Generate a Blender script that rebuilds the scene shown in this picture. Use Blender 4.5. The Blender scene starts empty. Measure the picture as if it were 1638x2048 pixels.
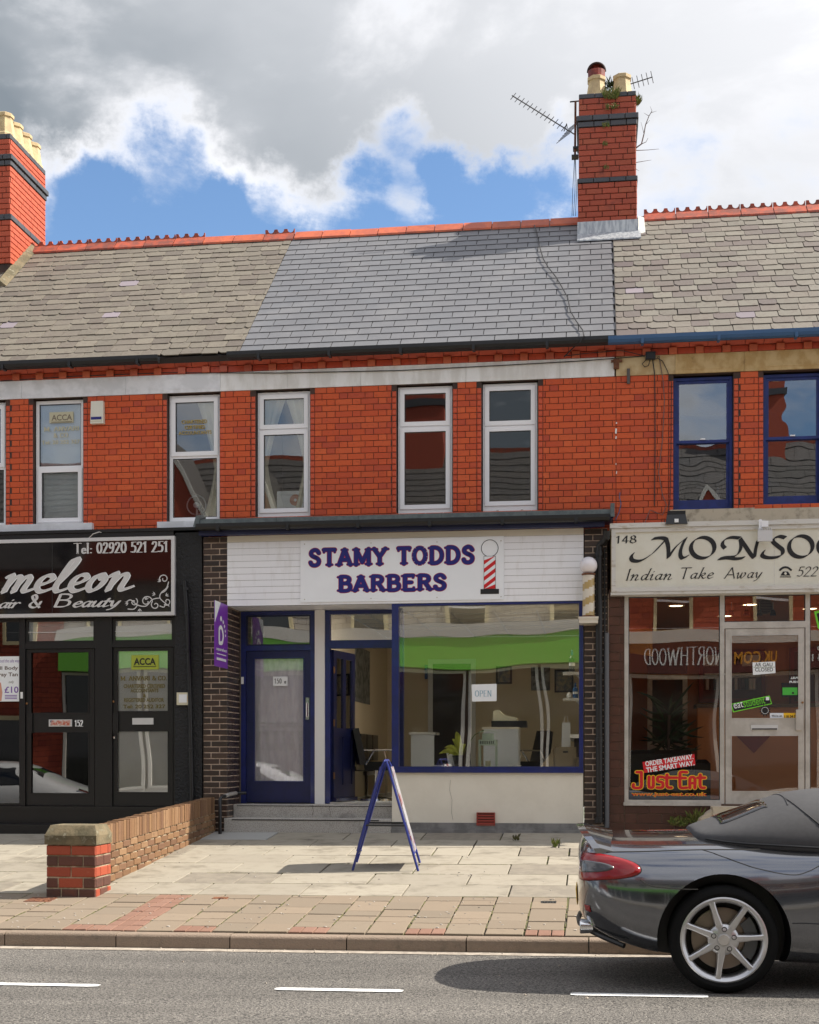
import bpy, bmesh, math, random
from math import sin, cos, tan, pi, radians, atan2, sqrt, floor
from mathutils import Vector, Matrix, Euler
from mathutils.bvhtree import BVHTree
random.seed(7)
R = random.random
def RU(a, b): return a + (b - a) * random.random()
scene = bpy.context.scene
COL = scene.collection

# ------------------------------------------------------------------ camera
F = 2680.0            # focal length in pixels of a 1638 x 2048 frame
TH = radians(7.78)    # camera turned left of the facade normal
HV = 1516.0           # row of the horizon (shift lens: verticals stay vertical)
CD, CZ = 17.03, 0.93  # distance to the upper facade (Y = 0), eye height
cam = bpy.data.cameras.new('camera'); camo = bpy.data.objects.new('camera', cam); COL.objects.link(camo)
cam.sensor_fit = 'VERTICAL'; cam.sensor_height = 36; cam.sensor_width = 36
cam.lens = F / 2048 * 36
cam.shift_y = (HV - 1024) / 2048
cam.clip_start = .1; cam.clip_end = 3000
camo.location = (0, -CD, CZ); camo.rotation_euler = (pi / 2, 0, TH)
scene.camera = camo

# ------------------------------------------------------------------ sun and sky
SUN = Vector((0.93, 0.19, 1.0)).normalized()
world = bpy.data.worlds.new('World'); scene.world = world; world.use_nodes = True
nt = world.node_tree; nt.nodes.clear()
def N(t, typ, **kw):
    n = t.nodes.new(typ)
    for k, v in kw.items():
        if k == 'inp':
            for kk, vv in v.items(): n.inputs[kk].default_value = vv
        else: setattr(n, k, v)
    return n
def lk(t, a, b): t.links.new(a, b)
def math_n(t, op, a, b=None, clamp=False):
    n = t.nodes.new('ShaderNodeMath'); n.operation = op; n.use_clamp = clamp
    for i, x in enumerate((a, b)):
        if x is None: continue
        if isinstance(x, (int, float)): n.inputs[i].default_value = x
        else: t.links.new(x, n.inputs[i])
    return n.outputs[0]
def maprange(t, v, a, b, c=0., d=1., smooth=True):
    n = t.nodes.new('ShaderNodeMapRange'); n.interpolation_type = 'SMOOTHSTEP' if smooth else 'LINEAR'
    t.links.new(v, n.inputs[0])
    for i, x in enumerate((a, b, c, d)): n.inputs[i + 1].default_value = x
    return n.outputs[0]
def mixc(t, f, a, b, mode='MIX'):
    n = t.nodes.new('ShaderNodeMix'); n.data_type = 'RGBA'; n.blend_type = mode
    if isinstance(f, (int, float)): n.inputs[0].default_value = f
    else: t.links.new(f, n.inputs[0])
    for i, x in ((6, a), (7, b)):
        if isinstance(x, tuple): n.inputs[i].default_value = (*x[:3], 1)
        else: t.links.new(x, n.inputs[i])
    return n.outputs[2]
def dirpx(u, v):
    t = (u - 819) / F
    return Vector((-sin(TH) + t * cos(TH), cos(TH) + t * sin(TH), (HV - v) / F)).normalized()
sky = N(nt, 'ShaderNodeTexSky', sky_type='NISHITA', sun_disc=False, sun_elevation=math.asin(SUN.z),
        sun_rotation=atan2(SUN.x, SUN.y), altitude=20, air_density=1.0, dust_density=.4, ozone_density=2.5)
geo = N(nt, 'ShaderNodeTexCoord')
mp = N(nt, 'ShaderNodeMapping'); mp.inputs['Scale'].default_value = (1, 1, 1.9); mp.inputs['Location'].default_value = (3.1, 1.7, .4)
lk(nt, geo.outputs['Generated'], mp.inputs[0])
n1 = N(nt, 'ShaderNodeTexNoise', inp={'Scale': 5.0, 'Detail': 9, 'Roughness': .58, 'Distortion': .25}); lk(nt, mp.outputs[0], n1.inputs['Vector'])
n2 = N(nt, 'ShaderNodeTexNoise', inp={'Scale': 2.2, 'Detail': 6, 'Roughness': .5}); lk(nt, mp.outputs[0], n2.inputs['Vector'])
nd = N(nt, 'ShaderNodeTexNoise', inp={'Scale': 9.0, 'Detail': 8, 'Roughness': .62}); lk(nt, geo.outputs['Generated'], nd.inputs['Vector'])
vm1 = N(nt, 'ShaderNodeVectorMath', operation='SUBTRACT'); lk(nt, nd.outputs['Color'], vm1.inputs[0]); vm1.inputs[1].default_value = (.5, .5, .5)
vm2 = N(nt, 'ShaderNodeVectorMath', operation='SCALE'); lk(nt, vm1.outputs[0], vm2.inputs[0]); vm2.inputs['Scale'].default_value = .12
vm3 = N(nt, 'ShaderNodeVectorMath', operation='ADD'); lk(nt, geo.outputs['Generated'], vm3.inputs[0]); lk(nt, vm2.outputs[0], vm3.inputs[1])
vm4 = N(nt, 'ShaderNodeVectorMath', operation='NORMALIZE'); lk(nt, vm3.outputs[0], vm4.inputs[0])
def lobe(u, v, deg):
    d = dirpx(u, v)
    n = N(nt, 'ShaderNodeVectorMath', operation='DOT_PRODUCT'); lk(nt, vm4.outputs[0], n.inputs[0]); n.inputs[1].default_value = d
    return maprange(nt, n.outputs['Value'], cos(radians(deg)), 1.0)
cov = math_n(nt, 'SUBTRACT', math_n(nt, 'MULTIPLY', n1.outputs[0], 1.7), .18)
for (u, v, deg, w) in ((130, 445, 3.6, .38), (320, 430, 4.0, .42), (500, 470, 3.2, .34), (690, 480, 2.6, .26), (860, 430, 4.0, .44), (1000, 420, 3.4, .34), (1100, 355, 3.2, .42), (1340, 350, 2.4, .14), (-500, 330, 7, .3)):
    cov = math_n(nt, 'SUBTRACT', cov, math_n(nt, 'MULTIPLY', lobe(u, v, deg), w))
for (u, v, deg, w) in ((980, 250, 3.2, .22), (300, 130, 9, .26), (760, 140, 9, .30), (1560, 100, 8, .12)):
    cov = math_n(nt, 'ADD', cov, math_n(nt, 'MULTIPLY', lobe(u, v, deg), w))
mask = maprange(nt, cov, .33, .72)
sd = N(nt, 'ShaderNodeVectorMath', operation='DOT_PRODUCT'); lk(nt, geo.outputs['Generated'], sd.inputs[0]); sd.inputs[1].default_value = SUN
sunny = maprange(nt, sd.outputs['Value'], -.1, .62)
thick = maprange(nt, math_n(nt, 'ADD', cov, math_n(nt, 'MULTIPLY', math_n(nt, 'SUBTRACT', n2.outputs[0], .5), 1.2)), .55, .98)           # thick cloud is greyer, thin edges are bright
grey = math_n(nt, 'MULTIPLY', thick, math_n(nt, 'SUBTRACT', 1.18, sunny), True)
grey = math_n(nt, 'MULTIPLY', grey, maprange(nt, n2.outputs[0], .30, .62, .35, 1.25), True)
cloud = mixc(nt, grey, (.50, .50, .515), (.118, .137, .157))
hs = N(nt, 'ShaderNodeHueSaturation', inp={'Saturation': 1.08, 'Value': .08}); lk(nt, sky.outputs[0], hs.inputs['Color'])
skyc = mixc(nt, mask, hs.outputs[0], cloud)
bg = N(nt, 'ShaderNodeBackground', inp={'Strength': 1.0}); lk(nt, skyc, bg.inputs[0])
out = N(nt, 'ShaderNodeOutputWorld'); lk(nt, bg.outputs[0], out.inputs[0])
sl = bpy.data.lights.new('sun', 'SUN'); sl.energy = 3.5; sl.angle = radians(.53); sl.color = (1, .93, .82)
so = bpy.data.objects.new('sun', sl); COL.objects.link(so); so.location = (10, 4, 20)
so.rotation_euler = (-SUN).to_track_quat('-Z', 'Y').to_euler()
vs = scene.view_settings; vs.view_transform = 'Standard'; vs.look = 'None'; vs.exposure = 1.2; vs.gamma = 1; vs.use_curve_mapping = False

# ------------------------------------------------------------------ photo measurements -> places
def PX(u, Y):
    t = (u - 819) / F; dx = -sin(TH) + t * cos(TH); dy = cos(TH) + t * sin(TH)
    return dx * (Y + CD) / dy
def PZ(u, v, Y):
    t = (u - 819) / F; dy = cos(TH) + t * sin(TH)
    return CZ + (HV - v) / F * (Y + CD) / dy
def P(u, v, Y): return Vector((PX(u, Y), Y, PZ(u, v, Y)))
YS = -.30                       # shopfront line
KY = -6.45                      # kerb face
GX = .006                       # the street climbs a little to the right
def pz(x, y): return .082 * (min(y, YS) - YS) + GX * (x + 2.3)
def rz(x, y):
    d = KY - y
    z = -.62 + .02 * min(d, 4.0) - (.02 * (d - 4.0) if d > 4.0 else 0)
    return z + GX * (x + 2.3)

# ------------------------------------------------------------------ materials
MAT = {}
def M(name, col=(.5, .5, .5), rough=.6, metal=0., col2=None, scale=8., vs=(1, 1, 1), lo=.38, hi=.62, detail=5, bump=0., bscale=60., bdist=.01,
      palette=None, rnd=0., coat=0., spec=.5, col3=None, s3=2., lo3=.55, hi3=.7, trans=0.):
    m = bpy.data.materials.new(name); m.use_nodes = True; t = m.node_tree; b = t.nodes['Principled BSDF']
    b.inputs['Roughness'].default_value = rough; b.inputs['Metallic'].default_value = metal
    b.inputs['Specular IOR Level'].default_value = spec; b.inputs['Coat Weight'].default_value = coat; b.inputs['Coat Roughness'].default_value = .03
    g = N(t, 'ShaderNodeNewGeometry'); c = None
    if palette or rnd:
        oi = N(t, 'ShaderNodeObjectInfo')
        r = math_n(t, 'FRACT', math_n(t, 'ADD', oi.outputs['Random'], g.outputs['Random Per Island']))
    if palette:
        cr = N(t, 'ShaderNodeValToRGB'); e = cr.color_ramp.elements
        while len(e) < len(palette): e.new(.5)
        for i, p in enumerate(palette): e[i].position = i / max(1, len(palette) - 1); e[i].color = (*p, 1)
        lk(t, r, cr.inputs[0]); c = cr.outputs[0]
    def noise(sc, det, vs=(1, 1, 1)):
        mpn = N(t, 'ShaderNodeMapping'); mpn.inputs['Scale'].default_value = vs; lk(t, g.outputs['Position'], mpn.inputs[0])
        n = N(t, 'ShaderNodeTexNoise', inp={'Scale': sc, 'Detail': det, 'Roughness': .6}); lk(t, mpn.outputs[0], n.inputs['Vector']); return n.outputs[0]
    if col2:
        f = maprange(t, noise(scale, detail, vs), lo, hi)
        c = mixc(t, f, c if c is not None else col, col2) if not palette else mixc(t, math_n(t, 'MULTIPLY', f, .6), c, col2)
    if col3:
        f = maprange(t, noise(s3, 6), lo3, hi3); c = mixc(t, f, c if c is not None else col, col3)
    if rnd and not palette:
        h = N(t, 'ShaderNodeHueSaturation'); lk(t, maprange(t, r, 0, 1, 1 - rnd, 1 + rnd, False), h.inputs['Value'])
        if c is not None: lk(t, c, h.inputs['Color'])
        else: h.inputs['Color'].default_value = (*col, 1)
        c = h.outputs[0]
    if c is None: b.inputs['Base Color'].default_value = (*col, 1)
    else: lk(t, c, b.inputs['Base Color'])
    if bump:
        bn = N(t, 'ShaderNodeBump', inp={'Strength': bump, 'Distance': bdist}); lk(t, noise(bscale, 6), bn.inputs['Height']); lk(t, bn.outputs[0], b.inputs['Normal'])
    if trans: b.inputs['Transmission Weight'].default_value = trans
    MAT[name] = m; return m
def glass(name, k=2.0, tint=(.92, .95, .93), wav=0.0, wscale=1.5, rough=0.):
    m = bpy.data.materials.new(name); m.use_nodes = True; t = m.node_tree; t.nodes.clear()
    g = N(t, 'ShaderNodeNewGeometry')
    fr = N(t, 'ShaderNodeFresnel', inp={'IOR': 1.5}); tr = N(t, 'ShaderNodeBsdfTransparent'); tr.inputs[0].default_value = (*tint, 1)
    gl = N(t, 'ShaderNodeBsdfGlossy', inp={'Roughness': rough}); gl.inputs['Color'].default_value = (1, 1, 1, 1)
    if wav:
        n = N(t, 'ShaderNodeTexNoise', inp={'Scale': wscale, 'Detail': 1}); lk(t, g.outputs['Position'], n.inputs['Vector'])
        bn = N(t, 'ShaderNodeBump', inp={'Strength': 1, 'Distance': wav}); lk(t, n.outputs[0], bn.inputs['Height']); lk(t, bn.outputs[0], gl.inputs['Normal'])
    mx = N(t, 'ShaderNodeMixShader'); lk(t, math_n(t, 'MULTIPLY', fr.outputs[0], k, True), mx.inputs[0])
    lk(t, tr.outputs[0], mx.inputs[1]); lk(t, gl.outputs[0], mx.inputs[2])
    o = N(t, 'ShaderNodeOutputMaterial'); lk(t, mx.outputs[0], o.inputs[0]); MAT[name] = m; return m

BR = [(.56, .084, .024), (.60, .098, .026), (.63, .105, .027), (.59, .092, .025), (.53, .078, .025), (.62, .112, .031), (.46, .068, .030), (.60, .10, .028), (.65, .12, .034), (.57, .085, .024)]
M('red_brick', palette=BR, col2=(.30, .05, .026), scale=26, lo=.52, hi=.75, rough=.55, bump=.25, bscale=140, bdist=.004, spec=.35, col3=(.46, .072, .028), s3=1.3, lo3=.52, hi3=.8)
M('jamb_brick', palette=[(.57, .082, .027), (.61, .092, .03), (.54, .075, .024)], rough=.45, col2=(.34, .05, .02), scale=20, lo=.55, hi=.8)
M('cornice_brick', palette=[(.50, .066, .027), (.55, .078, .03), (.44, .058, .027)], rough=.5, col2=(.2, .04, .025), scale=14, lo=.5, hi=.75)
M('dentil', palette=[(.50, .10, .04), (.56, .125, .05), (.42, .085, .045)], rough=.5)
M('mortar_dark', (.085, .045, .034), .9, col2=(.05, .034, .03), scale=6)
M('chimney_brick', palette=[(.33, .060, .03), (.38, .070, .034), (.41, .076, .036), (.35, .064, .03), (.37, .085, .04), (.39, .07, .032)], rough=.7, col2=(.12, .03, .022), scale=5, lo=.54, hi=.78, bump=.3, bscale=90)
M('left_chimney_brick', palette=[(.44, .075, .034), (.50, .09, .038), (.46, .08, .034)], rough=.7, bump=.3, bscale=90)
M('blue_brick', palette=[(.045, .048, .058), (.065, .068, .08), (.055, .055, .062)], rough=.45, col2=(.09, .085, .07), scale=9, lo=.55, hi=.75)
M('dark_brick', palette=[(.030, .019, .015), (.045, .027, .021), (.020, .014, .013), (.055, .032, .024), (.026, .017, .014), (.07, .042, .03), (.03, .02, .017)], rough=.35, bump=.3, bscale=70, bdist=.006, col2=(.075, .05, .038), scale=12, lo=.58, hi=.8)
M('dark_brick_mortar', (.60, .47, .37), .9, col2=(.38, .29, .23), scale=12)
M('brown_tile', palette=[(.085, .034, .022), (.105, .042, .028), (.075, .03, .021)], rough=.3, col2=(.06, .028, .02), scale=7)
M('tile_mortar', (.26, .20, .15), .9)
M('wall_brick', palette=[(.18, .09, .042), (.25, .14, .065), (.14, .07, .036), (.21, .11, .05), (.28, .165, .085), (.16, .08, .043)], rough=.8, col2=(.13, .07, .04), scale=15, lo=.5, hi=.75, bump=.5, bscale=60)
M('wall_mortar', (.46, .38, .27), .95, col2=(.2, .16, .1), scale=10)
M('pillar_red', palette=[(.33, .062, .028), (.37, .07, .03), (.29, .055, .028)], rough=.7, col2=(.52, .30, .22), scale=9, lo=.62, hi=.8, bump=.5, bscale=50)
M('pillar_dark', palette=[(.085, .036, .026), (.12, .045, .03), (.065, .032, .025)], rough=.7, col2=(.22, .06, .03), scale=7, lo=.52, hi=.75, bump=.5, bscale=50)
M('coping', (.19, .15, .088), .9, col2=(.10, .085, .048), scale=7, bump=.6, bscale=30, bdist=.012, col3=(.24, .215, .15), s3=14, lo3=.55, hi3=.7)
M('old_slate', palette=[(.165, .145, .115), (.185, .162, .128), (.142, .125, .10), (.20, .175, .138), (.158, .138, .11), (.122, .102, .085), (.175, .152, .122), (.148, .125, .102), (.19, .168, .133)], rough=.75,
  col2=(.09, .066, .053), scale=14, lo=.46, hi=.8, bump=.4, bscale=40, bdist=.006)
M('right_slate', palette=[(.17, .152, .127), (.188, .166, .138), (.15, .135, .112), (.197, .18, .148), (.13, .104, .096), (.175, .154, .126), (.108, .084, .082), (.162, .148, .122), (.192, .175, .147)], rough=.75,
  col2=(.105, .077, .064), scale=12, lo=.46, hi=.8, bump=.4, bscale=40, bdist=.006)
M('new_slate', palette=[(.145, .147, .158), (.158, .158, .168), (.136, .14, .152), (.15, .15, .158)], rough=.5, col2=(.125, .125, .135), scale=3, bump=.12, bscale=50, col3=(.185, .183, .19), s3=1.1, lo3=.50, hi3=.75)
M('patch_slate', (.20, .17, .19), .7, rnd=.35)
M('lead_slate', (.42, .40, .36), .6, col2=(.62, .60, .55), scale=18)
M('roof_under', (.035, .03, .028), .9)
M('ridge_new', (.52, .115, .045), .6, col2=(.40, .09, .045), scale=6, rnd=.12)
M('ridge_old', (.40, .075, .035), .7, col2=(.22, .06, .04), scale=9, rnd=.15)
M('ridge_mortar', (.26, .25, .23), .9)
M('lead', (.32, .34, .37), .45, metal=.35, col2=(.52, .54, .55), scale=9, vs=(3, 3, .5), bump=.25, bscale=9, bdist=.03)
M('flash_white', (.72, .72, .68), .5, bump=.4, bscale=12, bdist=.03)
M('band_white', (.87, .87, .86), .6, col2=(.72, .71, .68), scale=3, vs=(2, 2, .6), bump=.1, bscale=30, col3=(.66, .56, .42), s3=4, lo3=.70, hi3=.84)
M('band_left', (.82, .83, .86), .6, col2=(.67, .68, .70), scale=4, bump=.1, bscale=30)
M('band_cream', (.60, .47, .27), .8, col2=(.48, .33, .16), scale=5, bump=.15, bscale=40)
M('band_gold', (.46, .30, .12), .85, col2=(.58, .42, .21), scale=7, vs=(1, 1, .7), bump=.2, bscale=50, col3=(.22, .13, .06), s3=5, lo3=.6, hi3=.8)
M('sill_stone', (.50, .43, .32), .85, col2=(.22, .18, .13), scale=9, lo=.5, hi=.8, bump=.2)
M('upvc', (.86, .86, .88), .35)
M('upvc_grey', (.62, .60, .56), .45, col2=(.48, .45, .4), scale=10)
M('gasket', (.03, .03, .03), .6)
M('black_pipe', (.010, .010, .011), .4)
M('grey_pipe', (.10, .105, .115), .45)
M('blue_gutter', (.035, .10, .22), .4)
M('blue_paint', (.008, .017, .135), .38, col2=(.007, .014, .10), scale=8, coat=.2)
M('navy_door', (.008, .012, .062), .35, col2=(.006, .009, .045), scale=6, coat=.25)
M('blue_door', (.006, .011, .075), .4, col2=(.005, .010, .06), scale=6)
M('lead_canopy', (.105, .125, .12), .6, col2=(.07, .085, .085), scale=12, bump=.15, bscale=10, bdist=.02)
M('dark_navy', (.008, .011, .05), .45)
M('sash_blue', (.012, .03, .19), .45, col2=(.01, .024, .14), scale=9)
M('weatherboard', (.86, .86, .88), .4, col2=(.78, .77, .77), scale=5, vs=(2.5, 2.5, .5), lo=.5, hi=.75)
M('white_wood', (.74, .73, .71), .5)
M('sign_white', (.88, .90, .93), .25, col2=(.85, .87, .90), scale=2, coat=.3)
M('letter_blue', (.010, .010, .17), .4)
M('letter_red', (.45, .012, .05), .4)
M('ink_black', (.012, .012, .014), .4)
M('pole_red', (.60, .01, .015), .4)
M('cream_wall', (.76, .71, .60), .7, col2=(.72, .67, .56), scale=2.5, bump=.12, bscale=30)
M('plinth', (.24, .235, .225), .9, col2=(.16, .155, .15), scale=6, bump=.6, bscale=60, bdist=.01)
M('terrazzo', (.44, .42, .385), .75, col2=(.28, .26, .235), scale=90, lo=.45, hi=.6, bump=.2, bscale=120, col3=(.20, .19, .175), s3=3, lo3=.55, hi3=.75)
M('airbrick', (.30, .045, .03), .6)
M('crack', (.03, .028, .025), .9)
M('black_paint', (.007, .007, .0075), .38, bump=.15, bscale=25)
M('black_render', (.007, .007, .0075), .55, bump=1.0, bscale=28, bdist=.03)
M('black_sign', (.005, .004, .0045), .06, coat=.6)
M('silver_frame', (.66, .66, .66), .35, metal=.3)
M('silver_letter', (.62, .61, .60), .35)
M('letter_edge', (.86, .87, .88), .3)
M('alu', (.56, .53, .49), .42, metal=.35, col2=(.46, .43, .39), scale=5)
M('monsoon_board', (.70, .68, .59), .4, col2=(.66, .63, .53), scale=3)
M('monsoon_frame', (.62, .60, .56), .45, col2=(.42, .36, .28), scale=6, vs=(1, 1, 3), lo=.52, hi=.75)
M('white_plain', (.78, .78, .77), .5)
M('paper', (.80, .82, .83), .6)
M('paper_teal', (.10, .30, .42), .6)
M('purple', (.20, .035, .42), .35)
M('gold_letter', (.42, .30, .07), .5)
M('pale_gold', (.55, .52, .36), .5)
M('olive', (.36, .42, .04), .5)
M('lime', (.16, .62, .03), .5)
M('je_red', (.62, .012, .02), .4)
M('je_yellow', (.85, .50, .02), .4)
M('crimson', (.55, .012, .05), .4)
M('magenta_skin', (.62, .30, .20), .6)
M('violet_ink', (.22, .12, .38), .6)
M('globe', (.78, .74, .76), .25, coat=.5)
M('pole_cream', (.66, .60, .50), .35, coat=.4)
M('pole_tan', (.44, .31, .12), .35, coat=.4)
M('chrome', (.75, .75, .76), .12, metal=1)
M('brass', (.35, .18, .08), .4, metal=.7)
M('pot_buff', (.62, .48, .26), .75, col2=(.48, .36, .2), scale=9, bump=.15, bscale=40)
M('terracotta', (.30, .05, .03), .6, col2=(.16, .03, .022), scale=8)
M('flue_dark', (.035, .012, .01), .8)
M('aerial', (.10, .10, .105), .4, metal=.5)
M('rust', (.10, .035, .018), .8, col2=(.20, .08, .035), scale=20)
M('cable', (.02, .02, .02), .6)
M('cable_pale', (.55, .53, .5), .6)
M('cable_brown', (.14, .10, .09), .6)
M('twig', (.12, .09, .08), .8)
M('weed', (.10, .15, .025), .7, rnd=.4, col2=(.16, .15, .04), scale=20)
M('moss', (.12, .115, .035), .95, col2=(.06, .06, .03), scale=20)
M('leaf_lime', (.42, .46, .05), .5, rnd=.2)
M('leaf_dark', (.02, .045, .015), .5, rnd=.3)
M('stem', (.10, .16, .03), .6)
M('asphalt', (.185, .172, .155), .9, col2=(.048, .044, .041), scale=62, lo=.44, hi=.60, detail=3, bump=1.0, bscale=75, bdist=.02, col3=(.36, .33, .29), s3=80, lo3=.56, hi3=.64)
M('channel', (.40, .35, .29), .9, col2=(.27, .23, .19), scale=12, bump=.3, bscale=80)
M('road_paint', (.72, .72, .71), .75, col2=(.40, .39, .37), scale=45, lo=.52, hi=.74, bump=.4, bscale=60)
M('kerb', palette=[(.235, .18, .135), (.27, .205, .155), (.21, .165, .125)], rough=.9, col2=(.14, .115, .09), scale=14, lo=.5, hi=.78, bump=.7, bscale=70, bdist=.012)
M('pale_slab', palette=[(.31, .278, .222), (.335, .30, .24), (.28, .25, .20), (.322, .29, .232), (.295, .265, .212)], rough=.9, col2=(.20, .172, .128), scale=7, lo=.46, hi=.80, bump=.35, bscale=90, bdist=.006, col3=(.15, .13, .098), s3=2.8, lo3=.50, hi3=.78)
M('brown_slab', palette=[(.225, .175, .125), (.25, .195, .14), (.205, .162, .117), (.23, .183, .133), (.19, .153, .112)], rough=.9, col2=(.19, .15, .11), scale=9, lo=.5, hi=.8, bump=.35, bscale=90, bdist=.006)
M('new_slab', (.36, .36, .345), .9, bump=.2, bscale=90)
M('grey_slab', (.245, .215, .17), .9, col2=(.20, .175, .14), scale=8, bump=.3, bscale=90)
M('red_paver', palette=[(.235, .13, .09), (.215, .115, .08), (.25, .14, .10)], rough=.9, bump=.4, bscale=80)
M('gum', (.42, .39, .35), .8, rnd=.5)
M('joint_earth', (.035, .030, .023), .95, col2=(.075, .088, .014), scale=3.5, lo=.46, hi=.62, bump=.5, bscale=80)
M('ground_far', (.14, .14, .12), .95, col2=(.08, .09, .05), scale=.2)
M('beige_wall', (.66, .55, .38), .8)
M('ceiling_cream', (.74, .68, .56), .8)
M('orange_wall', (.58, .25, .10), .7)
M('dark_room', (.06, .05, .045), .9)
M('mid_room', (.22, .18, .14), .9)
M('wood_floor', (.10, .06, .035), .6)
M('black_vinyl', (.008, .008, .009), .28)
M('maroon', (.10, .012, .014), .5)
M('deep_red', (.22, .012, .016), .5)
M('cabinet_white', (.72, .75, .80), .5)
M('cream_plastic', (.62, .58, .42), .5)
M('mint', (.50, .60, .50), .45)
M('kraft', (.36, .29, .19), .8)
M('frame_black', (.015, .013, .012), .4)
M('picture_pale', (.40, .34, .24), .6, col2=(.16, .17, .2), scale=14)
M('picture_dark', (.05, .055, .05), .5, col2=(.22, .22, .2), scale=9)
M('bottle_blue', (.02, .10, .28), .2)
M('curtain', (.85, .78, .60), .8, trans=.0)
M('lace', (.80, .77, .81), .9, col2=(.90, .88, .90), scale=22, vs=(1, 1, .25))
M('film_white', (.80, .78, .77), .4, col2=(.74, .72, .71), scale=2)
M('sky_reflection_tone', (.66, .70, .73), .3, col2=(.50, .54, .57), scale=1.6)  # reflected sky put into a plain grey-blue colour
M('amber', (.70, .30, .02), .5)
M('slate_far', (.10, .095, .09), .7, palette=[(.085, .08, .075), (.11, .10, .095), (.095, .09, .09)])
M('far_brick', palette=[(.34, .06, .03), (.40, .075, .036), (.30, .05, .03)], rough=.7)
M('far_grey', palette=[(.42, .38, .33), (.46, .42, .37), (.40, .36, .31)], rough=.7)
M('far_cream', (.60, .52, .32), .7)
M('green_fascia', (.20, .60, .07), .35)
M('far_white', (.62, .60, .56), .6)
M('northwood', (.09, .022, .02), .4)
M('car_grey', (.15, .157, .175), .15, metal=.9, coat=1.0)
M('car_trim', (.012, .012, .013), .45)
M('softtop', (.05, .05, .054), .85, bump=.1, bscale=4, bdist=.015, col2=(.056, .056, .06), scale=30)
M('car_white', (.72, .73, .74), .3, coat=1.0)
M('tail_red', (.24, .002, .004), .15, coat=.4)
M('tail_dark', (.05, .045, .05), .15, coat=1.0)
M('tyre', (.006, .006, .006), .85, spec=.2)
M('rim', (.56, .56, .57), .3, metal=.85)
M('rim_dark', (.05, .05, .05), .5)
M('disc', (.26, .21, .17), .4, metal=.8)
M('caliper', (.10, .105, .11), .4, metal=.4)
M('print_mix', (.6, .56, .5), .4, col2=(.5, .1, .05), scale=22, col3=(.08, .08, .14), s3=14, lo3=.55, hi3=.6)
M('gold_dark', (.16, .13, .035), .5)
M('lime_dark', (.06, .42, .05), .5)
M('cream_white', (.72, .70, .60), .5)
M('rust_grey', (.10, .09, .085), .7)
M('board_blue', (.02, .032, .20), .35)
M('poster_mix', (.62, .62, .66), .3, col2=(.45, .10, .12), scale=5, lo=.55, hi=.62, coat=.5)
M('darkglass', (.01, .011, .012), .05, coat=1)
glass('glass_shop', 3.6, (.96, .97, .96), wav=.006, wscale=.7)
glass('glass_up', 2.3, (.92, .94, .94), wav=.0016, wscale=1.2)
glass('glass_old', 4.6, (.55, .60, .64), wav=.002, wscale=2.0)
glass('glass_dark', 2.6, (.42, .40, .38), wav=.003, wscale=.8)
glass('glass_monsoon', 3.0, (.98, .95, .90), wav=.004, wscale=.8)
m = bpy.data.materials.new('added_panel_glow'); m.use_nodes = True; b_ = m.node_tree.nodes['Principled BSDF']; b_.inputs['Emission Color'].default_value = (1, .93, .80, 1); b_.inputs['Emission Strength'].default_value = 6; MAT['added_panel_glow'] = m  # emission of the added barber ceiling panels
m = bpy.data.materials.new('lit_spot'); m.use_nodes = True; b_ = m.node_tree.nodes['Principled BSDF']; b_.inputs['Emission Color'].default_value = (1, .78, .5, 1); b_.inputs['Emission Strength'].default_value = 4; MAT['lit_spot'] = m
glass('glass_door', 1.8, (.97, .97, .98), wav=.002, wscale=.8)
m = MAT['asphalt']; t = m.node_tree; b_ = t.nodes['Principled BSDF']; src = b_.inputs['Base Color'].links[0].from_socket
g = N(t, 'ShaderNodeNewGeometry'); n_ = N(t, 'ShaderNodeTexNoise', inp={'Scale': 1.0, 'Detail': 5}); mpp = N(t, 'ShaderNodeMapping'); mpp.inputs['Scale'].default_value = (.3, 1.3, 1); lk(t, g.outputs['Position'], mpp.inputs[0]); lk(t, mpp.outputs[0], n_.inputs['Vector']); n2_ = N(t, 'ShaderNodeTexNoise', inp={'Scale': 5.5, 'Detail': 4}); lk(t, g.outputs['Position'], n2_.inputs['Vector'])
k_ = math_n(t, 'MULTIPLY', maprange(t, n_.outputs[0], .3, .7, .78, 1.16), maprange(t, n2_.outputs[0], .62, .78, 1.0, .72)); hs_ = N(t, 'ShaderNodeHueSaturation'); lk(t, k_, hs_.inputs['Value']); lk(t, src, hs_.inputs['Color']); lk(t, hs_.outputs[0], b_.inputs['Base Color'])
# tiled barber floor: white squares with small dark diamonds
m = bpy.data.materials.new('tile_floor'); m.use_nodes = True; t = m.node_tree; MAT['tile_floor'] = m
g = N(t, 'ShaderNodeNewGeometry'); sp = N(t, 'ShaderNodeSeparateXYZ'); lk(t, g.outputs['Position'], sp.inputs[0])
def fr_(o): return math_n(t, 'ABSOLUTE', math_n(t, 'SUBTRACT', math_n(t, 'FRACT', math_n(t, 'MULTIPLY', o, 3.4)), .5))
dd = math_n(t, 'LESS_THAN', math_n(t, 'ADD', fr_(sp.outputs[0]), fr_(sp.outputs[1])), .2)
lk(t, mixc(t, dd, (.62, .62, .6), (.03, .03, .03)), t.nodes['Principled BSDF'].inputs['Base Color']); t.nodes['Principled BSDF'].inputs['Roughness'].default_value = .3

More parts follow.
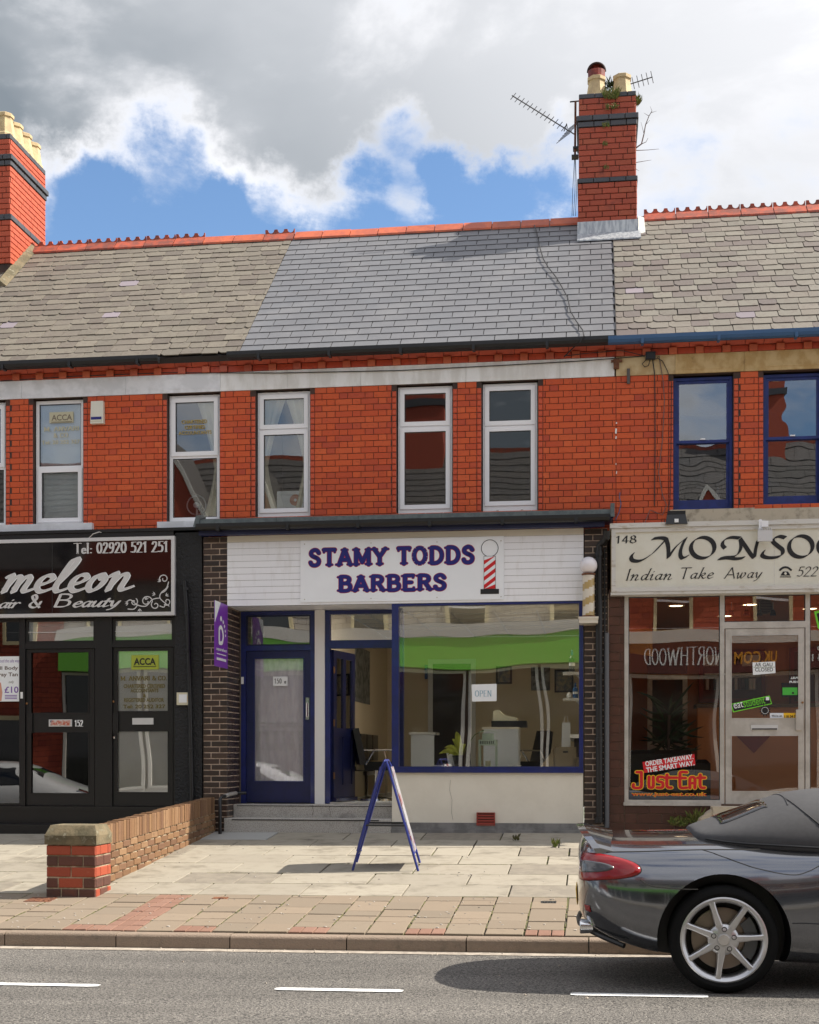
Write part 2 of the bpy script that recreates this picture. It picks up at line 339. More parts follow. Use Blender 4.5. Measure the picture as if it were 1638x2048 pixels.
# ------------------------------------------------------------------ objects
def tag(o, label=None, cat=None, group=None, kind=None):
    if label: o['label'] = label
    if cat: o['category'] = cat
    if group: o['group'] = group
    if kind: o['kind'] = kind
    return o
def setp(o, p):
    if p is not None:
        o.parent = p; o.matrix_parent_inverse = WM[p].inverted()
    return o
WM = {}
def link(o, p=None):
    COL.objects.link(o); WM[o] = o.matrix_basis.copy(); return setp(o, p)
def empty(name, loc, label=None, cat=None, group=None):
    o = bpy.data.objects.new(name, None); o.location = loc; o.empty_display_size = .2
    link(o); return tag(o, label, cat, group)
class MB:
    def __init__(s): s.v = []; s.f = []; s.m = []; s.cm = 0
    def face(s, pts):
        n = len(s.v); s.v += [tuple(p) for p in pts]; s.f.append(tuple(range(n, n + len(pts)))); s.m.append(s.cm)
    def box(s, x0, x1, y0, y1, z0, z1):
        if x0 > x1: x0, x1 = x1, x0
        if y0 > y1: y0, y1 = y1, y0
        if z0 > z1: z0, z1 = z1, z0
        n = len(s.v)
        s.v += [(x0, y0, z0), (x1, y0, z0), (x1, y1, z0), (x0, y1, z0), (x0, y0, z1), (x1, y0, z1), (x1, y1, z1), (x0, y1, z1)]
        s.f += [tuple(n + i for i in q) for q in ((0, 3, 2, 1), (4, 5, 6, 7), (0, 1, 5, 4), (1, 2, 6, 5), (2, 3, 7, 6), (3, 0, 4, 7))]; s.m += [s.cm] * 6
        return s
    def hexa(s, a, b):    # two quads (bottom ring, top ring), same order
        n = len(s.v); s.v += [tuple(p) for p in a] + [tuple(p) for p in b]; k = len(a)
        s.f.append(tuple(n + i for i in reversed(range(k)))); s.f.append(tuple(n + k + i for i in range(k))); s.m += [s.cm] * 2
        for i in range(k):
            j = (i + 1) % k; s.f.append((n + i, n + j, n + k + j, n + k + i)); s.m.append(s.cm)
        return s
    def ring(s, x0, x1, z0, z1, w, y0, y1, wb=None, wt=None):
        wb = w if wb is None else wb; wt = w if wt is None else wt
        s.box(x0, x0 + w, y0, y1, z0, z1); s.box(x1 - w, x1, y0, y1, z0, z1)
        s.box(x0 + w, x1 - w, y0, y1, z0, z0 + wb); s.box(x0 + w, x1 - w, y0, y1, z1 - wt, z1); return s
    def tube(s, pts, r, k=8, cap=True, r2=None):
        pts = [Vector(p) for p in pts]; n0 = len(s.v); m = len(pts)
        up = None
        for i, p in enumerate(pts):
            d = (pts[min(i + 1, m - 1)] - pts[max(i - 1, 0)]).normalized()
            if up is None: up = Vector((0, 0, 1)) if abs(d.z) < .9 else Vector((1, 0, 0))
            a = d.cross(up).normalized(); b = a.cross(d).normalized(); up = b
            rr = r if r2 is None else r + (r2 - r) * i / max(1, m - 1)
            for j in range(k):
                an = 2 * pi * j / k; q = p + a * cos(an) * rr + b * sin(an) * rr; s.v.append(tuple(q))
        for i in range(m - 1):
            for j in range(k):
                q = (j + 1) % k; s.f.append((n0 + i * k + j, n0 + i * k + q, n0 + (i + 1) * k + q, n0 + (i + 1) * k + j)); s.m.append(s.cm)
        if cap:
            s.f.append(tuple(n0 + j for j in reversed(range(k)))); s.f.append(tuple(n0 + (m - 1) * k + j for j in range(k))); s.m += [s.cm] * 2
        return s
    def lathe(s, prof, c, axis='z', k=16, cap=True):   # prof: (r, h)
        n0 = len(s.v); c = Vector(c)
        for (r, h) in prof:
            for j in range(k):
                a = 2 * pi * (j + .5) / k
                q = {'z': Vector((r * cos(a), r * sin(a), h)), 'y': Vector((r * cos(a), h, r * sin(a))), 'x': Vector((h, r * cos(a), r * sin(a)))}[axis]
                s.v.append(tuple(c + q))
        for i in range(len(prof) - 1):
            for j in range(k):
                q = (j + 1) % k; s.f.append((n0 + i * k + j, n0 + i * k + q, n0 + (i + 1) * k + q, n0 + (i + 1) * k + j)); s.m.append(s.cm)
        if cap:
            s.f.append(tuple(n0 + j for j in reversed(range(k)))); n1 = n0 + (len(prof) - 1) * k
            s.f.append(tuple(n1 + j for j in range(k))); s.m += [s.cm] * 2
        return s
    def prism(s, poly, y0, y1):     # poly of (x, z), extruded in Y
        return s.hexa([(x, y0, z) for x, z in poly], [(x, y1, z) for x, z in poly])
    def build(s, name, mats, parent=None, smooth=False, recalc=True, centre=True):
        if not isinstance(mats, (list, tuple)): mats = [mats]
        me = bpy.data.meshes.new(name)
        xs = list(zip(*s.v)); c = Vector([(min(a) + max(a)) / 2 for a in xs]) if centre else Vector()
        me.from_pydata([tuple(Vector(p) - c) for p in s.v], [], s.f)
        for mm in mats: me.materials.append(MAT[mm] if isinstance(mm, str) else mm)
        if len(mats) > 1: me.polygons.foreach_set('material_index', s.m)
        if recalc:
            bm = bmesh.new(); bm.from_mesh(me); bmesh.ops.recalc_face_normals(bm, faces=bm.faces); bm.to_mesh(me); bm.free()
        if smooth:
            me.polygons.foreach_set('use_smooth', [True] * len(me.polygons)); me.set_sharp_from_angle(angle=radians(40))
        me.update()
        o = bpy.data.objects.new(name, me); o.location = c; o.matrix_basis = Matrix.Translation(c)
        return link(o, parent)
def inst(name, me, mtx, parent):
    o = bpy.data.objects.new(name, me); o.matrix_basis = mtx; return link(o, parent)
def boxobj(name, mat, b, parent=None): return MB().box(*b).build(name, mat, parent)

# bricks: a chamfered face on five sides, shared between bricks of one size
BC = {}
def brick_mesh(L, h, d, mat, ch=.004):
    key = (round(L, 3), round(h, 4), d, mat, ch)
    if key in BC: return BC[key]
    v, f = brick_geo(L, h, d, ch)
    me = bpy.data.meshes.new('brick'); me.from_pydata(v, [], f); me.materials.append(MAT[mat]); BC[key] = me; return me
def brick_geo(L, h, d, ch):
    a, b = L / 2, h / 2
    v = [(-a, d, -b), (a, d, -b), (a, d, b), (-a, d, b), (-a, ch, -b), (a, ch, -b), (a, ch, b), (-a, ch, b),
         (-a + ch, 0, -b + ch), (a - ch, 0, -b + ch), (a - ch, 0, b - ch), (-a + ch, 0, b - ch)]
    f = [(8, 9, 10, 11)]
    for i in range(4):
        j = (i + 1) % 4; f += [(4 + i, 4 + j, 8 + j, 8 + i), (i, j, 4 + j, 4 + i)]
    return v, f
def lay_courses(x0, x1, z0, z1, course, lens, offs, jnt=.008, holes=(), minlen=.03):
    out = []; n = int(round((z1 - z0) / course)); ch = (z1 - z0) / max(1, n); per = sum(lens)
    for i in range(n):
        za, zb = z0 + i * ch, z0 + (i + 1) * ch; zm = (za + zb) / 2
        x = x0 - per + offs[i % len(offs)] % per - .0; k = 0
        free = [(x0, x1)]
        for (a, b, c, d) in holes:
            if c < zm < d:
                nf = []
                for (p, q) in free:
                    if b <= p or a >= q: nf.append((p, q)); continue
                    if a > p: nf.append((p, a))
                    if b < q: nf.append((b, q))
                free = nf
        while x < x1:
            L = lens[k % len(lens)]
            for (p, q) in free:
                s0, s1 = max(x, p), min(x + L, q)
                if s1 - s0 > minlen: out.append(((s0 + s1) / 2, zm, s1 - s0 - jnt, ch - jnt))
            x += L; k += 1
    return out
def put_bricks(items, Y, mat, parent, limit, xf=None, proud=.004, depth=.03, name='brick', ch=.004, restname='bricks'):
    """items (x, z, L, h) on the plane Y facing -Y; xf maps that frame to the world"""
    xf = xf or Matrix.Identity(4)
    if limit < len(items):
        cx = sorted(items, key=lambda q: abs((xf @ Vector((q[0], Y, q[1]))).x + .9) * .6 - q[2] * 4)
        near, far = cx[:limit], cx[limit:]
    else: near, far = items, []
    for (x, z, L, h) in near:
        inst(name, brick_mesh(L, h, depth, mat, ch), xf @ Matrix.Translation((x, Y - proud + RU(-.001, .001), z)), parent)
    if far:
        mb = MB()
        for (x, z, L, h) in far:
            v, f = brick_geo(L, h, depth, ch); n = len(mb.v); dy = RU(-.001, .001)
            mb.v += [tuple(xf @ Vector((p[0] + x, p[1] + Y - proud + dy, p[2] + z))) for p in v]; mb.f += [tuple(n + i for i in q) for q in f]; mb.m += [0] * len(f)
        tag(mb.build(restname, mat, parent, recalc=False), kind='stuff')
def rotz(x, y, a): return Matrix.Translation((x, y, 0)) @ Matrix.Rotation(a, 4, 'Z')

# ------------------------------------------------------------------ lettering (skeleton strokes drawn with a pen)
def ell(cx, cy, rx, ry, n=22, a0=90): return [(cx + rx * cos(radians(a0 + 360 * i / n)), cy + ry * sin(radians(a0 + 360 * i / n))) for i in range(n + 1)]
def smooth(p, n=7):
    if len(p) < 3 or len(p) > 14: return list(p)
    q = []
    for i in range(len(p) - 1):
        a, b, c, d = p[max(i - 1, 0)], p[i], p[i + 1], p[min(i + 2, len(p) - 1)]
        for k in range(n):
            t = k / n
            q.append(tuple(.5 * (2 * b[j] + (c[j] - a[j]) * t + (2 * a[j] - 5 * b[j] + 4 * c[j] - d[j]) * t * t + (3 * b[j] - a[j] - 3 * c[j] + d[j]) * t ** 3) for j in (0, 1)))
    return q + [p[-1]]
G = {  # caps, height 1
 'A': (.78, [[(.04, 0), (.38, 1)], [(.38, 1), (.74, 0)], [(.17, .33), (.60, .33)]]),
 'B': (.70, [[(.12, 0), (.12, 1)], [(.12, 1), (.42, .99), (.58, .88), (.58, .68), (.42, .54), (.12, .53)], [(.12, .53), (.46, .52), (.64, .4), (.64, .15), (.46, .01), (.12, 0)]]),
 'C': (.74, [[(.68, .78), (.55, .95), (.36, 1), (.15, .86), (.06, .5), (.15, .14), (.36, 0), (.56, .05), (.69, .22)]]),
 'D': (.78, [[(.12, 0), (.12, 1)], [(.12, 1), (.42, .98), (.64, .8), (.72, .5), (.64, .2), (.42, .02), (.12, 0)]]),
 'E': (.66, [[(.12, 0), (.12, 1)], [(.12, 1), (.58, 1)], [(.12, .52), (.48, .52)], [(.12, 0), (.62, 0)]]),
 'F': (.60, [[(.12, 0), (.12, 1)], [(.12, 1), (.58, 1)], [(.12, .52), (.46, .52)]]),
 'G': (.78, [[(.68, .8), (.55, .95), (.36, 1), (.15, .86), (.06, .5), (.15, .14), (.36, 0), (.6, .05), (.68, .2)], [(.68, .2), (.68, .45)], [(.45, .45), (.72, .45)]]),
 'H': (.78, [[(.12, 0), (.12, 1)], [(.66, 0), (.66, 1)], [(.12, .52), (.66, .52)]]),
 'I': (.30, [[(.15, 0), (.15, 1)]]),
 'K': (.74, [[(.12, 0), (.12, 1)], [(.66, 1), (.14, .42)], [(.3, .6), (.7, 0)]]),
 'L': (.62, [[(.12, 0), (.12, 1)], [(.12, 0), (.58, 0)]]),
 'M': (.96, [[(.1, 0), (.1, 1)], [(.1, 1), (.48, .15)], [(.48, .15), (.86, 1)], [(.86, 1), (.86, 0)]]),
 'N': (.80, [[(.12, 0), (.12, 1)], [(.12, 1), (.68, 0)], [(.68, 0), (.68, 1)]]),
 'O': (.80, [ell(.40, .5, .34, .5)]),
 'P': (.66, [[(.12, 0), (.12, 1)], [(.12, 1), (.45, .98), (.6, .86), (.6, .64), (.45, .5), (.12, .48)]]),
 'R': (.74, [[(.12, 0), (.12, 1)], [(.12, 1), (.45, .98), (.6, .86), (.6, .66), (.45, .53), (.12, .51)], [(.40, .51), (.70, 0)]]),
 'S': (.66, [[(.57, .80), (.46, .96), (.30, 1), (.13, .9), (.10, .72), (.22, .59), (.44, .48), (.57, .32), (.53, .1), (.34, 0), (.14, .05), (.06, .2)]]),
 'T': (.70, [[(.02, 1), (.68, 1)], [(.35, 1), (.35, 0)]]),
 'U': (.78, [[(.12, 1), (.12, .3), (.22, .06), (.40, 0), (.58, .06), (.67, .3), (.67, 1)]]),
 'W': (1.1, [[(.04, 1), (.3, 0)], [(.3, 0), (.54, .9)], [(.54, .9), (.8, 0)], [(.8, 0), (1.06, 1)]]),
 'Y': (.74, [[(.03, 1), (.37, .48)], [(.71, 1), (.37, .48)], [(.37, .48), (.37, 0)]]),
 'V': (.74, [[(.03, 1), (.37, 0)], [(.71, 1), (.37, 0)]]),
 # lower case, x height .5, italic rhythm
 'a': (.50, [[(.42, .44), (.28, .5), (.12, .38), (.07, .18), (.14, .02), (.26, .06), (.40, .34)], [(.43, .5), (.37, .2), (.38, .03), (.50, .08)]]),
 'd': (.54, [[(.42, .44), (.28, .5), (.12, .38), (.07, .18), (.14, .02), (.26, .06), (.40, .34)], [(.50, 1), (.42, .4), (.37, .1), (.41, .02), (.53, .08)]]),
 'e': (.44, [[(.09, .24), (.28, .28), (.38, .38), (.34, .49), (.22, .49), (.10, .34), (.07, .14), (.16, .01), (.28, .02), (.42, .12)]]),
 'i': (.26, [[(.02, .40), (.13, .5), (.08, .12), (.12, .0), (.25, .08)], [(.155, .70), (.175, .74)]]),
 'k': (.50, [[(.17, 1), (.05, 0)], [(.10, .28), (.30, .5), (.40, .45), (.34, .3), (.12, .24)], [(.18, .24), (.34, .02), (.48, .06)]]),
 'l': (.28, [[(.20, 1), (.08, .14), (.12, .0), (.26, .08)]]),
 'm': (.84, [[(.02, .40), (.13, .5), (.07, 0)], [(.08, .14), (.24, .44), (.34, .48), (.38, .4), (.31, 0)], [(.33, .16), (.49, .44), (.60, .48), (.64, .38), (.57, .08), (.62, 0), (.76, .09)]]),
 'n': (.58, [[(.02, .40), (.13, .5), (.07, 0)], [(.08, .14), (.24, .43), (.36, .48), (.41, .38), (.33, .08), (.38, 0), (.53, .09)]]),
 'o': (.48, [[(.26, .5), (.12, .4), (.07, .2), (.12, .03), (.24, .0), (.38, .12), (.41, .32), (.34, .47), (.24, .5)]]),
 'r': (.40, [[(.02, .40), (.13, .5), (.07, 0)], [(.09, .2), (.22, .44), (.34, .49), (.40, .42)]]),
 't': (.32, [[(.20, .74), (.08, .12), (.13, 0), (.28, .08)], [(.02, .5), (.32, .5)]]),
 'u': (.56, [[(.02, .40), (.13, .5), (.08, .14), (.15, .01), (.28, .1), (.42, .4)], [(.44, .5), (.37, .12), (.41, 0), (.53, .08)]]),
 'w': (.74, [[(.02, .42), (.12, .5), (.12, .1), (.2, 0), (.38, .42)], [(.38, .5), (.36, .1), (.44, 0), (.62, .28), (.62, .48), (.54, .5)]]),
 'y': (.52, [[(.02, .42), (.12, .5), (.14, .14), (.2, .04), (.32, .16), (.46, .5)], [(.46, .5), (.34, .06), (.18, -.22), (.04, -.28)]]),
 '0': (.56, [ell(.28, .5, .22, .5)]),
 '1': (.44, [[(.08, .8), (.24, 1)], [(.24, 1), (.24, 0)]]),
 '2': (.56, [[(.08, .76), (.14, .93), (.28, 1), (.44, .9), (.45, .7), (.30, .40), (.06, 0)], [(.06, 0), (.50, .0)]]),
 '3': (.54, [[(.08, .85), (.26, 1), (.43, .88), (.40, .64), (.22, .54), (.42, .45), (.47, .2), (.3, 0), (.06, .1)]]),
 '4': (.56, [[(.38, 0), (.38, 1)], [(.38, 1), (.04, .3)], [(.04, .3), (.54, .3)]]),
 '5': (.54, [[(.48, 1), (.16, 1)], [(.16, 1), (.12, .58)], [(.12, .58), (.30, .64), (.46, .5), (.47, .24), (.33, .02), (.06, .06)]]),
 '7': (.52, [[(.05, 1), (.49, 1)], [(.49, 1), (.18, 0)]]),
 '8': (.56, [[(.28, .54), (.12, .64), (.12, .88), (.28, 1), (.44, .88), (.43, .64), (.28, .54), (.10, .42), (.06, .16), (.28, 0), (.50, .16), (.46, .42), (.28, .54)]]),
 '9': (.56, [[(.46, .66), (.34, .46), (.16, .48), (.08, .72), (.18, .95), (.36, .98), (.48, .8), (.48, .5), (.36, .1), (.14, 0)]]),
 '&': (.74, [[(.70, .46), (.58, .16), (.36, 0), (.12, .08), (.10, .30), (.40, .62), (.40, .9), (.26, 1), (.16, .86), (.28, .56), (.66, 0)]]),
 ':': (.24, [[(.11, .04), (.13, .06)], [(.11, .42), (.13, .44)]]),
 '.': (.22, [[(.1, .02), (.12, .04)]]), ' ': (.34, []), '-': (.4, [[(.05, .4), (.35, .4)]]),
}
def strokes_for(text, track=.06, shear=0., glyphs=None):
    x = 0; S = []
    for ch in text:
        adv, st = (glyphs or {}).get(ch) or G.get(ch) or G[' ']
        for s in st: S.append([(x + a + shear * b, b) for a, b in s])
        x += adv + track
    return S
class Pen:
    """quads in the local (x, z) plane, each a hair nearer the viewer so none are coplanar"""
    def __init__(s): s.q = []
    def poly(s, pts): s.q.append(list(pts))
    def round(s, S, w):
        for st in S:
            st = smooth(st)
            for a, b in zip(st, st[1:]):
                d = Vector((b[0] - a[0], b[1] - a[1]));
                if d.length < 1e-6: continue
                n = Vector((-d.y, d.x)).normalized() * w / 2
                s.poly([(a[0] + n.x, a[1] + n.y), (a[0] - n.x, a[1] - n.y), (b[0] - n.x, b[1] - n.y), (b[0] + n.x, b[1] + n.y)])
            for i in ([0, -1] + list(range(1, len(st) - 1, 2))):
                p = st[i]; s.poly([(p[0] + w / 2 * cos(k * pi / 5), p[1] + w / 2 * sin(k * pi / 5)) for k in range(10)])
    def nib(s, S, w, ang=40, thin=.022):
        n = Vector((cos(radians(ang)), sin(radians(ang)))) * w / 2; h = Vector((-n.y, n.x)).normalized() * thin / 2
        for st in S:
            st = smooth(st)
            for a, b in zip(st, st[1:]):
                a, b = Vector(a), Vector(b)
                c4 = [-n - h, n - h, n + h, -n + h]
                pts = [a + c for c in c4] + [b + c for c in c4]
                s.poly(hull([(p.x, p.y) for p in pts]))
    def serifs(s, S, half, w):
        out = []
        for st in S:
            for e, nx in ((st[0], st[1]), (st[-1], st[-2])):
                if (abs(e[1]) < .02 or abs(e[1] - 1) < .02) and abs(e[1] - nx[1]) > .25 and abs(e[0] - nx[0]) < 1.1 * abs(e[1] - nx[1]): out.append([(e[0] - half, e[1]), (e[0] + half, e[1])])
        s.round(out, w) if w > 0 else None
        return out
    def bounds(s):
        xs = [p[0] for q in s.q for p in q]; zs = [p[1] for q in s.q for p in q]; return min(xs), max(xs), min(zs), max(zs)
def hull(p):
    p = sorted(set((round(a, 6), round(b, 6)) for a, b in p))
    def half(it):
        h = []
        for q in it:
            while len(h) > 1 and (h[-1][0] - h[-2][0]) * (q[1] - h[-2][1]) - (h[-1][1] - h[-2][1]) * (q[0] - h[-2][0]) <= 0: h.pop()
            h.append(q)
        return h
    a, b = half(p), half(reversed(p)); return a[:-1] + b[:-1]
def put_pen(pen, name, mat, parent, place, step=4e-5):
    """place: function (x, z) -> world point; out: outward unit vector"""
    f, outv = place; mb = MB()
    for i, q in enumerate(pen.q):
        mb.face([f(*p) + outv * (step * (i % 60)) for p in q])
    return mb.build(name, mat, parent, recalc=False)
def fit(b, X0, X1, Z0, Z1, Y, keep=False):
    """map pen bounds b to the world rectangle on plane Y (facing -Y)"""
    sx = (X1 - X0) / (b[1] - b[0]); sz = (Z1 - Z0) / (b[3] - b[2])
    return (lambda x, z: Vector((X0 + (x - b[0]) * sx, Y, Z0 + (z - b[2]) * sz)), Vector((0, -1, 0)))
TC = {}
def sans(text, name, mat, parent, X0, X1, Z0, Z1, Y, bold=0., shear=0., rot=0., flip=False, mtx=None):
    """built-in face, stretched to the rectangle"""
    key = (text, bold, shear)
    if key not in TC:
        c = bpy.data.curves.new('t', 'FONT'); c.body = text; c.offset = bold; c.shear = shear; c.resolution_u = 3
        o = bpy.data.objects.new('t', c); COL.objects.link(o); dg = bpy.context.evaluated_depsgraph_get(); dg.update()
        me = bpy.data.meshes.new_from_object(o.evaluated_get(dg)); TC[key] = ([tuple(v.co) for v in me.vertices], [tuple(p.vertices) for p in me.polygons])
        bpy.data.objects.remove(o); bpy.data.curves.remove(c); bpy.data.meshes.remove(me)
    v, f = TC[key]
    xs = [p[0] for p in v]; ys = [p[1] for p in v]; a, b, c, d = min(xs), max(xs), min(ys), max(ys)
    mb = MB(); cx, cz = (X0 + X1) / 2, (Z0 + Z1) / 2
    for p in v:
        fx = (p[0] - a) / (b - a); fx = 1 - fx if flip else fx
        x = X0 + (X1 - X0) * fx - cx; z = Z0 + (Z1 - Z0) * (p[1] - c) / (d - c) - cz
        x, z = x * cos(rot) - z * sin(rot), x * sin(rot) + z * cos(rot)
        q = Vector((cx + x, Y, cz + z)); mb.v.append(tuple(mtx @ q) if mtx else tuple(q))
    mb.f = list(f); mb.m = [0] * len(f)
    return mb.build(name, mat, parent, recalc=False)
def roman(text, name, mat, parent, X0, X1, Z0, Z1, Y, w=.13, thin=.05, track=.1, ang=0, ser=.1, shear=0., glyphs=None, mtx=None):
    S = strokes_for(text, track, shear, glyphs); p = Pen(); p.nib(S, w, ang, thin)
    if ser: p.round([[(a, max(.02, min(.98, b))) for a, b in s] for s in Pen().serifs(S, ser, 0)], thin * 1.1)
    fp = fit(p.bounds(), X0, X1, Z0, Z1, Y)
    if mtx: f0 = fp[0]; fp = (lambda x, z: mtx @ f0(x, z), mtx.to_3x3() @ fp[1])
    return put_pen(p, name, mat, parent, fp)
def panel(name, mat, parent, poly, y0, th=.004):   # flat sticker, sign or board from an outline of (x, z)
    return MB().prism(poly, y0 - th, y0).build(name, mat, parent)
def rect(u0, u1, v0, v1, Y):
    um = (u0 + u1) / 2
    return PX(u0, Y), PX(u1, Y), PZ(um, v1, Y), PZ(um, v0, Y)     # X0, X1, Z0, Z1
def rpoly(u0, u1, v0, v1, Y): a, b, c, d = rect(u0, u1, v0, v1, Y); return [(a, c), (b, c), (b, d), (a, d)]

# ------------------------------------------------------------------ ground
def sheet(name, x0, x1, ys, zf, mat, nx=2, kind='structure', off=0.):
    mb = MB(); xs = [x0 + (x1 - x0) * i / nx for i in range(nx + 1)]
    for x in xs:
        for y in ys: mb.v.append((x, y, zf(x, y) + off))
    k = len(ys)
    for i in range(nx):
        for j in range(k - 1): mb.f.append((i * k + j, (i + 1) * k + j, (i + 1) * k + j + 1, i * k + j + 1)); mb.m.append(0)
    return tag(mb.build(name, mat), kind=kind)
def farz(x, y): return -1.2
sheet('ground', -900, 900, [-900, 900], farz, 'ground_far', 1)
sheet('road', -60, 60, [-14.5, -10.45, KY], rz, 'asphalt', 2)
pave = sheet('pavement', -60, 60, [KY + .02, YS, 1.0], lambda x, y: pz(x, y) - .018, 'joint_earth', 2)
sheet('far_pavement', -60, 60, [-22.5, -14.5], lambda x, y: rz(x, -14.5) + .11, 'grey_slab', 2)
sheet('drainage_channel', -60, 60, [KY - .17, KY + .0], rz, 'channel', 30, off=.004)
def slab(mb, x0, x1, y0, y1, zf, th=.03, ch=.004, dz=0., skew=0.):
    q = [(x0 + skew, y0), (x1 + skew, y0), (x1, y1), (x0, y1)]
    qi = [(x0 + skew + ch, y0 + ch), (x1 + skew - ch, y0 + ch), (x1 - ch, y1 - ch), (x0 + ch, y1 - ch)]
    t = [dz + RU(-.0015, .0015) for _ in range(4)]; n = len(mb.v)
    mb.v += [(a, b, zf(a, b) - th) for a, b in q] + [(a, b, zf(a, b) + t[i] - ch) for i, (a, b) in enumerate(q)] + [(a, b, zf(a, b) + t[i]) for i, (a, b) in enumerate(qi)]
    mb.f.append((n + 8, n + 9, n + 10, n + 11)); mb.m.append(mb.cm)
    for i in range(4):
        j = (i + 1) % 4; mb.f += [(n + 4 + i, n + 4 + j, n + 8 + j, n + 8 + i), (n + i, n + j, n + 4 + j, n + 4 + i)]; mb.m += [mb.cm] * 2
    return mb
def in_frame(x, y): return (x > -.52 * (y + CD) and x < .19 * (y + CD))
rest = {'pale_slab': MB(), 'brown_slab': MB(), 'red_paver': MB()}
def put_slab(x0, x1, y0, y1, mat, name='paving_slab', j=.013, dz=None, skew=0.):
    j2 = j * RU(.6, 1.7) / 2; dz = RU(-.003, .003) if dz is None else dz
    a = (x0 + j2, x1 - j2, y0 + j2, y1 - j2)
    if in_frame((x0 + x1) / 2, (y0 + y1) / 2): return slab(MB(), *a, pz, dz=dz, skew=skew).build(name, mat, pave, recalc=False)
    slab(rest.get(mat, rest['pale_slab']), *a, pz, dz=dz, skew=skew)
rows = [YS, -1.02, -1.62, -2.23, -2.81, -3.44, -4.06, -4.68]
SL = .972
offs = [.52, .10, .62, .12, .33, .80, .12]
x_left = -16.
special = {(5, 4): 'grey_slab'}
for r in range(7):
    x = x_left + offs[r] * SL; k = 0; y1, y0 = rows[r], rows[r + 1]
    # match the joints seen in the photograph: align row 5/6 on measured joints
    if r == 5: x = PX(908, -4.06) - 20 * SL
    if r == 6: x = PX(988, -4.68) - 20 * SL
    if r == 4: x = PX(1004, -3.44) - 20 * SL
    while x < 9:
        L = SL * RU(.97, 1.03)
        mat = 'pale_slab'
        if r == 6 and x > PX(985, -4.68) - .1 and x < PX(985, -4.68) + .6: mat = 'grey_slab'
        if r == 0 and abs(x - PX(425, -.6)) < .5: mat = 'new_slab'
        if R() < .06 and mat == 'pale_slab': mat = 'grey_slab'
        if R() < .10: c = RU(.35, .65); put_slab(x, x + L * c, y0, y1, mat); put_slab(x + L * c, x + L, y0, y1, mat)
        else: put_slab(x, x + L, y0, y1, mat)
        x += L
# small slabs between the big ones and the kerb, in columns that run to the kerb
yb = rows[7]; ye = KY + .15; CW = .322; k = 0; x = x_left
trench = PX(232, -5.6)
while x < 8:
    y = ye; first = True; sk = 0
    if abs(x - trench) < .2:
        w = CW / 3
        for i in range(3):
            yy = ye
            while yy < yb - .03: l = min(.2, yb - yy); put_slab(x + i * w, x + (i + 1) * w, yy, yy + l, 'red_paver', 'block_paver', .008); yy += l
    else:
        if k % 3 == 0:
            for i in range(3): put_slab(x + i * CW / 3, x + (i + 1) * CW / 3, ye, ye + .2, 'red_paver', 'block_paver', .008)
            y = ye + .2
        while y < yb - .02:
            l = min(random.choice((.30, .40, .46, .33, .22)), yb - y)
            if yb - y - l < .1: l = yb - y
            put_slab(x, x + CW, y, y + l, 'brown_slab'); y += l
    x += CW; k += 1
for kx, mb in rest.items():
    if mb.v: tag(mb.build('paving_slabs', kx, pave, recalc=False), kind='stuff')
# kerb stones
kerb = sheet('kerb', -60, 60, [KY + .01, KY + .15], lambda x, y: pz(x, y) - .02, 'kerb', 2)
KL = .963; x = PX(693, KY) - 18 * KL
while x < 9:
    a, b = x + .005, x + KL - .005; prof = [(0, -.16), (0, -.025), (.006, -.010), (.022, -.001), (.05, .002), (.14, .0), (.14, -.16)]
    mb = MB(); n = len(prof); tz = RU(-.003, .003); ty = RU(-.005, .005)
    for xx in (a, b):
        for (dy, dz) in prof: mb.v.append((xx, KY + dy + ty, pz(xx, KY) + dz + tz))
    mb.f.append(tuple(range(n))); mb.f.append(tuple(range(2 * n - 1, n - 1, -1)))
    for i in range(n): j = (i + 1) % n; mb.f.append((i, n + i, n + j, j))
    mb.m = [0] * len(mb.f); mb.build('kerb_stone', 'kerb', kerb, smooth=True); x += KL
# painted bay dashes
for (u0, u1, v) in ((-190, 199, 1984), (550, 806, 1990), (1141, 1416, 2003), (1760, 2010, 2012)):
    yc = -8.50
    x0, x1 = PX(u0, yc), PX(u1, yc); mb = MB(); nseg = 24; top = []; bot = []
    for i in range(nseg + 1):
        x = x0 + (x1 - x0) * i / nseg; e = .02 if i in (0, nseg) else 0
        top.append((x, yc + .055 - e + RU(-.004, .004), 0)); bot.append((x, yc - .055 + e + RU(-.004, .004), 0))
    for i in range(nseg):
        mb.face([(p[0], p[1], rz(p[0], p[1]) + .006) for p in (bot[i], bot[i + 1], top[i + 1], top[i])])
    tag(mb.build('road_marking', 'road_paint', recalc=False), kind='structure')
# covers let into the pavement
def cover(u, v, w, d, Y, mat, label, grid=False):
    x = PX(u, Y); e = empty('access_cover', (x, Y, pz(x, Y)), label, 'cover')
    slab(MB(), x - w / 2, x + w / 2, Y - d / 2, Y + d / 2, lambda a, b: pz(a, b) + .006, th=.008).build('lid', mat, e)
    mb = MB()
    for i in range(5):
        xx = x - w * .36 + w * .18 * i; slab(mb, xx, xx + w * .07, Y - d * .32, Y + d * .32, lambda a, b: pz(a, b) + .009, th=.003, ch=.001)
    tag(mb.build('rib', 'crack' if grid else mat, e), kind='stuff')
cover(82, 1806, .26, .22, -5.02, 'rust', 'rusty square cover in the pavement in front of the brick pillar')
cover(441, 1802, .15, .09, -4.86, 'rust', 'small rusty cover in the brown paving below the garden wall')
cover(1097, 1806, .14, .10, -4.93, 'black_pipe', 'small black grated cover in the paving beside the car tail', True)

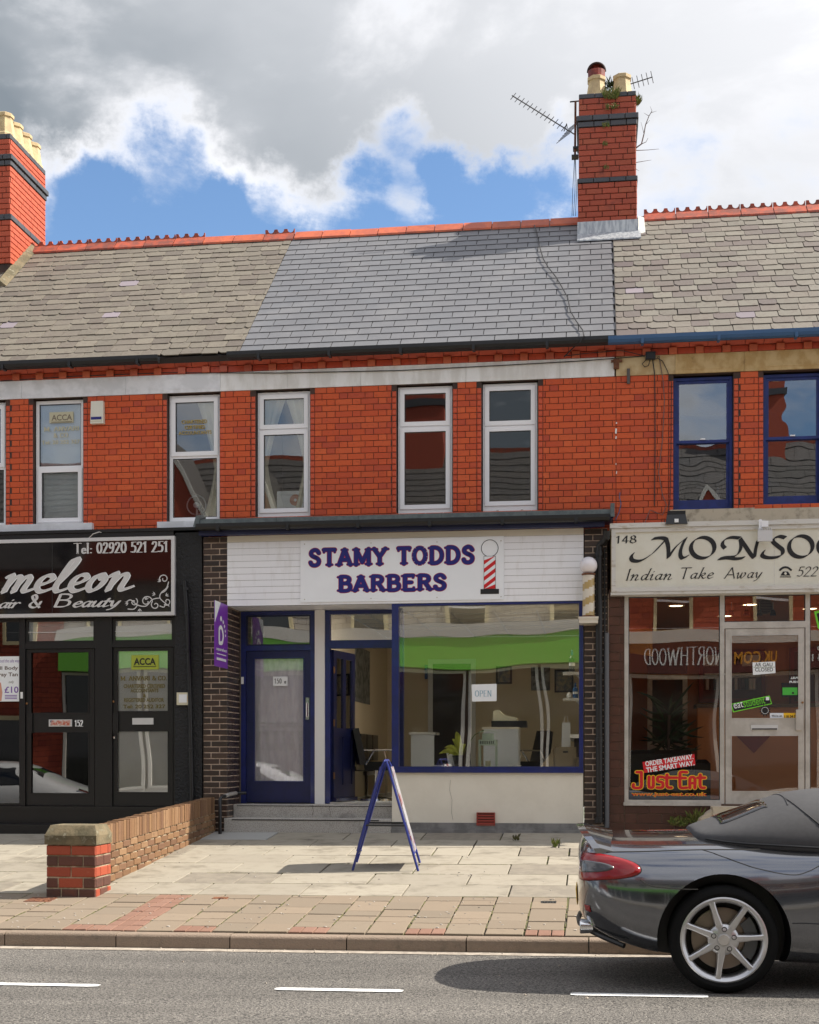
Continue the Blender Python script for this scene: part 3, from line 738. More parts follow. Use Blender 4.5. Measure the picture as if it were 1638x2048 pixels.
# ------------------------------------------------------------------ the terrace
XA, XB, XC, XD = -9.95, PX(441, 0), PX(1232, 0), PX(1232, 0) + 5.1
XR = PX(478, -.17)   # where the old slates meet the new ones
Z_LINT0 = PZ(700, 773, 0); Z_LINT1 = PZ(700, 735.5, 0); Z_DENT1 = PZ(700, 722, 0); Z_COR1 = PZ(700, 709, 0)
EY = -.17; EZ = PZ(819, 692, EY); RY = 3.05; RZt = PZ(819, 461, RY); PIT = atan2(RZt - EZ, RY - EY); SLOPE = sqrt((RZt - EZ) ** 2 + (RY - EY) ** 2)
ZW0 = 3.3
def make_house(x0, x1, label): return empty('terraced_house', ((x0 + x1) / 2, 0, 0), label, 'house', None)
HL = make_house(XA, XB, 'left brick terraced house above the black hair and beauty shop')
HM = make_house(XB, XC, 'middle terraced house with dark new slates above the blue and white barber shop')
HR = make_house(XC, XD, 'right terraced house with blue sash windows above the Indian take away')
wins = {'L': [(-88, 11, 808, 1056), (66, 166, 800, 1052), (334, 439, 790, 1044)],
        'M': [(511, 620, 783, 1036), (793, 905, 774, 1029), (963, 1076, 767, 1022)],
        'R': [(1347, 1467, 748, 1018), (1527, 1648, 741, 1010), (1800, 1912, 730, 1002)]}
HOLES = {}
for h, lst in wins.items():
    HOLES[h] = []
    for (u0, u1, v0, v1) in lst:
        um = (u0 + u1) / 2; z0 = PZ(um, v1, 0); HOLES[h].append((PX(u0, 0), PX(u1, 0), z0, Z_LINT0))
COURSE, ST, HD = .0787, .2275, .1105
def upper_wall(house, key, x0, x1, limit):
    holes = HOLES[key]; mb = MB()
    # backing: strips round the openings
    xs = sorted(set([x0, x1] + [a for h in holes for a in h[:2]])); xs = [x for x in xs if x0 <= x <= x1]
    for a, b in zip(xs, xs[1:]):
        hh = [h for h in holes if h[0] <= (a + b) / 2 <= h[1]]
        if hh: mb.box(a, b, .004, .25, ZW0, hh[0][2])
        else: mb.box(a, b, .004, .25, ZW0, Z_LINT0)
    mb.box(x0, x1, .006, .25, Z_LINT0, EZ + .15)
    wall = mb.build('wall', 'mortar_dark', house)
    jw = .062
    holes2 = [(a - jw, b + jw, c, d) for a, b, c, d in holes]
    z1 = Z_LINT0; n = int((z1 - ZW0) / COURSE); z0 = z1 - n * COURSE
    per = ST + HD
    items = lay_courses(x0, x1, z0, z1, COURSE, [ST, HD], [.0, per / 2 + .004], .0065, holes2)
    items = [q for q in items if q[1] > PZ(700, 1075, 0) or key == 'R']
    put_bricks(items, 0, 'red_brick', wall, limit)
    jit = []
    for (a, b, c, d) in holes:
        for i in range(n):
            z = z0 + (i + .5) * COURSE
            if c - .0 < z < d - .04:
                jit += [(a - jw / 2, z, jw - .006, COURSE - .006), (b + jw / 2, z, jw - .006, COURSE - .006)]
    put_bricks(jit, 0, 'jamb_brick', wall, 120, proud=.006, ch=.011, name='jamb_brick', restname='jamb_bricks')
    # cornice and dentils
    p = .326; cit = []; dit = []; dre = []
    x = x0 + .0
    while x < x1 - .05:
        dit.append((x + .05, (Z_LINT1 + Z_DENT1) / 2, .100, Z_DENT1 - Z_LINT1 - .006)); dre.append((x + .213, (Z_LINT1 + Z_DENT1) / 2, .215, Z_DENT1 - Z_LINT1 - .008)); x += p
    dre = [(min(d[0] + .1075, x1) / 2 + (d[0] - .1075) / 2, d[1], min(d[0] + .1075, x1) - (d[0] - .1075), d[3]) for d in dre if d[0] - .08 < x1]
    put_bricks([d for d in dit if d[0] + .04 < x1], 0, 'dentil', wall, 200, proud=.045, depth=.06, name='dentil_brick')
    put_bricks(dre, 0, 'cornice_brick', wall, 200, proud=.012, name='cornice_brick')
    x = x0
    hh = Z_COR1 - Z_DENT1
    while x < x1 - .02:
        L = min(.226, x1 - x); a, b = x + .003, x + L - .003
        MB().hexa([(a, -.015, Z_DENT1 + .003), (b, -.015, Z_DENT1 + .003), (b, .1, Z_DENT1 + .003), (a, .1, Z_DENT1 + .003)],
                  [(a, -.075, Z_COR1), (b, -.075, Z_COR1), (b, .1, Z_COR1), (a, .1, Z_COR1)]).build('cornice_brick', 'cornice_brick', wall, recalc=True); x += L
    return wall
wallL = upper_wall(HL, 'L', XA, XB, 300); wallM = upper_wall(HM, 'M', XB, XC, 300); wallR = upper_wall(HR, 'R', XC, XD, 300)
# white / cream lintel band
def band(house, edges, mat, Y=-.012):
    for a, b in zip(edges, edges[1:]):
        boxobj('lintel', mat, (a + .0015, b - .0015, Y, .2, Z_LINT0 + .001, Z_LINT1 - .001), house)
band(HL, [XA] + [PX(u, 0) for u in (-40, 44, 252, 441)], 'band_left')
band(HM, [XB] + [PX(u, 0) for u in (575, 722, 932, 1120, 1229)], 'band_white')
band(HR, [XC] + [PX(u, 0) for u in (1308, 1350)], 'band_cream', -.014); band(HR, [PX(u, 0) for u in (1350, 1488, 1700, 1950)] + [XD], 'band_gold', -.018)
for key, hs_, bm_ in (('L', HL, 'band_left'), ('M', HM, 'band_white'), ('R', HR, 'band_gold')):
    for (a, b, c, d) in HOLES[key]:
        zz = Z_LINT0 + .045; y = -.024 if key == 'R' else -.016
        MB().prism([(a + .08, zz + .022), (a + .03, zz), (b - .03, zz), (b - .08, zz + .022)], y, 0).build('lintel_moulding', bm_, hs_)
# stone sills
def sill(house, u0, u1, v0, v1, mat, Y=-.07):
    a, b, c, d = rect(u0, u1, v0, v1, Y); return boxobj('window_sill', mat, (a, b, Y, .12, c, d), house)
sill(HL, -120, 184, 1049, 1069, 'band_left'); sill(HL, 314, 441, 1042, 1061, 'band_left')
for (a, b) in ((1340, 1478), (1478, 1509), (1509, 1700), (1780, 1930)): sill(HR, a, b, 1018 - (a - 1340) * .018, 1044 - (a - 1340) * .018, 'sill_stone')
# ---- windows
def upvc_window(house, hole, split, Y=.075, low_case=False, up_case=True, mat='upvc', gm='glass_up', bottom=.03):
    a, b, c, d = hole; a += .012; b -= .012; d -= .02; zt = c + (d - c) * split
    w = MB().ring(a, b, c, d, .045, Y, Y + .07, wb=.045 + bottom); w.box(a + .045, b - .045, Y + .001, Y + .07, zt - .022, zt + .022)
    win = w.build('window', mat, house)
    for (z0, z1, case) in ((c + .045 + bottom, zt - .022, low_case), (zt + .022, d - .045, up_case)):
        x0, x1 = a + .045, b - .045; i = 0
        if case:
            MB().ring(x0 - .018, x1 + .018, z0 - .012, z1 + .012, .055, Y - .016, Y - .0005).build('casement', mat, win); i = .037
        MB().ring(x0 + i, x1 - i, z0 + i, z1 - i, .008, Y + .006, Y + .03).build('gasket', 'gasket', win)
        boxobj('pane', gm, (x0 + i + .006, x1 - i - .006, Y + .014, Y + .02, z0 + i + .006, z1 - i - .006), win)
    for k in (.25, .7): boxobj('drain_cap', 'upvc_grey', (a + (b - a) * k, a + (b - a) * k + .03, Y - .006, Y, c + .02, c + .03), win)
    return win
upvc_window(HL, HOLES['L'][0], .48); 
w2 = upvc_window(HL, HOLES['L'][1], .47, low_case=True, up_case=False); w3 = upvc_window(HL, HOLES['L'][2], .52, up_case=True)
m1 = upvc_window(HM, HOLES['M'][0], .705, low_case=True, bottom=.05); m2 = upvc_window(HM, HOLES['M'][1], .69, low_case=True, bottom=.05); m3 = upvc_window(HM, HOLES['M'][2], .67, low_case=True, bottom=.05)
for i in range(3):
    a, b, c, d = HOLES['R'][i]; d -= .03; Y = .085; zm = c + (d - c) * .51
    win = MB().ring(a + .005, b - .005, c, d, .035, Y, Y + .1, wb=.03).build('sash_window', 'sash_blue', HR)
    MB().ring(a + .04, b - .04, zm, d - .036, .035, Y + .02, Y + .055).build('upper_sash', 'sash_blue', win)
    MB().ring(a + .04, b - .04, c + .03, zm + .03, .035, Y + .058, Y + .095, wb=.11).build('lower_sash', 'sash_blue', win)
    boxobj('pane', 'glass_old', (a + .07, b - .07, Y + .03, Y + .036, zm + .03, d - .066), win)
    boxobj('pane', 'glass_old', (a + .07, b - .07, Y + .07, Y + .076, c + .13, zm), win)
    boxobj('sash_catch', 'upvc', ((a + b) / 2 - .03, (a + b) / 2 + .03, Y + .0, Y + .02, zm + .036, zm + .05), win)
# rooms behind the upper windows
def room(house, x0, x1, y0, y1, z0, z1, mats, wallback=True):
    mf, mw, mc = mats
    boxobj('room_floor', mf, (x0, x1, y0, y1, z0 - .04, z0), house); boxobj('room_ceiling', mc, (x0, x1, y0, y1, z1, z1 + .04), house)
    boxobj('room_wall', mw, (x0, x1, y1, y1 + .05, z0 + .001, z1 - .001), house)
    boxobj('room_wall', mw, (x0 - .05, x0, y0, y1, z0 + .001, z1 - .001), house); boxobj('room_wall', mw, (x1, x1 + .05, y0, y1, z0 + .001, z1 - .001), house)
for hs_, a, b in ((HL, XA, XB), (HM, XB, XC), (HR, XC, XD)):
    room(hs_, a + .08, b - .08, .26, 3.2, 3.55, 6.0, ('dark_room', 'mid_room', 'mid_room'))
# pale sheet painted as the sky reflection in one office window, lettering on both
a, b, c, d = HOLES['L'][1]; zt = c + (d - c) * .47
boxobj('sky_reflection_sheet', 'sky_reflection_tone', (a + .05, b - .05, .125, .13, c + .06, d - .04), w2)
def txt_u(text, u0, u1, v0, v1, Y, mat, parent, bold=.02, shear=0., name='lettering', **k):
    X0, X1, Z0, Z1 = rect(u0, u1, v0, v1, Y); return sans(text, name, mat, parent, X0, X1, Z0, Z1, Y, bold, shear, **k)
yy = .0755 + .012
panel('emblem_panel', 'pale_gold', w2, rpoly(99, 147, 824, 846, .085), .085, .003)
txt_u('ACCA', 103, 144, 829, 841, .080, 'mid_room', w2); 
X0, X1, Z0, Z1 = rect(103, 144, 829, 843, .080); MB().ring(X0, X1, Z0 - .012, Z0 + .0, .004, .0795, .0805).build('emblem_line', 'mid_room', w2)
roman('M. ANVARI', 'lettering', 'pale_gold', w2, *rect(88, 158, 853, 862, .084), .084, w=.2); roman('& Co.'.replace('o', 'O'), 'lettering', 'pale_gold', w2, *rect(107, 139, 866, 875, .084), .084, w=.2)
txt_u('Tel: 20 252 327', 83, 160, 880, 888, .084, 'pale_gold', w2)
for s_, v, (ua, ub) in (('CHARTERED', 843, (363, 414)), ('CERTIFIED', 854, (369, 410)), ('ACCOUNTANTS', 865, (357, 423))):
    txt_u(s_, ua, ub, v - 3.5, v + 4, .080, 'gold_letter', w3)
# draped curtains and things on the sills inside
def drape(house, hole, side, Y=.15, mat='curtain'):
    a, b, c, d = hole; mb = MB(); n = 14; w = b - a
    for i in range(n):
        f0, f1 = i / n, (i + 1) / n
        def q(f, k): # swag: wide at the top, gathered at 40 % height
            z = d - (d - c) * f; g_ = .20 + .62 * abs(f - .58) ** 1.3; x = (a - .05 + w * g_ * k * 1.2) if side < 0 else (b + .05 - w * g_ * k * 1.2)
            return (x, Y + .03 * sin(k * 14), z)
        for k in range(8): mb.face([q(f0, k / 8), q(f0, (k + 1) / 8), q(f1, (k + 1) / 8), q(f1, k / 8)])
    return mb.build('curtain', mat, house, smooth=True)
drape(HL, HOLES['L'][2], 1); drape(HM, HOLES['M'][0], -1); drape(HM, HOLES['M'][0], 1)
lf = panel('leaflet', 'paper', None, rpoly(554, 608, 982, 1022, .16), .16); tag(lf, 'pale leaflet propped inside the upper window over the blue door', 'leaflet')
X0, X1, Z0, Z1 = rect(575, 606, 988, 1012, .15); MB().lathe([(.02, 0), (.075, 0), (.075, .002), (.02, .002)], ((X0 + X1) / 2, .153, (Z0 + Z1) / 2), 'y', 24, cap=False).build('print', 'magenta_skin', lf)
fan = empty('desk_fan', P(398, 1040, .5), 'white desk fan inside the upper window beside the sign corner', 'fan')
pc = P(392, 1010, .5); MB().lathe([(.13, 0), (.14, .02), (.13, .04), (.12, .02), (.13, 0)], pc, 'y', 24, cap=False).build('guard', 'upvc', fan); MB().lathe([(.01, -.02), (.04, 0), (.04, .1), (.01, .12)], pc, 'y', 12).build('motor', 'upvc', fan)
MB().tube([pc + Vector((0, .05, -.04)), pc + Vector((0, .05, -.45))], .015).build('stand', 'upvc', fan)
can = empty('spray_can', P(1436, 1000, .3), 'small white bottle behind the left blue sash window', 'bottle'); MB().lathe([(.022, -.03), (.024, .06), (.012, .08), (.022, .09), (.022, .12), (.01, .135)], P(1436, 996, .3), 'z', 12).build('body', 'upvc', can)

# ---- roofs
def roof_frame(x, s, lift=0.):
    """matrix: local x along the eaves, local y up the slope, local z out of the roof"""
    c, s_ = cos(PIT), sin(PIT)
    o = Vector((x, EY + s * c, EZ + s * s_)) + Vector((0, -s_, c)) * lift
    return Matrix(((1, 0, 0, o.x), (0, c, -s_, o.y), (0, s_, c, o.z), (0, 0, 0, 1)))
SC = {}
def slate_mesh(w, l, th, mat, cut, key):
    k = (round(w, 2), l, th, mat, cut, key)
    if k in SC: return SC[k]
    a = w / 2; c = cut
    pts = [(-a + c, 0), (a - c * .4, 0), (a, c * .5), (a, l), (-a, l), (-a, c)] if key else [(-a, 0), (a, 0), (a, l), (-a, l)]
    mb = MB(); mb.hexa([(x, y, -th) for x, y in pts], [(x, y, 0) for x, y in pts])
    me = bpy.data.meshes.new('slate'); me.from_pydata(mb.v, [], mb.f); me.materials.append(MAT[mat]); SC[k] = me; return me
def roof(house, x0, x1, mat, w, gauge, jitter, cut, limit, old, skip=None):
    mb = MB(); t = -.02
    q = [roof_frame(x0, 0, t), roof_frame(x1, 0, t), roof_frame(x1, SLOPE, t), roof_frame(x0, SLOPE, t)]; q2 = [roof_frame(x0, 0, -.1), roof_frame(x1, 0, -.1), roof_frame(x1, SLOPE, -.1), roof_frame(x0, SLOPE, -.1)]
    mb.hexa([m_.translation for m_ in q2], [m_.translation for m_ in q])
    mb.hexa([(x0, RY, RZt - .1), (x1, RY, RZt - .1), (x1, 2 * RY - EY, EZ - .1), (x0, 2 * RY - EY, EZ - .1)], [(x0, RY, RZt), (x1, RY, RZt), (x1, 2 * RY - EY, EZ), (x0, 2 * RY - EY, EZ)])
    rf = mb.build('roof', 'roof_under', house)
    n = int(round(SLOPE / gauge)); g_ = SLOPE / n; items = []
    for r in range(n):
        x = x0 - (w * .5 if r % 2 else 0)
        while x < x1:
            ww = w * (RU(.88, 1.12) if old else 1)
            a, b = max(x, x0), min(x + ww, x1)
            if b - a > .03 and not (skip and skip((a + b) / 2, r * g_)):
                items.append(((a + b) / 2, r * g_ + (RU(-.010, .010) if old else 0), b - a - (.007 if old else .0075), r, (R() - .5) * (.035 if old else .004)))
            x += ww
    items.sort(key=lambda q: abs(q[0] + 2.5) * .25 + q[3] * .1)
    rest = MB()
    for i, (xc, s, ww, r, tw) in enumerate(items):
        l = g_ + .055; th = .012 if old else .007
        m_ = roof_frame(xc, s, .018 + (RU(0, .006) if old else 0)) @ Matrix.Rotation(-.045 + (RU(-.012, .006) if old else 0), 4, 'X') @ Matrix.Rotation(tw, 4, 'Z')
        mm = mat
        if old and R() < .02: mm = 'patch_slate'
        if old and R() < .0008: mm = 'lead_slate'
        key = old and R() < .75; cc = round(random.choice((.015, .03, .05)), 3) if key else 0
        me = slate_mesh(round(ww, 2) if i < limit else ww, l, th, mm, cc, key)
        if i < limit: inst('slate', me, m_, rf)
        else:
            k = len(rest.v); rest.v += [tuple(m_ @ v.co) for v in me.vertices]; rest.f += [tuple(k + j for j in p.vertices) for p in me.polygons]; rest.m += [0] * len(me.polygons)
    if rest.v: tag(rest.build('slates', mat, rf, recalc=False), kind='stuff')
    return rf
ch_u0, ch_u1 = 1157, 1274
rfL = roof(HL, XA, XR, 'old_slate', .255, .195, 1, .03, 300, True)
rfM = roof(HM, XR, XC - .0, 'new_slate', .30, .203, 0, 0, 300, False)
rfR = roof(HR, XC, XD, 'right_slate', .25, .195, 1, .02, 300, True)
# ridge tiles
def ridge_tile(rf, x0, x1, crest, mat, dz=0.):
    a, b = x0 + .006, x1 - .006; y, z = RY, RZt + .03 + dz; mb = MB()
    sec = [(-.17, -.145), (-.165, -.115), (-.02, .028), (.02, .028), (.165, -.115), (.17, -.145), (0, -.03)]
    mb.hexa([(a, y + p[0], z + p[1]) for p in sec], [(b, y + p[0], z + p[1]) for p in sec])
    if crest:
        poly = [(a, z + .02)]; n = 3; L = (b - a) / n
        for i in range(n):
            s = a + i * L; poly += [(s + .0, z + .095), (s + L * .18, z + .095)]
            for k in range(7): an = pi - pi * k / 6; poly.append((s + L * .59 + L * .33 * cos(an), z + .092 - .055 * sin(an)))
            poly.append((s + L * .99, z + .095))
        poly.append((b, z + .02)); mb.prism(poly, y - .016, y + .016)
    mb.build('ridge_tile', mat, rf)
def ridge_run(rf, x0, x1, L, crestf, mat):
    n = max(1, int(round((x1 - x0) / L))); L = (x1 - x0) / n
    for i in range(n):
        cr = crestf(i, n); ridge_tile(rf, x0 + i * L, x0 + (i + 1) * L, cr, 'ridge_old' if cr else mat, RU(-.006, .006))
    MB().hexa([(x0, RY - .16, RZt - .125), (x1, RY - .16, RZt - .125), (x1, RY + .16, RZt - .125), (x0, RY + .16, RZt - .125)], [(x0, RY - .01, RZt + .03), (x1, RY - .01, RZt + .03), (x1, RY + .01, RZt + .03), (x0, RY + .01, RZt + .03)]).build('ridge_bedding', 'ridge_mortar', rf)
XCL0, XCL1 = PX(1157.5, 2.55), PX(1272.5, 2.55)
ridge_run(rfL, PX(62, RY), XR + .02, .45, lambda i, n: i not in (n - 2, n - 3), 'ridge_new')
ridge_run(rfM, XR + .03, XCL0, .45, lambda i, n: False, 'ridge_new')
ridge_run(rfR, PX(1287, RY), XD, .45, lambda i, n: True, 'ridge_old')
# gutters
def gutter(house, x0, x1, mat, dy=0., dz=0., brackets=True):
    mb = MB(); y, z = EY - .075 + dy, EZ - .055 + dz; prof = [(-.055, .045), (-.055, .0), (-.04, -.035), (0, -.052), (.04, -.035), (.055, 0), (.055, .045), (.045, .045), (.03, -.02), (-.03, -.02), (-.045, .045)]
    mb.hexa([(x0, y + p[0], z + p[1]) for p in prof], [(x1, y + p[0], z + p[1]) for p in prof])
    g_ = mb.build('gutter', mat, house)
    if brackets:
        x = x0 + .4
        while x < x1 - .1: boxobj('bracket', mat, (x, x + .035, y - .062, y + .06, z - .062, z + .0), g_); x += .92
    return g_
gutter(HL, XA, PX(317, -.25), 'black_pipe'); gutter(HL, PX(455, -.25) - .0, XB + .001, 'black_pipe') if PX(455, -.25) < XB - .05 else None
gutter(HM, PX(455, -.25), XC - .0, 'black_pipe'); gutter(HR, XC - .10, XD, 'blue_gutter', -.01, -.01)
for hs_, a, b in ((HL, XA, XB), (HM, XB, XC), (HR, XC, XD)):
    boxobj('eaves_board', 'roof_under' if hs_ is not HR else 'dark_navy', (a + .001, b - .001, -.085, .05, Z_COR1 + .002, EZ - .02), hs_)
boxobj('eaves_board', 'cream_wall', (PX(317, -.12), PX(455, -.12), -.12, -.087, Z_COR1 + .03, EZ - .03), HL)
boxobj('eaves_board', 'cream_wall', (PX(850, -.1), PX(1125, -.1), -.098, -.087, Z_COR1 + .012, Z_COR1 + .05), HM)
# lead dressed over the party walls
for xx, mm in ((XC, 'roof_under'),): 
    q = [roof_frame(xx - .004, .0, .03), roof_frame(xx + .004, .0, .03), roof_frame(xx + .004, SLOPE * .8, .03), roof_frame(xx - .004, SLOPE * .8, .03)]
    mb = MB(); mb.hexa([m_.translation - Vector((0, 0, .03)) for m_ in q], [m_.translation for m_ in q]); mb.build('soaker', mm, rfR)

# ---- chimneys
def chimney(house, x0, x1, y0, y1, us, levels, matb, sides, pots, limit):
    """levels: list of (v_bottom, v_top, material, swell) read at column us on the front plane"""
    zs = [(PZ(us, a, y0), PZ(us, b, y0), m_, w_) for a, b, m_, w_ in levels]; zb = zs[0][0] - 1.2; zt = zs[-1][1]
    core = MB().box(x0 + .012, x1 - .012, y0 + .012, y1 - .012, zb, zt - .01).build('chimney', 'mortar_dark', house)
    cnt = 0
    for (za, zb_, m_, w_) in zs:
        nb = max(1, int(round((zb_ - za) / .085)))
        for face in sides:
            if face == 'front': xf = Matrix.Identity(4); lo, hi, Y = x0 - w_, x1 + w_, y0 - w_
            elif face == 'right': xf = Matrix.Translation((x1 + w_, 0, 0)) @ Matrix.Rotation(pi / 2, 4, 'Z'); lo, hi, Y = y0 - w_ + .012, y1 + w_, 0
            elif face == 'left': xf = Matrix.Translation((x0 - w_, 0, 0)) @ Matrix.Rotation(-pi / 2, 4, 'Z'); lo, hi, Y = -y1 - w_, -y0 + w_ - .012, 0
            ln = .232
            it = lay_courses(lo, hi, za, zb_, (zb_ - za) / nb, [ln], [0, .116, .06, .17], .009)
            k = min(len(it), max(0, limit - cnt)); cnt += k
            put_bricks(it, Y, m_, core, k, xf, proud=0., depth=.06 + w_, ch=.005)
        if w_ > 0 or m_ == 'blue_brick': boxobj('band_core', 'mortar_dark', (x0 - w_ + .02, x1 + w_ - .02, y0 - w_ + .02, y1 + w_ - .02, za + .004, zb_ - .004), core)
    for (px, py, h, r0, r1, mm, cowl) in pots:
        c = Vector((px, py, zt))
        pot = MB().lathe([(r0 * 1.12, -.02), (r0 * 1.1, .03), (r0, .05), (r1 * 1.0, h * .72), (r1, h * .80), (r1 * 1.13, h * .84), (r1 * 1.13, h * .97), (r1 * 1.0, h), (r1 * .8, h), (r1 * .75, h * .5)], c, 'z', 8 if not cowl or True else 12, cap=False).build('chimney_pot', mm, core)
        MB().lathe([(.0, h * .6), (r1 * .78, h * .6)], c, 'z', 8, cap=False).build('flue', 'flue_dark', core)
        if cowl:
            z0 = h * .98
            mb = MB().lathe([(r1 * 1.0, z0), (r1 * 1.02, z0 + .10)], c, 'z', 16, cap=False); mb.build('cowl_collar', 'terracotta', core)
            mb = MB(); rr = r1 * 1.02
            for i in range(12):
                for j in range(6):
                    a0, a1 = pi * i / 12 - 0, pi * (i + 1) / 12; e0, e1 = (pi / 2) * j / 6, (pi / 2) * (j + 1) / 6
                    def sp_(a_, e_): return c + Vector((rr * cos(e_) * cos(a_), rr * cos(e_) * sin(a_), z0 + .10 + rr * 1.05 * sin(e_)))
                    mb.face([sp_(a0, e0), sp_(a1, e0), sp_(a1, e1), sp_(a0, e1)])
            mb.build('cowl_hood', 'terracotta', core, smooth=True)
            mb = MB().tube([c + Vector((rr * cos(t_), 0, z0 + .10 + rr * 1.05 * sin(t_))) for t_ in [pi * i / 16 for i in range(17)]], .016, 6); mb.build('cowl_rim', 'flue_dark', core)
            boxobj('cowl_dark', 'flue_dark', (c.x - rr * .8, c.x + rr * .8, c.y + .02, c.y + .03, c.z + z0 + .08, c.z + z0 + .16), core)
    return core
cy0, cy1 = 2.55, 3.55
chR = chimney(HR, XCL0, XCL1, cy0, cy1, 1157, [(448, 368, 'chimney_brick', .012), (368, 358, 'blue_brick', .022), (358, 256, 'chimney_brick', 0), (256, 244.5, 'blue_brick', .014), (244.5, 233, 'blue_brick', .034), (233, 198, 'chimney_brick', .0), (198, 188, 'blue_brick', .0)],
      'chimney_brick', ('front', 'left', 'right'), [(PX(1193, cy0 + .3), cy0 + .3, .36, .16, .125, 'pot_buff', True), (PX(1244, cy0 + .3), cy0 + .3, .36, .16, .125, 'pot_buff', False), (PX(1193, cy0 + .75), cy0 + .75, .32, .15, .12, 'terracotta', False)], 300)
zf = PZ(1157, 448, cy0)
MB().hexa([(XCL0 - .02, cy0 - .035, zf - .2), (XCL1 + .03, cy0 - .035, zf - .2), (XCL1 + .03, cy1, zf - .2), (XCL0 - .02, cy1, zf - .2)], [(XCL0 - .02, cy0 - .02, zf + .02), (XCL1 + .03, cy0 - .02, zf + .02), (XCL1 + .03, cy1, zf + .02), (XCL0 - .02, cy1, zf + .02)]).build('flashing', 'lead', chR)
q = [roof_frame(XCL0 - .02, 3.33, .045), roof_frame(XCL1 + .06, 3.33, .045), roof_frame(XCL1 + .06, 3.72, .06), roof_frame(XCL0 - .02, 3.72, .06)]
MB().hexa([m_.translation - Vector((0, 0, .02)) for m_ in q], [m_.translation for m_ in q]).build('apron', 'lead', chR)
MB().hexa([(XCL1 + .03, cy0 - .05, zf - .22), (XCL1 + .13, cy0 - .03, zf - .18), (XCL1 + .13, cy1, zf - .1), (XCL1 + .03, cy1, zf - .1)], [(XCL1 + .03, cy0 - .03, zf + .06), (XCL1 + .12, cy0 + .25, zf + .14), (XCL1 + .14, cy1, zf + .16), (XCL1 + .03, cy1, zf + .1)]).build('side_flashing', 'flash_white', chR)
ly0 = 2.3; lx1 = PX(21, ly0); lx0 = lx1 - 1.0; ly1 = 3.62
chL = chimney(HL, lx0, lx1, ly0, ly1, 18, [(527, 440, 'left_chimney_brick', .012), (440, 428, 'blue_brick', .024), (428, 331, 'left_chimney_brick', 0), (331, 320, 'blue_brick', .016), (320, 309, 'blue_brick', .04), (309, 277, 'left_chimney_brick', 0), (277, 266, 'blue_brick', 0)],
      'left_chimney_brick', ('front', 'right'), [(lx1 - .16, ly0 + .16 + .335 * i, .36, .15, .12, 'pot_buff', False) for i in range(4)], 300)
q = [roof_frame(lx1 + .0, 2.72, .02), roof_frame(lx1 + .12, 2.72, .02), roof_frame(lx1 + .12, SLOPE, .02), roof_frame(lx1 + .0, SLOPE, .02)]
MB().hexa([m_.translation for m_ in q], [m_.translation + Vector((0, 0, .10 if i in (0, 3) else .01)) for i, m_ in enumerate(q)]).build('mortar_fillet', 'coping', chL)

# ------------------------------------------------------------------ middle shopfront (barber)
FLZ = .34
def pier(house, x0, x1, y0, y1, z0, z1, mat, mort, course, limit, sides, lens=(.225,), offs=(0, .112), jnt=.014, label=None):
    core = MB().box(x0 + .012, x1 - .012, y0 + .012, y1, z0, z1).build('pier', mort, house)
    for face in sides:
        if face == 'front': xf = Matrix.Identity(4); lo, hi, Y = x0, x1, y0
        elif face == 'right': xf = Matrix.Translation((x1, 0, 0)) @ Matrix.Rotation(pi / 2, 4, 'Z'); lo, hi, Y = y0 + .018, y1, 0
        it = lay_courses(lo, hi, z0, z1, course, list(lens), list(offs), jnt)
        put_bricks(it, Y, mat, core, limit, xf, proud=-.002, depth=.02, ch=.004)
    return core
px0, px1 = PX(405, YS), PX(455, YS)
pier(HM, px0, px1, YS, .32, -.05, 3.77, 'dark_brick', 'dark_brick_mortar', .0742, 300, ('front', 'right'))
pier(HM, PX(1167, YS) + .002, PX(1216, YS), YS + .01, .1, -.05, 3.77, 'dark_brick', 'dark_brick_mortar', .0742, 200, ('front',))
# boarding
wx0, wx1 = px1 - .002, PX(1167, YS); zt, zb = PZ(700, 1067, YS), PZ(700, 1209, YS)
boxobj('fascia_back', 'gasket', (wx0, wx1, YS + .006, YS + .05, zb + .004, zt), HM)
nb = 11
for i in range(nb):
    a = zb + (zt - zb) * i / nb; b = zb + (zt - zb) * (i + 1) / nb
    MB().hexa([(wx0, YS - .008, a + .0035), (wx1, YS - .008, a + .0035), (wx1, YS + .005, a + .0035), (wx0, YS + .005, a + .0035)],
              [(wx0, YS - .003, b), (wx1, YS - .003, b), (wx1, YS + .005, b), (wx0, YS + .005, b)]).build('weatherboard', 'cream_wall' if i == nb - 1 else 'weatherboard', HM)
boxobj('soffit', 'weatherboard', (wx0, wx1, YS + .05, .36, zb + .004, zb + .02), HM)
# canopy and its gutter
kx0, kx1 = PX(390, -.48), PX(1226, -.48); ck = PZ(700, 1038, -.05); 
MB().hexa([(kx0, -.46, zt + .085), (kx1, -.46, zt + .085), (kx1, .0, zt + .085), (kx0, .0, zt + .085)], [(kx0, -.44, zt + .17), (kx1, -.44, zt + .17), (kx1, -.005, ck + .03), (kx0, -.005, ck + .03)]).build('canopy', 'dark_navy', HM)
for i in range(5):
    a = kx0 + (kx1 - kx0) * i / 5; b = kx0 + (kx1 - kx0) * (i + 1) / 5
    MB().hexa([(a + .003, -.475, zt + .13), (b - .001, -.475, zt + .13), (b - .001, -.006, ck - .0), (a + .003, -.006, ck - .0)], [(a + .003, -.455, zt + .195), (b - .001, -.455, zt + .195), (b - .001, -.006, ck + .055), (a + .003, -.006, ck + .055)]).build('canopy_lead', 'lead_canopy', HM)
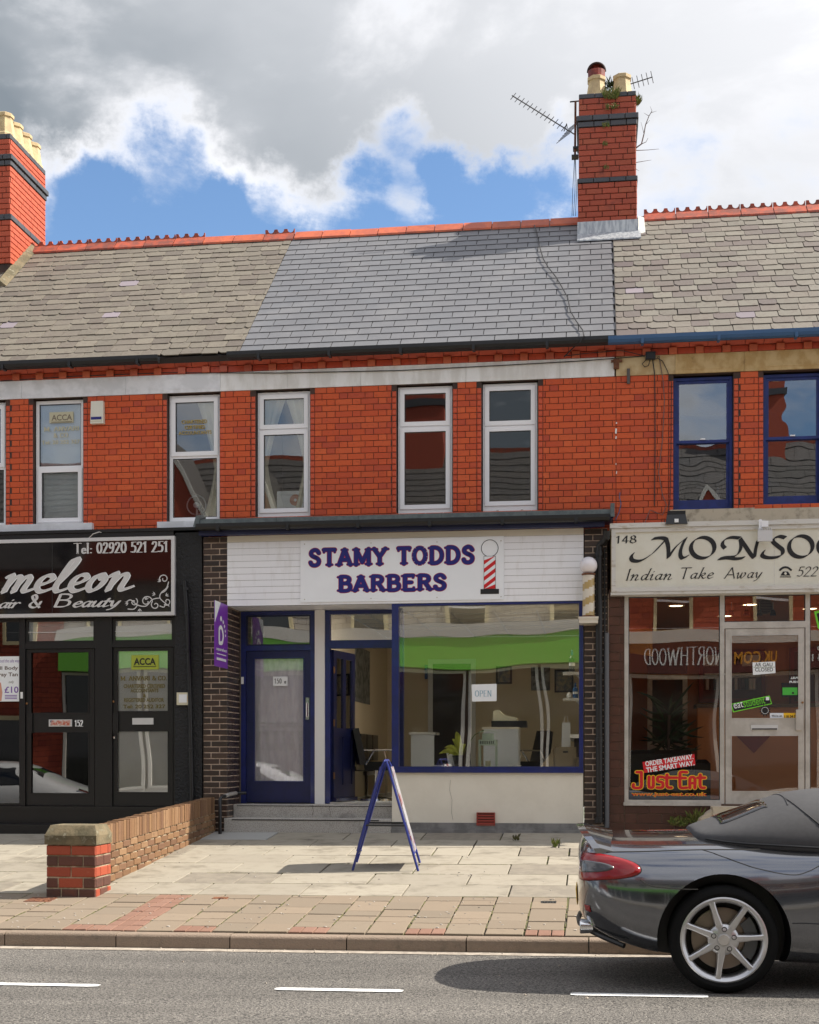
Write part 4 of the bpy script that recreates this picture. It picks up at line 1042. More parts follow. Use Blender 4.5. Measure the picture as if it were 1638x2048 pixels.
MB().hexa([(kx1 - .03, -.5, zt + .10), (kx1 + .02, -.5, zt + .10), (kx1 + .02, -.2, zt + .14), (kx1 - .03, -.2, zt + .14)], [(kx1 - .03, -.47, zt + .27), (kx1 + .02, -.47, zt + .27), (kx1 + .02, -.2, zt + .27), (kx1 - .03, -.2, zt + .27)]).build('canopy_end', 'lead_canopy', HM)
MB().hexa([(kx0 - .02, -.5, zt + .10), (kx0 + .05, -.5, zt + .10), (kx0 + .05, -.2, zt + .14), (kx0 - .02, -.2, zt + .14)], [(kx0 + .01, -.47, zt + .25), (kx0 + .06, -.47, zt + .2), (kx0 + .06, -.2, zt + .27), (kx0 + .01, -.2, zt + .30)]).build('canopy_end', 'lead_canopy', HM)
cg = MB(); gy, gz = -.515, zt + .085; prof = [(-.05, .04), (-.05, 0), (-.036, -.032), (0, -.046), (.036, -.032), (.05, 0), (.05, .04), (.04, .04), (0, -.02), (-.04, .04)]
cg.hexa([(kx0 + .03, gy + p[0], gz + p[1]) for p in prof], [(kx1 - .04, gy + p[0], gz + p[1]) for p in prof]); cgo = cg.build('canopy_gutter', 'black_pipe', HM)
for i in range(6): x = kx0 + .3 + i * .9; boxobj('bracket', 'black_pipe', (x, x + .04, gy - .058, gy + .05, gz - .056, gz + .015), cgo)
boxobj('canopy_soffit', 'blue_paint', (px0, kx1 - .1, -.45, YS - .012, zt + .003, zt + .03), HM)
boxobj('canopy_board', 'dark_navy', (px0, kx1 - .1, -.465, -.452, zt - .01, zt + .084), HM)
# shop window
X0, X1, Z0, Z1 = rect(783, 1167, 1203, 1545, YS); X0 += .003; X1 -= .003; Z1 = zb - .002
GXa, GXb, GZ0, GZ1 = PX(797, YS), PX(1158, YS), PZ(975, 1533, YS), PZ(975, 1209, YS)
sw = MB(); sw.box(X0, GXa, YS, YS + .10, Z0, Z1); sw.box(GXb, X1, YS, YS + .10, Z0, Z1); sw.box(GXa, GXb, YS, YS + .1, Z0, GZ0); sw.box(GXa, GXb, YS, YS + .1, GZ1, Z1)
swin = sw.build('shop_window', 'blue_paint', HM)
boxobj('sill_lip', 'blue_paint', (X0 - .01, X1 + .005, YS - .03, YS - .001, Z0 - .004, Z0 + .035), swin)
boxobj('pane', 'glass_shop', (GXa - .01, GXb + .01, YS + .045, YS + .052, GZ0 - .01, GZ1 + .01), swin)
boxobj('return_post', 'blue_paint', (X0 + .004, X0 + .075, .20, .30, FLZ, zb), swin)
boxobj('return_pane', 'glass_shop', (X0 + .03, X0 + .037, YS + .101, .199, Z0 + .06, zb - .03), swin)
boxobj('stall_riser', 'cream_wall', (X0 + .002, X1 - .002, YS + .008, YS + .13, PZ(975, 1646, YS), Z0 - .001), HM)
boxobj('stall_riser', 'cream_wall', (X0 + .006, X0 + .10, YS + .131, .30, 0, Z0 + .05), HM)
boxobj('plinth', 'plinth', (X0 - .004, X1 + .004, YS - .028, YS + .12, -.1, PZ(975, 1646, YS) - .001), HM)
boxobj('plinth', 'plinth', (X0 - .2, X1 + .004, YS - .075, YS - .03, -.1, .035), HM)
ab = empty('air_brick', P(971, 1651, YS), None, None); ab.name = 'air_brick'; setp(ab, HM)
a, b, c, d = rect(953, 990, 1625, 1651, YS - .03)
MB().ring(a, b, c, d, .012, YS - .036, YS + .0).build('air_brick_frame', 'airbrick', ab)
for i in range(4): z = c + .015 + i * (d - c - .03) / 4; boxobj('louvre', 'airbrick', (a + .012, b - .012, YS - .034, YS - .006, z, z + .022), ab)
boxobj('recess', 'crack', (a + .012, b - .012, YS - .005, YS - .002, c + .012, d - .012), ab)
# hairline cracks in the plaster and steps
def crack(pts, parent, r=.0022): MB().tube(pts, r, 5).build('crack', 'crack', parent)
crack([P(901 + dx, v, YS + .007) for v, dx in ((1560, 0), (1580, -2), (1600, 3), (1625, 2), (1640, 5))], HM, .0012)
# steps
sx0, sx1 = px1 - .02, X0 + .05
zs1 = PZ(600, 1637, YS)
def step(name, b, mat):
    x0, x1, y0, y1, z0, z1 = b; c = .012
    return MB().hexa([(x0, y0, z0), (x1, y0, z0), (x1, y1, z0), (x0, y1, z0)], [(x0, y0, z1 - c), (x1, y0, z1 - c), (x1, y1, z1 - c), (x0, y1, z1 - c)]).hexa([(x0, y0 + .0001, z1 - c), (x1, y0 + .0001, z1 - c), (x1, y1, z1 - c), (x0, y1, z1 - c)], [(x0, y0 + c, z1), (x1, y0 + c, z1), (x1, y1, z1), (x0, y1, z1)]).build(name, mat, HM)
s1 = step('step', (sx0, sx1 - .05, YS - .09, .01, -.1, zs1), 'terrazzo'); s2 = step('step', (px1 + .003, X0 + .005, -.02, .34, zs1, FLZ - .015), 'terrazzo')
boxobj('nosing', 'crack', (sx0 + .1, sx1 - .2, YS - .095, YS - .091, zs1 - .022, zs1 - .008), HM); boxobj('nosing', 'crack', (px1 + .05, X0 - .02, -.024, -.0205, FLZ - .036, FLZ - .026), HM)
crack([P(625 + dx, v, -.022) for v, dx in ((1610, 1), (1616, 0), (1622, 2), (1631, -1))], HM); crack([P(660 + dx, v, -.022) for v, dx in ((1611, 0), (1618, -2), (1624, 1), (1631, 0))], HM)
# blue door 150 a
YD = .30
hz = zb - .004
def ringpx(name, mat, parent, u0, u1, v0, v1, wl, wr, wt, wb, y0, y1, z1=None, z0=None):
    X0, X1, Z0, Z1 = rect(u0, u1, v0, v1, y0); Z1 = z1 or Z1; Z0 = z0 or Z0; mb = MB()
    mb.box(X0, X0 + wl, y0, y1, Z0, Z1); mb.box(X1 - wr, X1, y0, y1, Z0, Z1)
    if wb: mb.box(X0 + wl, X1 - wr, y0, y1, Z0, Z0 + wb)
    if wt: mb.box(X0 + wl, X1 - wr, y0, y1, Z1 - wt, Z1)
    return mb.build(name, mat, parent), (X0 + wl, X1 - wr, Z0 + wb, Z1 - wt)
fr, inn = ringpx('door_frame', 'blue_paint', HM, 482, 630, 1215, 1606, .065, .06, .05, 0, YD, YD + .09, z1=hz, z0=FLZ - .01)
zr0, zr1 = PZ(556, 1301, YD), PZ(556, 1291, YD)
boxobj('transom', 'blue_paint', (inn[0], inn[1], YD + .002, YD + .085, zr0, zr1), fr)
MB().ring(inn[0], inn[1], zr1, inn[3], .02, YD + .02, YD + .05).build('fanlight_bead', 'dark_navy', fr); boxobj('fanlight_pane', 'glass_shop', (inn[0] + .012, inn[1] - .012, YD + .03, YD + .036, zr1 + .012, inn[3] - .012), fr)
dx0, dx1, dz0, dz1 = inn[0] + .004, inn[1] - .004, FLZ, zr0 - .004
g0, g1, g2, g3 = rect(508, 609, 1315, 1564, YD + .03)
mb = MB(); mb.box(dx0, g0, YD + .02, YD + .065, dz0, dz1); mb.box(g1, dx1, YD + .02, YD + .065, dz0, dz1); mb.box(g0, g1, YD + .02, YD + .065, dz0, g2); mb.box(g0, g1, YD + .02, YD + .065, g3, dz1)
door = mb.build('door', 'blue_door', HM); MB().ring(g0, g1, g2, g3, .014, YD + .012, YD + .0195).build('glazing_bead', 'blue_paint', door)
boxobj('pane', 'glass_door', (g0 - .004, g1 + .004, YD + .04, YD + .045, g2 - .004, g3 + .004), door)
# net curtain: folds and a scalloped lace border
mb = MB(); n = 40
for i in range(n):
    for j in range(10):
        q = []
        for (di, dj) in ((0, 0), (1, 0), (1, 1), (0, 1)):
            f = (i + di) / n; h = (j + dj) / 10; q.append((g0 + (g1 - g0) * f, YD + .075 + .012 * sin(f * 34 + sin(h * 3)) , g2 + .005 + (g3 - g2 - .02) * h))
        mb.face(q)
lc = mb.build('net_curtain', 'lace', door, smooth=True)
for (zz, am) in ((.47, .012), (.44, .012), (.26, .012), (.05, .01), (.40, .01)):
    z = g2 + (g3 - g2) * zz
    MB().tube([(g0 + (g1 - g0) * k / 60, YD + .058, z + am * abs(sin(k * pi / 6))) for k in range(61)], .004, 5).build('lace_border', 'white_plain', door)
for row in range(3):
    for k in range(6):
        c = Vector((g0 + (g1 - g0) * (k + .5) / 6, YD + .0585, g2 + (g3 - g2) * (.30 + .045 * row)))
        MB().lathe([(.014, 0), (.022, 0), (.022, .003), (.014, .003)], c, 'y', 10, cap=False).build('lace_flower', 'white_plain', door)
plq = panel('number_plate', 'paper', door, rpoly(546, 575, 1353, 1372, YD + .035), YD + .038, .003)
roman('150 a', 'lettering', 'ink_black', door, *rect(549, 572, 1357, 1367, YD + .033), YD + .033, w=.14, thin=.05, ser=.05, track=.2, glyphs={'a': (.5, [ell(.2, .22, .16, .22), [(.4, .48), (.4, 0)]])})
hp = rect(611, 618, 1395, 1439, YD); boxobj('handle_plate', 'chrome', (hp[0], hp[1], YD + .01, YD + .0195, hp[2], hp[3]), door)
MB().tube([(hp[0] + .022, YD + .008, hp[3] - .07), (hp[0] + .022, YD - .03, hp[3] - .075), (hp[0] + .022, YD - .03, hp[2] + .04), (hp[0] + .022, YD + .008, hp[2] + .035)], .007, 8).build('handle', 'chrome', door)
bl = rect(483, 487, 1354, 1368, YD); boxobj('door_bell', 'white_plain', (bl[0], bl[1] + .004, YD - .02, YD, bl[2], bl[3]), fr)
# white post and the open shop door
wp = rect(630, 650, 1211, 1606, YD); boxobj('post', 'white_wood', (wp[0] + .003, wp[1], YD - .03, YD + .1, FLZ - .014, zb), HM)
fr2, in2 = ringpx('door_frame', 'blue_paint', HM, 650, 790, 1215, 1606, .065, .03, .05, 0, YD + .0, YD + .1, z1=hz, z0=FLZ - .01)
z0_, z1_ = PZ(720, 1296, YD), PZ(720, 1280, YD); boxobj('transom', 'blue_paint', (in2[0], in2[1], YD + .004, YD + .095, z0_, z1_), fr2)
boxobj('fanlight_pane', 'glass_shop', (in2[0], in2[1], YD + .04, YD + .046, z1_, in2[3]), fr2)
boxobj('threshold', 'alu', (in2[0], in2[1], YD + .0, YD + .1, FLZ - .012, FLZ + .006), fr2)
hx, hy = in2[0] + .01, YD + .11; A = Matrix.Translation((hx, hy, 0)) @ Matrix.Rotation(radians(80), 4, 'Z')
def lbox(name, mat, b, parent, mt): 
    mb = MB().box(*b); mb.v = [tuple(mt @ Vector(p)) for p in mb.v]; return mb.build(name, mat, parent)
DW, DH0, DH1 = .82, FLZ + .01, z0_ - .01
mb = MB()
for b in ((0, .11, -.022, .022, DH0, DH1), (.71, DW, -.022, .022, DH0, DH1), (.36, .46, -.0219, .0219, DH0 + .22, DH1 - .1), (.11, .71, -.022, .022, DH0, DH0 + .22), (.11, .71, -.022, .022, DH1 - .1, DH1), (.11, .36, -.0215, .0215, DH0 + .86, DH0 + .98), (.46, .71, -.0215, .0215, DH0 + .86, DH0 + .98)): mb.box(*b)
mb.box(.11, .36, -.008, .008, DH0 + .22, DH0 + .86); mb.box(.46, .71, -.008, .008, DH0 + .22, DH0 + .86)
mb.v = [tuple(A @ Vector(p)) for p in mb.v]; sd_ = mb.build('open_door', 'navy_door', HM)
for a_ in (.11, .46): lbox('pane', 'glass_dark', (a_, a_ + .25, -.004, .004, DH0 + .98, DH1 - .1), sd_, A)
for z in (DH0 + .3, DH0 + 1.0, DH0 + 1.7): lbox('hinge', 'brass', (-.01, .03, -.03, -.022, z, z + .09), sd_, A)
lbox('weather_bar', 'navy_door', (.0, DW, -.06, -.022, DH0 + .0, DH0 + .05), sd_, A)
# interior of the barber shop
bx0, bx1, by1 = PX(640, YD) + .08, XC - .12, 5.6
room(HM, bx0, bx1, .41, by1, FLZ, 2.98, ('tile_floor', 'beige_wall', 'ceiling_cream'))
boxobj('display_floor', 'tile_floor', (X0 + .1, X1 - .02, YS + .14, .409, FLZ - .02, FLZ), HM)
boxobj('display_shelf', 'white_wood', (X0 + .11, X1 - .02, YS + .131, .30, GZ0 - .05, GZ0 - .02), HM)
boxobj('inner_lintel', 'ceiling_cream', (X0 + .1, X1 - .02, YS + .101, .409, zb - .03, zb + .002), HM)
boxobj('pier_lining', 'beige_wall', (X1 - .019, X1 + .02, YS + .11, .41, FLZ, zb), HM)
boxobj('hall_wall', 'mid_room', (px1 - .1, bx0 - .06, .8, .85, FLZ - .05, 2.95), HM); boxobj('hall_wall', 'mid_room', (px1 - .1, px1 + .06, .325, .799, FLZ - .05, 2.95), HM); boxobj('hall_ceiling', 'mid_room', (px1 + .061, bx0 - .06, .41, .799, 2.9, 2.95), HM)
# suspended ceiling strips
for i in range(7): boxobj('ceiling_strip', 'far_white', (bx0 + .01, bx1 - .01, .7 + i * .6, .725 + i * .6, 2.972, 2.979), HM)
for i in range(6): boxobj('ceiling_strip', 'far_white', (bx0 + .3 + i * .6, bx0 + .325 + i * .6, .42, by1, 2.9645, 2.9715), HM)
for (xa_, ya_) in ((PX(860, .66), .66), (PX(1070, .66), .67)):  # glowing panels added out of sight to brighten the barber interior
    e = empty('added_light_panel', (xa_, ya_, 2.96), ('left' if ya_ < .665 else 'right') + ' added light panel out of view behind the barber window head', 'lamp'); boxobj('tray', 'far_white', (xa_ - .62, xa_ + .62, ya_ - .2, ya_ + .2, 2.945, 2.962), e); boxobj('diffuser', 'added_panel_glow', (xa_ - .58, xa_ + .58, ya_ - .17, ya_ + .17, 2.935, 2.944), e)
dk = rect(866, 942, 1328, 1560, by1); boxobj('inner_doorway', 'dark_room', (dk[0], dk[1], by1 - .03, by1 - .001, FLZ, dk[3]), HM)
MB().ring(dk[0] - .08, dk[1] + .08, FLZ, dk[3] + .08, .08, by1 - .05, by1 - .0005, wb=.001).build('inner_door_frame', 'white_wood', HM)
def picture(label, u0, u1, v0, v1, Y, fm, pm, w=.03):
    a, b, c, d = rect(u0, u1, v0, v1, Y); e = empty('framed_picture', ((a + b) / 2, Y, c), label, 'picture')
    MB().ring(a, b, c, d, w, Y - .02, Y).build('frame', fm, e); boxobj('print', pm, (a + w, b - w, Y - .008, Y - .002, c + w, d - w), e)
picture('small dark framed picture behind the open card in the barber window', 992, 1024, 1333, 1368, by1 - .01, 'frame_black', 'picture_pale')
picture('frameless dark photograph on the barber shop back wall', 1062, 1100, 1334, 1381, by1 - .01, 'picture_dark', 'picture_dark', .01)
picture('black framed picture beside the shelves in the barber shop', 1109, 1147, 1339, 1385, by1 - .01, 'frame_black', 'picture_pale')
e = empty('wall_poster', (bx0 + .01, 3.1, 1.5), 'tall dark art print on the wall seen through the open barber door', 'poster')
boxobj('print', 'picture_dark', (bx0 + .002, bx0 + .012, 2.45, 3.75, PZ(720, 1406, 3.1), PZ(720, 1297, 3.1)), e)
e = empty('waiting_bench', (bx0 + .3, 3.0, FLZ), 'row of black waiting chairs along the left wall of the barber shop', 'bench')
for i in range(4): boxobj('seat', 'black_vinyl', (bx0 + .06, bx0 + .5, 2.0 + i * .55, 2.48 + i * .55, FLZ + .40, FLZ + .47), e); boxobj('backrest', 'black_vinyl', (bx0 + .02, bx0 + .08, 2.0 + i * .55, 2.48 + i * .55, FLZ + .55, FLZ + .95), e)
boxobj('rail', 'chrome', (bx0 + .2, bx0 + .26, 2.0, 4.15, FLZ + .34, FLZ + .395), e)
for y in (2.1, 4.0): boxobj('leg', 'chrome', (bx0 + .21, bx0 + .25, y, y + .04, FLZ, FLZ + .339), e)
for i, y in enumerate((1.6, 2.8, 4.0)):
    e = empty('wall_mirror', (bx1 - .02, y + .4, 1.3), ['nearest', 'middle', 'farthest'][i] + ' of three mirrors over the barber worktop', 'mirror'); boxobj('glass', 'chrome', (bx1 - .02, bx1 - .012, y, y + .8, 1.35, 2.3), e); boxobj('frame', 'white_wood', (bx1 - .011, bx1 - .002, y - .04, y + .84, 1.31, 2.34), e)
e = empty('desk', (PX(850, 3.6), 3.6, FLZ), 'white reception desk at the back left of the barber shop', 'desk'); a, b = PX(822, 3.6), PX(868, 3.6)
boxobj('front', 'cabinet_white', (a, b, 3.6, 3.64, FLZ, FLZ + .95), e); boxobj('top', 'white_wood', (a - .03, b + .03, 3.57, 4.1, FLZ + .951, FLZ + .99), e); boxobj('side', 'cabinet_white', (a, a + .04, 3.641, 4.05, FLZ, FLZ + .95), e)
e = empty('clothes_hook', (PX(851, 5.5), 5.5, 1.9), 'blue towel hanging on the barber shop back wall', 'towel'); a, b, c, d = rect(849, 855, 1330, 1358, 5.5); boxobj('towel', 'bottle_blue', (a, b, 5.52, 5.58, c, d), e)
# swivel chair
def swivel_chair(x, y, rz_, label, k=1.):
    e = empty('barber_chair', (x, y, FLZ), label, 'chair'); T = Matrix.Translation((x, y, FLZ)) @ Matrix.Rotation(rz_, 4, 'Z') @ Matrix.Scale(k, 4)
    def bld(mb, n, m_, sm=True): mb.v = [tuple(T @ Vector(p)) for p in mb.v]; return mb.build(n, m_, e, smooth=sm)
    bld(MB().hexa([(-.25, -.24, .42), (.25, -.24, .42), (.22, .22, .42), (-.22, .22, .42)], [(-.27, -.27, .54), (.27, -.27, .54), (.24, .24, .54), (-.24, .24, .54)]), 'seat', 'black_vinyl', False)
    bld(MB().hexa([(-.25, .20, .50), (.25, .20, .50), (.23, .29, .5), (-.23, .29, .5)], [(-.20, .30, 1.0), (.20, .30, 1.0), (.18, .38, .98), (-.18, .38, .98)]), 'backrest', 'black_vinyl', False)
    for s in (-1, 1): bld(MB().tube([(s * .27, .22, .5), (s * .30, .1, .70), (s * .30, -.2, .70), (s * .28, -.25, .5)], .014), 'armrest', 'chrome')
    bld(MB().tube([(0, 0, .42), (0, 0, .06)], .028), 'column', 'chrome'); bld(MB().lathe([(.0, .0), (.26, .0), (.25, .03), (.05, .06), (.0, .06)], (0, 0, 0), 'z', 20), 'base', 'chrome')
swivel_chair(PX(752, 1.35), 1.35, radians(115), 'black swivel barber chair with chrome base seen through the open door')
swivel_chair(PX(1050, 3.0), 3.0, radians(-60), 'black swivel barber chair deep inside behind the shop window')
# worktop along the right-hand wall, shelves and goods
ct = empty('worktop', (bx1 - .3, 3.2, FLZ), 'long pale worktop along the right wall of the barber shop', 'worktop')
boxobj('top', 'white_wood', (bx1 - .5, bx1 - .002, 1.2, 5.2, 1.2, 1.25), ct); boxobj('carcass', 'dark_room', (bx1 - .42, bx1 - .003, 1.3, 5.1, FLZ + .6, 1.199), ct)
for (v, bl_) in ((1346, 1), (1398, 2)):
    a, b, c, d = rect(1126, 1158, v - 1, v + 3, .35); sh = empty('wall_shelf', (a, .35, c), ('upper' if bl_ == 1 else 'lower') + ' small white shelf at the right side of the barber window', 'shelf')
    boxobj('board', 'white_plain', (a, b + .1, .25, .5, c, d), sh); MB().prism([(b - .05, c - .001), (b + .1, c - .001), (b + .1, c - .16)], .37, .38).build('bracket', 'white_plain', sh)
def bottle(u, v, Y, h, r, mat, label, cap='bottle_blue'):
    p = P(u, v, Y); e = empty('bottle', p, label, 'bottle'); MB().lathe([(r * .9, 0), (r, .01), (r, h * .6), (r * .4, h * .72), (r * .35, h * .75)], p, 'z', 14).build('body', mat, e); MB().lathe([(r * .4, h * .75), (r * .38, h * .95), (r * .15, h)], p, 'z', 10).build('nozzle', cap, e)
    MB().lathe([(r * 1.02, h * .25), (r * 1.02, h * .4)], p, 'z', 14, cap=False).build('label_band', 'paper', e)
bottle(1144, 1343, .36, .28, .04, 'ink_black', 'black spray bottle with blue nozzle on the upper shelf'); bottle(1151, 1396, .40, .20, .035, 'bottle_blue', 'blue bottle on the lower shelf'); bottle(1138, 1395, .34, .07, .03, 'white_plain', 'white jar on the lower shelf', 'white_plain')
# display in the window
ZD = GZ0 - .02
def onshelf(u, Y): return PX(u, Y)
def lantern(x, y, w, h):
    e = empty('lantern', (x, y, ZD), 'pale green metal candle lantern in the barber window', 'lantern'); a = w / 2
    mb = MB().box(x - a, x + a, y - a, y + a, ZD, ZD + .02); mb.box(x - a, x + a, y - a, y + a, ZD + h * .62, ZD + h * .78)
    for sx in (-1, 1):
        for sy in (-1, 1): mb.box(x + sx * a - (.014 if sx > 0 else 0), x + sx * a + (.014 if sx < 0 else 0), y + sy * a - (.014 if sy > 0 else 0), y + sy * a + (.014 if sy < 0 else 0), ZD + .02, ZD + h * .62)
    mb.build('body', 'mint', e); MB().box(x - a * .6, x + a * .6, y - a * .6, y + a * .6, ZD + h * .78, ZD + h * .95).build('chimney_cap', 'mint', e)
    for i in range(8): boxobj('vent_slot', 'crack', (x - a + .02 + i * (w - .04) / 8, x - a + .03 + i * (w - .04) / 8, y - a - .001, y - a + .002, ZD + h * .66, ZD + h * .74), e)
    MB().tube([(x - a * .9, y, ZD + h * .86), (x - a * 1.05, y, ZD + h * .98), (x, y, ZD + h * 1.04), (x + a * 1.05, y, ZD + h * .98), (x + a * .9, y, ZD + h * .86)], .004, 6).build('handle', 'mint', e)
    MB().lathe([(.035, 0), (.035, .07)], (x, y, ZD + .021), 'z', 14).build('candle', 'cream_plastic', e)
lantern(onshelf(976, -.05), -.05, .225, .46)
cb = empty('cabinet', (PX(1003, .9), .9, FLZ), 'white cabinet with pale top behind the lantern', 'cabinet')
a, b, c, d = rect(967, 1037, 1455, 1533, .75); boxobj('carcass', 'cabinet_white', (a, b, .75, 1.2, FLZ, d - .02), cb); boxobj('top', 'ceiling_cream', (a - .02, b + .01, .73, 1.22, d - .02, d + .005), cb)
e = empty('cash_till', (PX(1008, .95), .95, d), 'cream cash till on a black drawer on top of the cabinet', 'till')
boxobj('drawer', 'ink_black', (a + .1, b + .1, .8, 1.15, d + .006, d + .09), e)
MB().prism([(a + .11, d + .091), (b - .02, d + .091), (b - .03, d + .13), (b - .2, d + .17), (b - .27, d + .24), (a + .12, d + .22)], .85, 1.1).build('body', 'cream_plastic', e)
e = empty('storage_box', (PX(1131, .05), .05, ZD), 'brown card box with a hand hole in the corner of the barber window', 'box')
a, b, c, d = rect(1110, 1152, 1494, 1533, -.02); boxobj('box', 'kraft', (a, b, -.02, .22, ZD, d), e); MB().tube([((a + b) / 2 - .03, -.0205, d - .06), ((a + b) / 2 + .03, -.0205, d - .06)], .012, 8).build('hand_hole', 'ink_black', e)
MB().prism([(a - .01, ZD), (a - .2, ZD), (a - .02, d - .02)], .1, .2).build('flap', 'kraft', e)
e = empty('carrier_bag', (PX(1132, .05), .05, d), 'white paper carrier bag standing on the brown box', 'bag'); zb2 = d + .002
a, b, c, d = rect(1123, 1141, 1445, 1494, .04); MB().hexa([(a, .02, zb2), (b, .02, zb2), (b, .12, zb2), (a, .12, zb2)], [(a + .008, .03, d), (b - .003, .03, d), (b - .003, .1, d), (a + .008, .1, d)]).build('bag', 'paper', e)
MB().tube([(a + .03, .03, d - .005), (a + .04, .03, d + .07), (b - .04, .03, d + .08), (b - .03, .03, d - .005)], .003, 6).build('handle', 'paper', e)
def leaf(mb, base, tip, w, bend=.04, k=6):
    base, tip = Vector(base), Vector(tip); d = tip - base; s = d.cross(Vector((0, 1, 0))).normalized(); L = []
    if s.length < .5: s = Vector((1, 0, 0))
    for i in range(k + 1):
        f = i / k; p = base + d * f + Vector((0, 0, bend * sin(pi * f))); ww = w * sin(pi * min(1, f * .92 + .06)) ** .8
        L.append((p - s * ww / 2, p + Vector((0, -ww * .2, 0)), p + s * ww / 2))
    for i in range(k):
        for j in (0, 1): mb.face([L[i][j], L[i][j + 1], L[i + 1][j + 1], L[i + 1][j]])
def pot_plant(u, Y, label):
    x = PX(u, Y); e = empty('potted_plant', (x, Y, ZD), label, 'plant')
    MB().lathe([(.07, 0), (.1, .14), (.105, .14), (.105, .16), (.09, .16), (.085, .1)], (x, Y, ZD), 'z', 16, cap=False).build('pot', 'ink_black', e)
    for (dx, dz, w) in ((-.20, .16, .06), (-.27, .08, .07), (-.10, .27, .06), (-.05, .36, .08), (.07, .2, .05), (-.16, .06, .06)):
        mb = MB(); leaf(mb, (x, Y, ZD + .12), (x + dx, Y - .05, ZD + .1 + dz), w, .07); mb.build('leaf', 'leaf_lime', e, smooth=True)
    MB().tube([(x, Y, ZD + .1), (x + .1, Y, ZD + .3), (x + .18, Y, ZD + .42), (x + .3, Y, ZD + .48)], .005, 5).build('stem', 'stem', e)
pot_plant(921, -.03, 'potted plant with lime green leaves in the barber window')
e = empty('dish', (PX(878, -.05), -.05, ZD), 'small white dish in the left corner of the barber window', 'dish'); MB().lathe([(.03, 0), (.1, .03), (.102, .035), (.03, .008)], (PX(878, -.05), -.05, ZD), 'z', 18).build('dish', 'white_plain', e)
e = empty('dish', (PX(1030, -.05), -.05, ZD), 'shallow white bowl right of the lantern', 'dish'); MB().lathe([(.04, 0), (.08, .03), (.083, .035), (.04, .008)], (PX(1030, -.05), -.05, ZD), 'z', 18).build('bowl', 'white_plain', e)
e = panel('picture_card', 'paper', None, [(PX(u, .0), PZ(u, v, .0)) for u, v in ((897, 1532), (912, 1532), (910, 1508), (893, 1506))], .0); tag(e, 'small card leaning beside the lime plant pot', 'card')
# open card on the glass
op = panel('open_card', 'paper', None, [(PX(u, YS + .03), PZ(u, v, YS + .03)) for u, v in ((944, 1403), (993, 1402), (993, 1367.5), (943, 1369))], YS + .043, .002)
tag(op, 'white card reading OPEN stuck inside the barber window', 'notice'); roman('OPEN', 'lettering', 'paper_teal', op, *rect(950, 983, 1381, 1393, YS + .038), YS + .0385, w=.10, thin=.035)

# ------------------------------------------------------------------ barber sign
def cooper(text, u0, u1, v0, v1, parent, Y):
    S = strokes_for(text, .20); extra = []
    for s in S:
        for e_, nx in ((s[0], s[1]), (s[-1], s[-2])):
            vert = abs(e_[1] - nx[1]); hor = abs(e_[0] - nx[0])
            if (abs(e_[1]) < .03 or abs(e_[1] - 1) < .03) and vert > .3 and hor < vert: extra.append([(e_[0] - .17, e_[1] + (.03 if e_[1] < .5 else -.03)), (e_[0] + .17, e_[1] + (.03 if e_[1] < .5 else -.03))])
            elif hor > .3 and vert < .05: extra.append([(e_[0], e_[1]), (e_[0], e_[1] + (-.16 if e_[1] > .5 else .16))]) if abs(e_[1] - .52) > .1 and e_ is not s[0] or text.startswith('ST') and abs(e_[1] - 1) < .02 else None
    X = rect(u0, u1, v0, v1, Y)
    pb = Pen(); pb.round(S, .25); pb.round(extra, .13); b = pb.bounds()
    pr = Pen(); pr.round(S, .315); pr.round(extra, .195); f = fit(b, *X, Y)
    put_pen(pr, 'letter_outline', 'letter_red', parent, f, 2e-5); f2 = fit(b, *X, Y - .003); put_pen(pb, 'lettering', 'letter_blue', parent, f2, 2e-5)
YG = YS - .012
bs = empty('shop_sign', P(804, 1200, YG), 'white barber sign with blue lettering and a red striped pole', 'sign')
panel('board', 'sign_white', bs, [(PX(601, YG), PZ(804, 1202, YG)), (PX(1008, YG), PZ(804, 1202, YG)), (PX(1008, YG), PZ(804, 1077, YG)), (PX(601, YG), PZ(804, 1077, YG))], YG, .008)
yl = YG - .0095
cooper('STAMY TODDS', 617, 949, 1093, 1132, bs, yl); cooper('BARBERS', 674, 893, 1148, 1184, bs, yl)
pc = P(979.5, 1096.5, yl); rr = .105; MB().tube([pc + Vector((rr * cos(a_), -.001, rr * sin(a_))) for a_ in [radians(-65 + 310 * i / 40 + 0) for i in range(-1, 0)] + [radians(-68 + 316 * i / 40) for i in range(41)]], .004, 6).build('globe_outline', 'ink_black', bs)
a, b, c, d = rect(968, 991, 1112, 1178, yl); panel('pole_ground', 'sign_white', bs, [(a, c), (b, c), (b, d), (a, d)], yl, .001)
sh_ = (b - a) * .75; per_ = (d - c) / 4.05
for i in range(-1, 5):
    z = c + i * per_; p4 = [(a, z), (b, z + sh_), (b, z + sh_ + per_ * .52), (a, z + per_ * .52)]
    p4 = [(x, min(max(zz, c), d)) for x, zz in p4]
    if max(q[1] for q in p4) - min(q[1] for q in p4) > .01 and p4[0][1] != p4[3][1] or p4[1][1] != p4[2][1]:
        panel('stripe', 'pole_red', bs, hull([(round(x, 4), round(zz, 4)) for x, zz in p4]), yl - .0015, .001)
MB().ring(a - .003, b + .003, c, d, .004, yl - .004, yl - .0026).build('pole_outline', 'ink_black', bs); panel('pole_base', 'ink_black', bs, rpoly(961, 998, 1178, 1188, yl), yl, .003)
for u in (609, 804 - 62, 804 + 70, 1002):
    for v in ((1085 - (u - 804) * .017), 1196 - (u - 804) * .014): MB().lathe([(.0, -.004), (.007, -.003), (.008, 0)], P(u, v, YG - .008), 'y', 10).build('screw_cap', 'alu', bs)
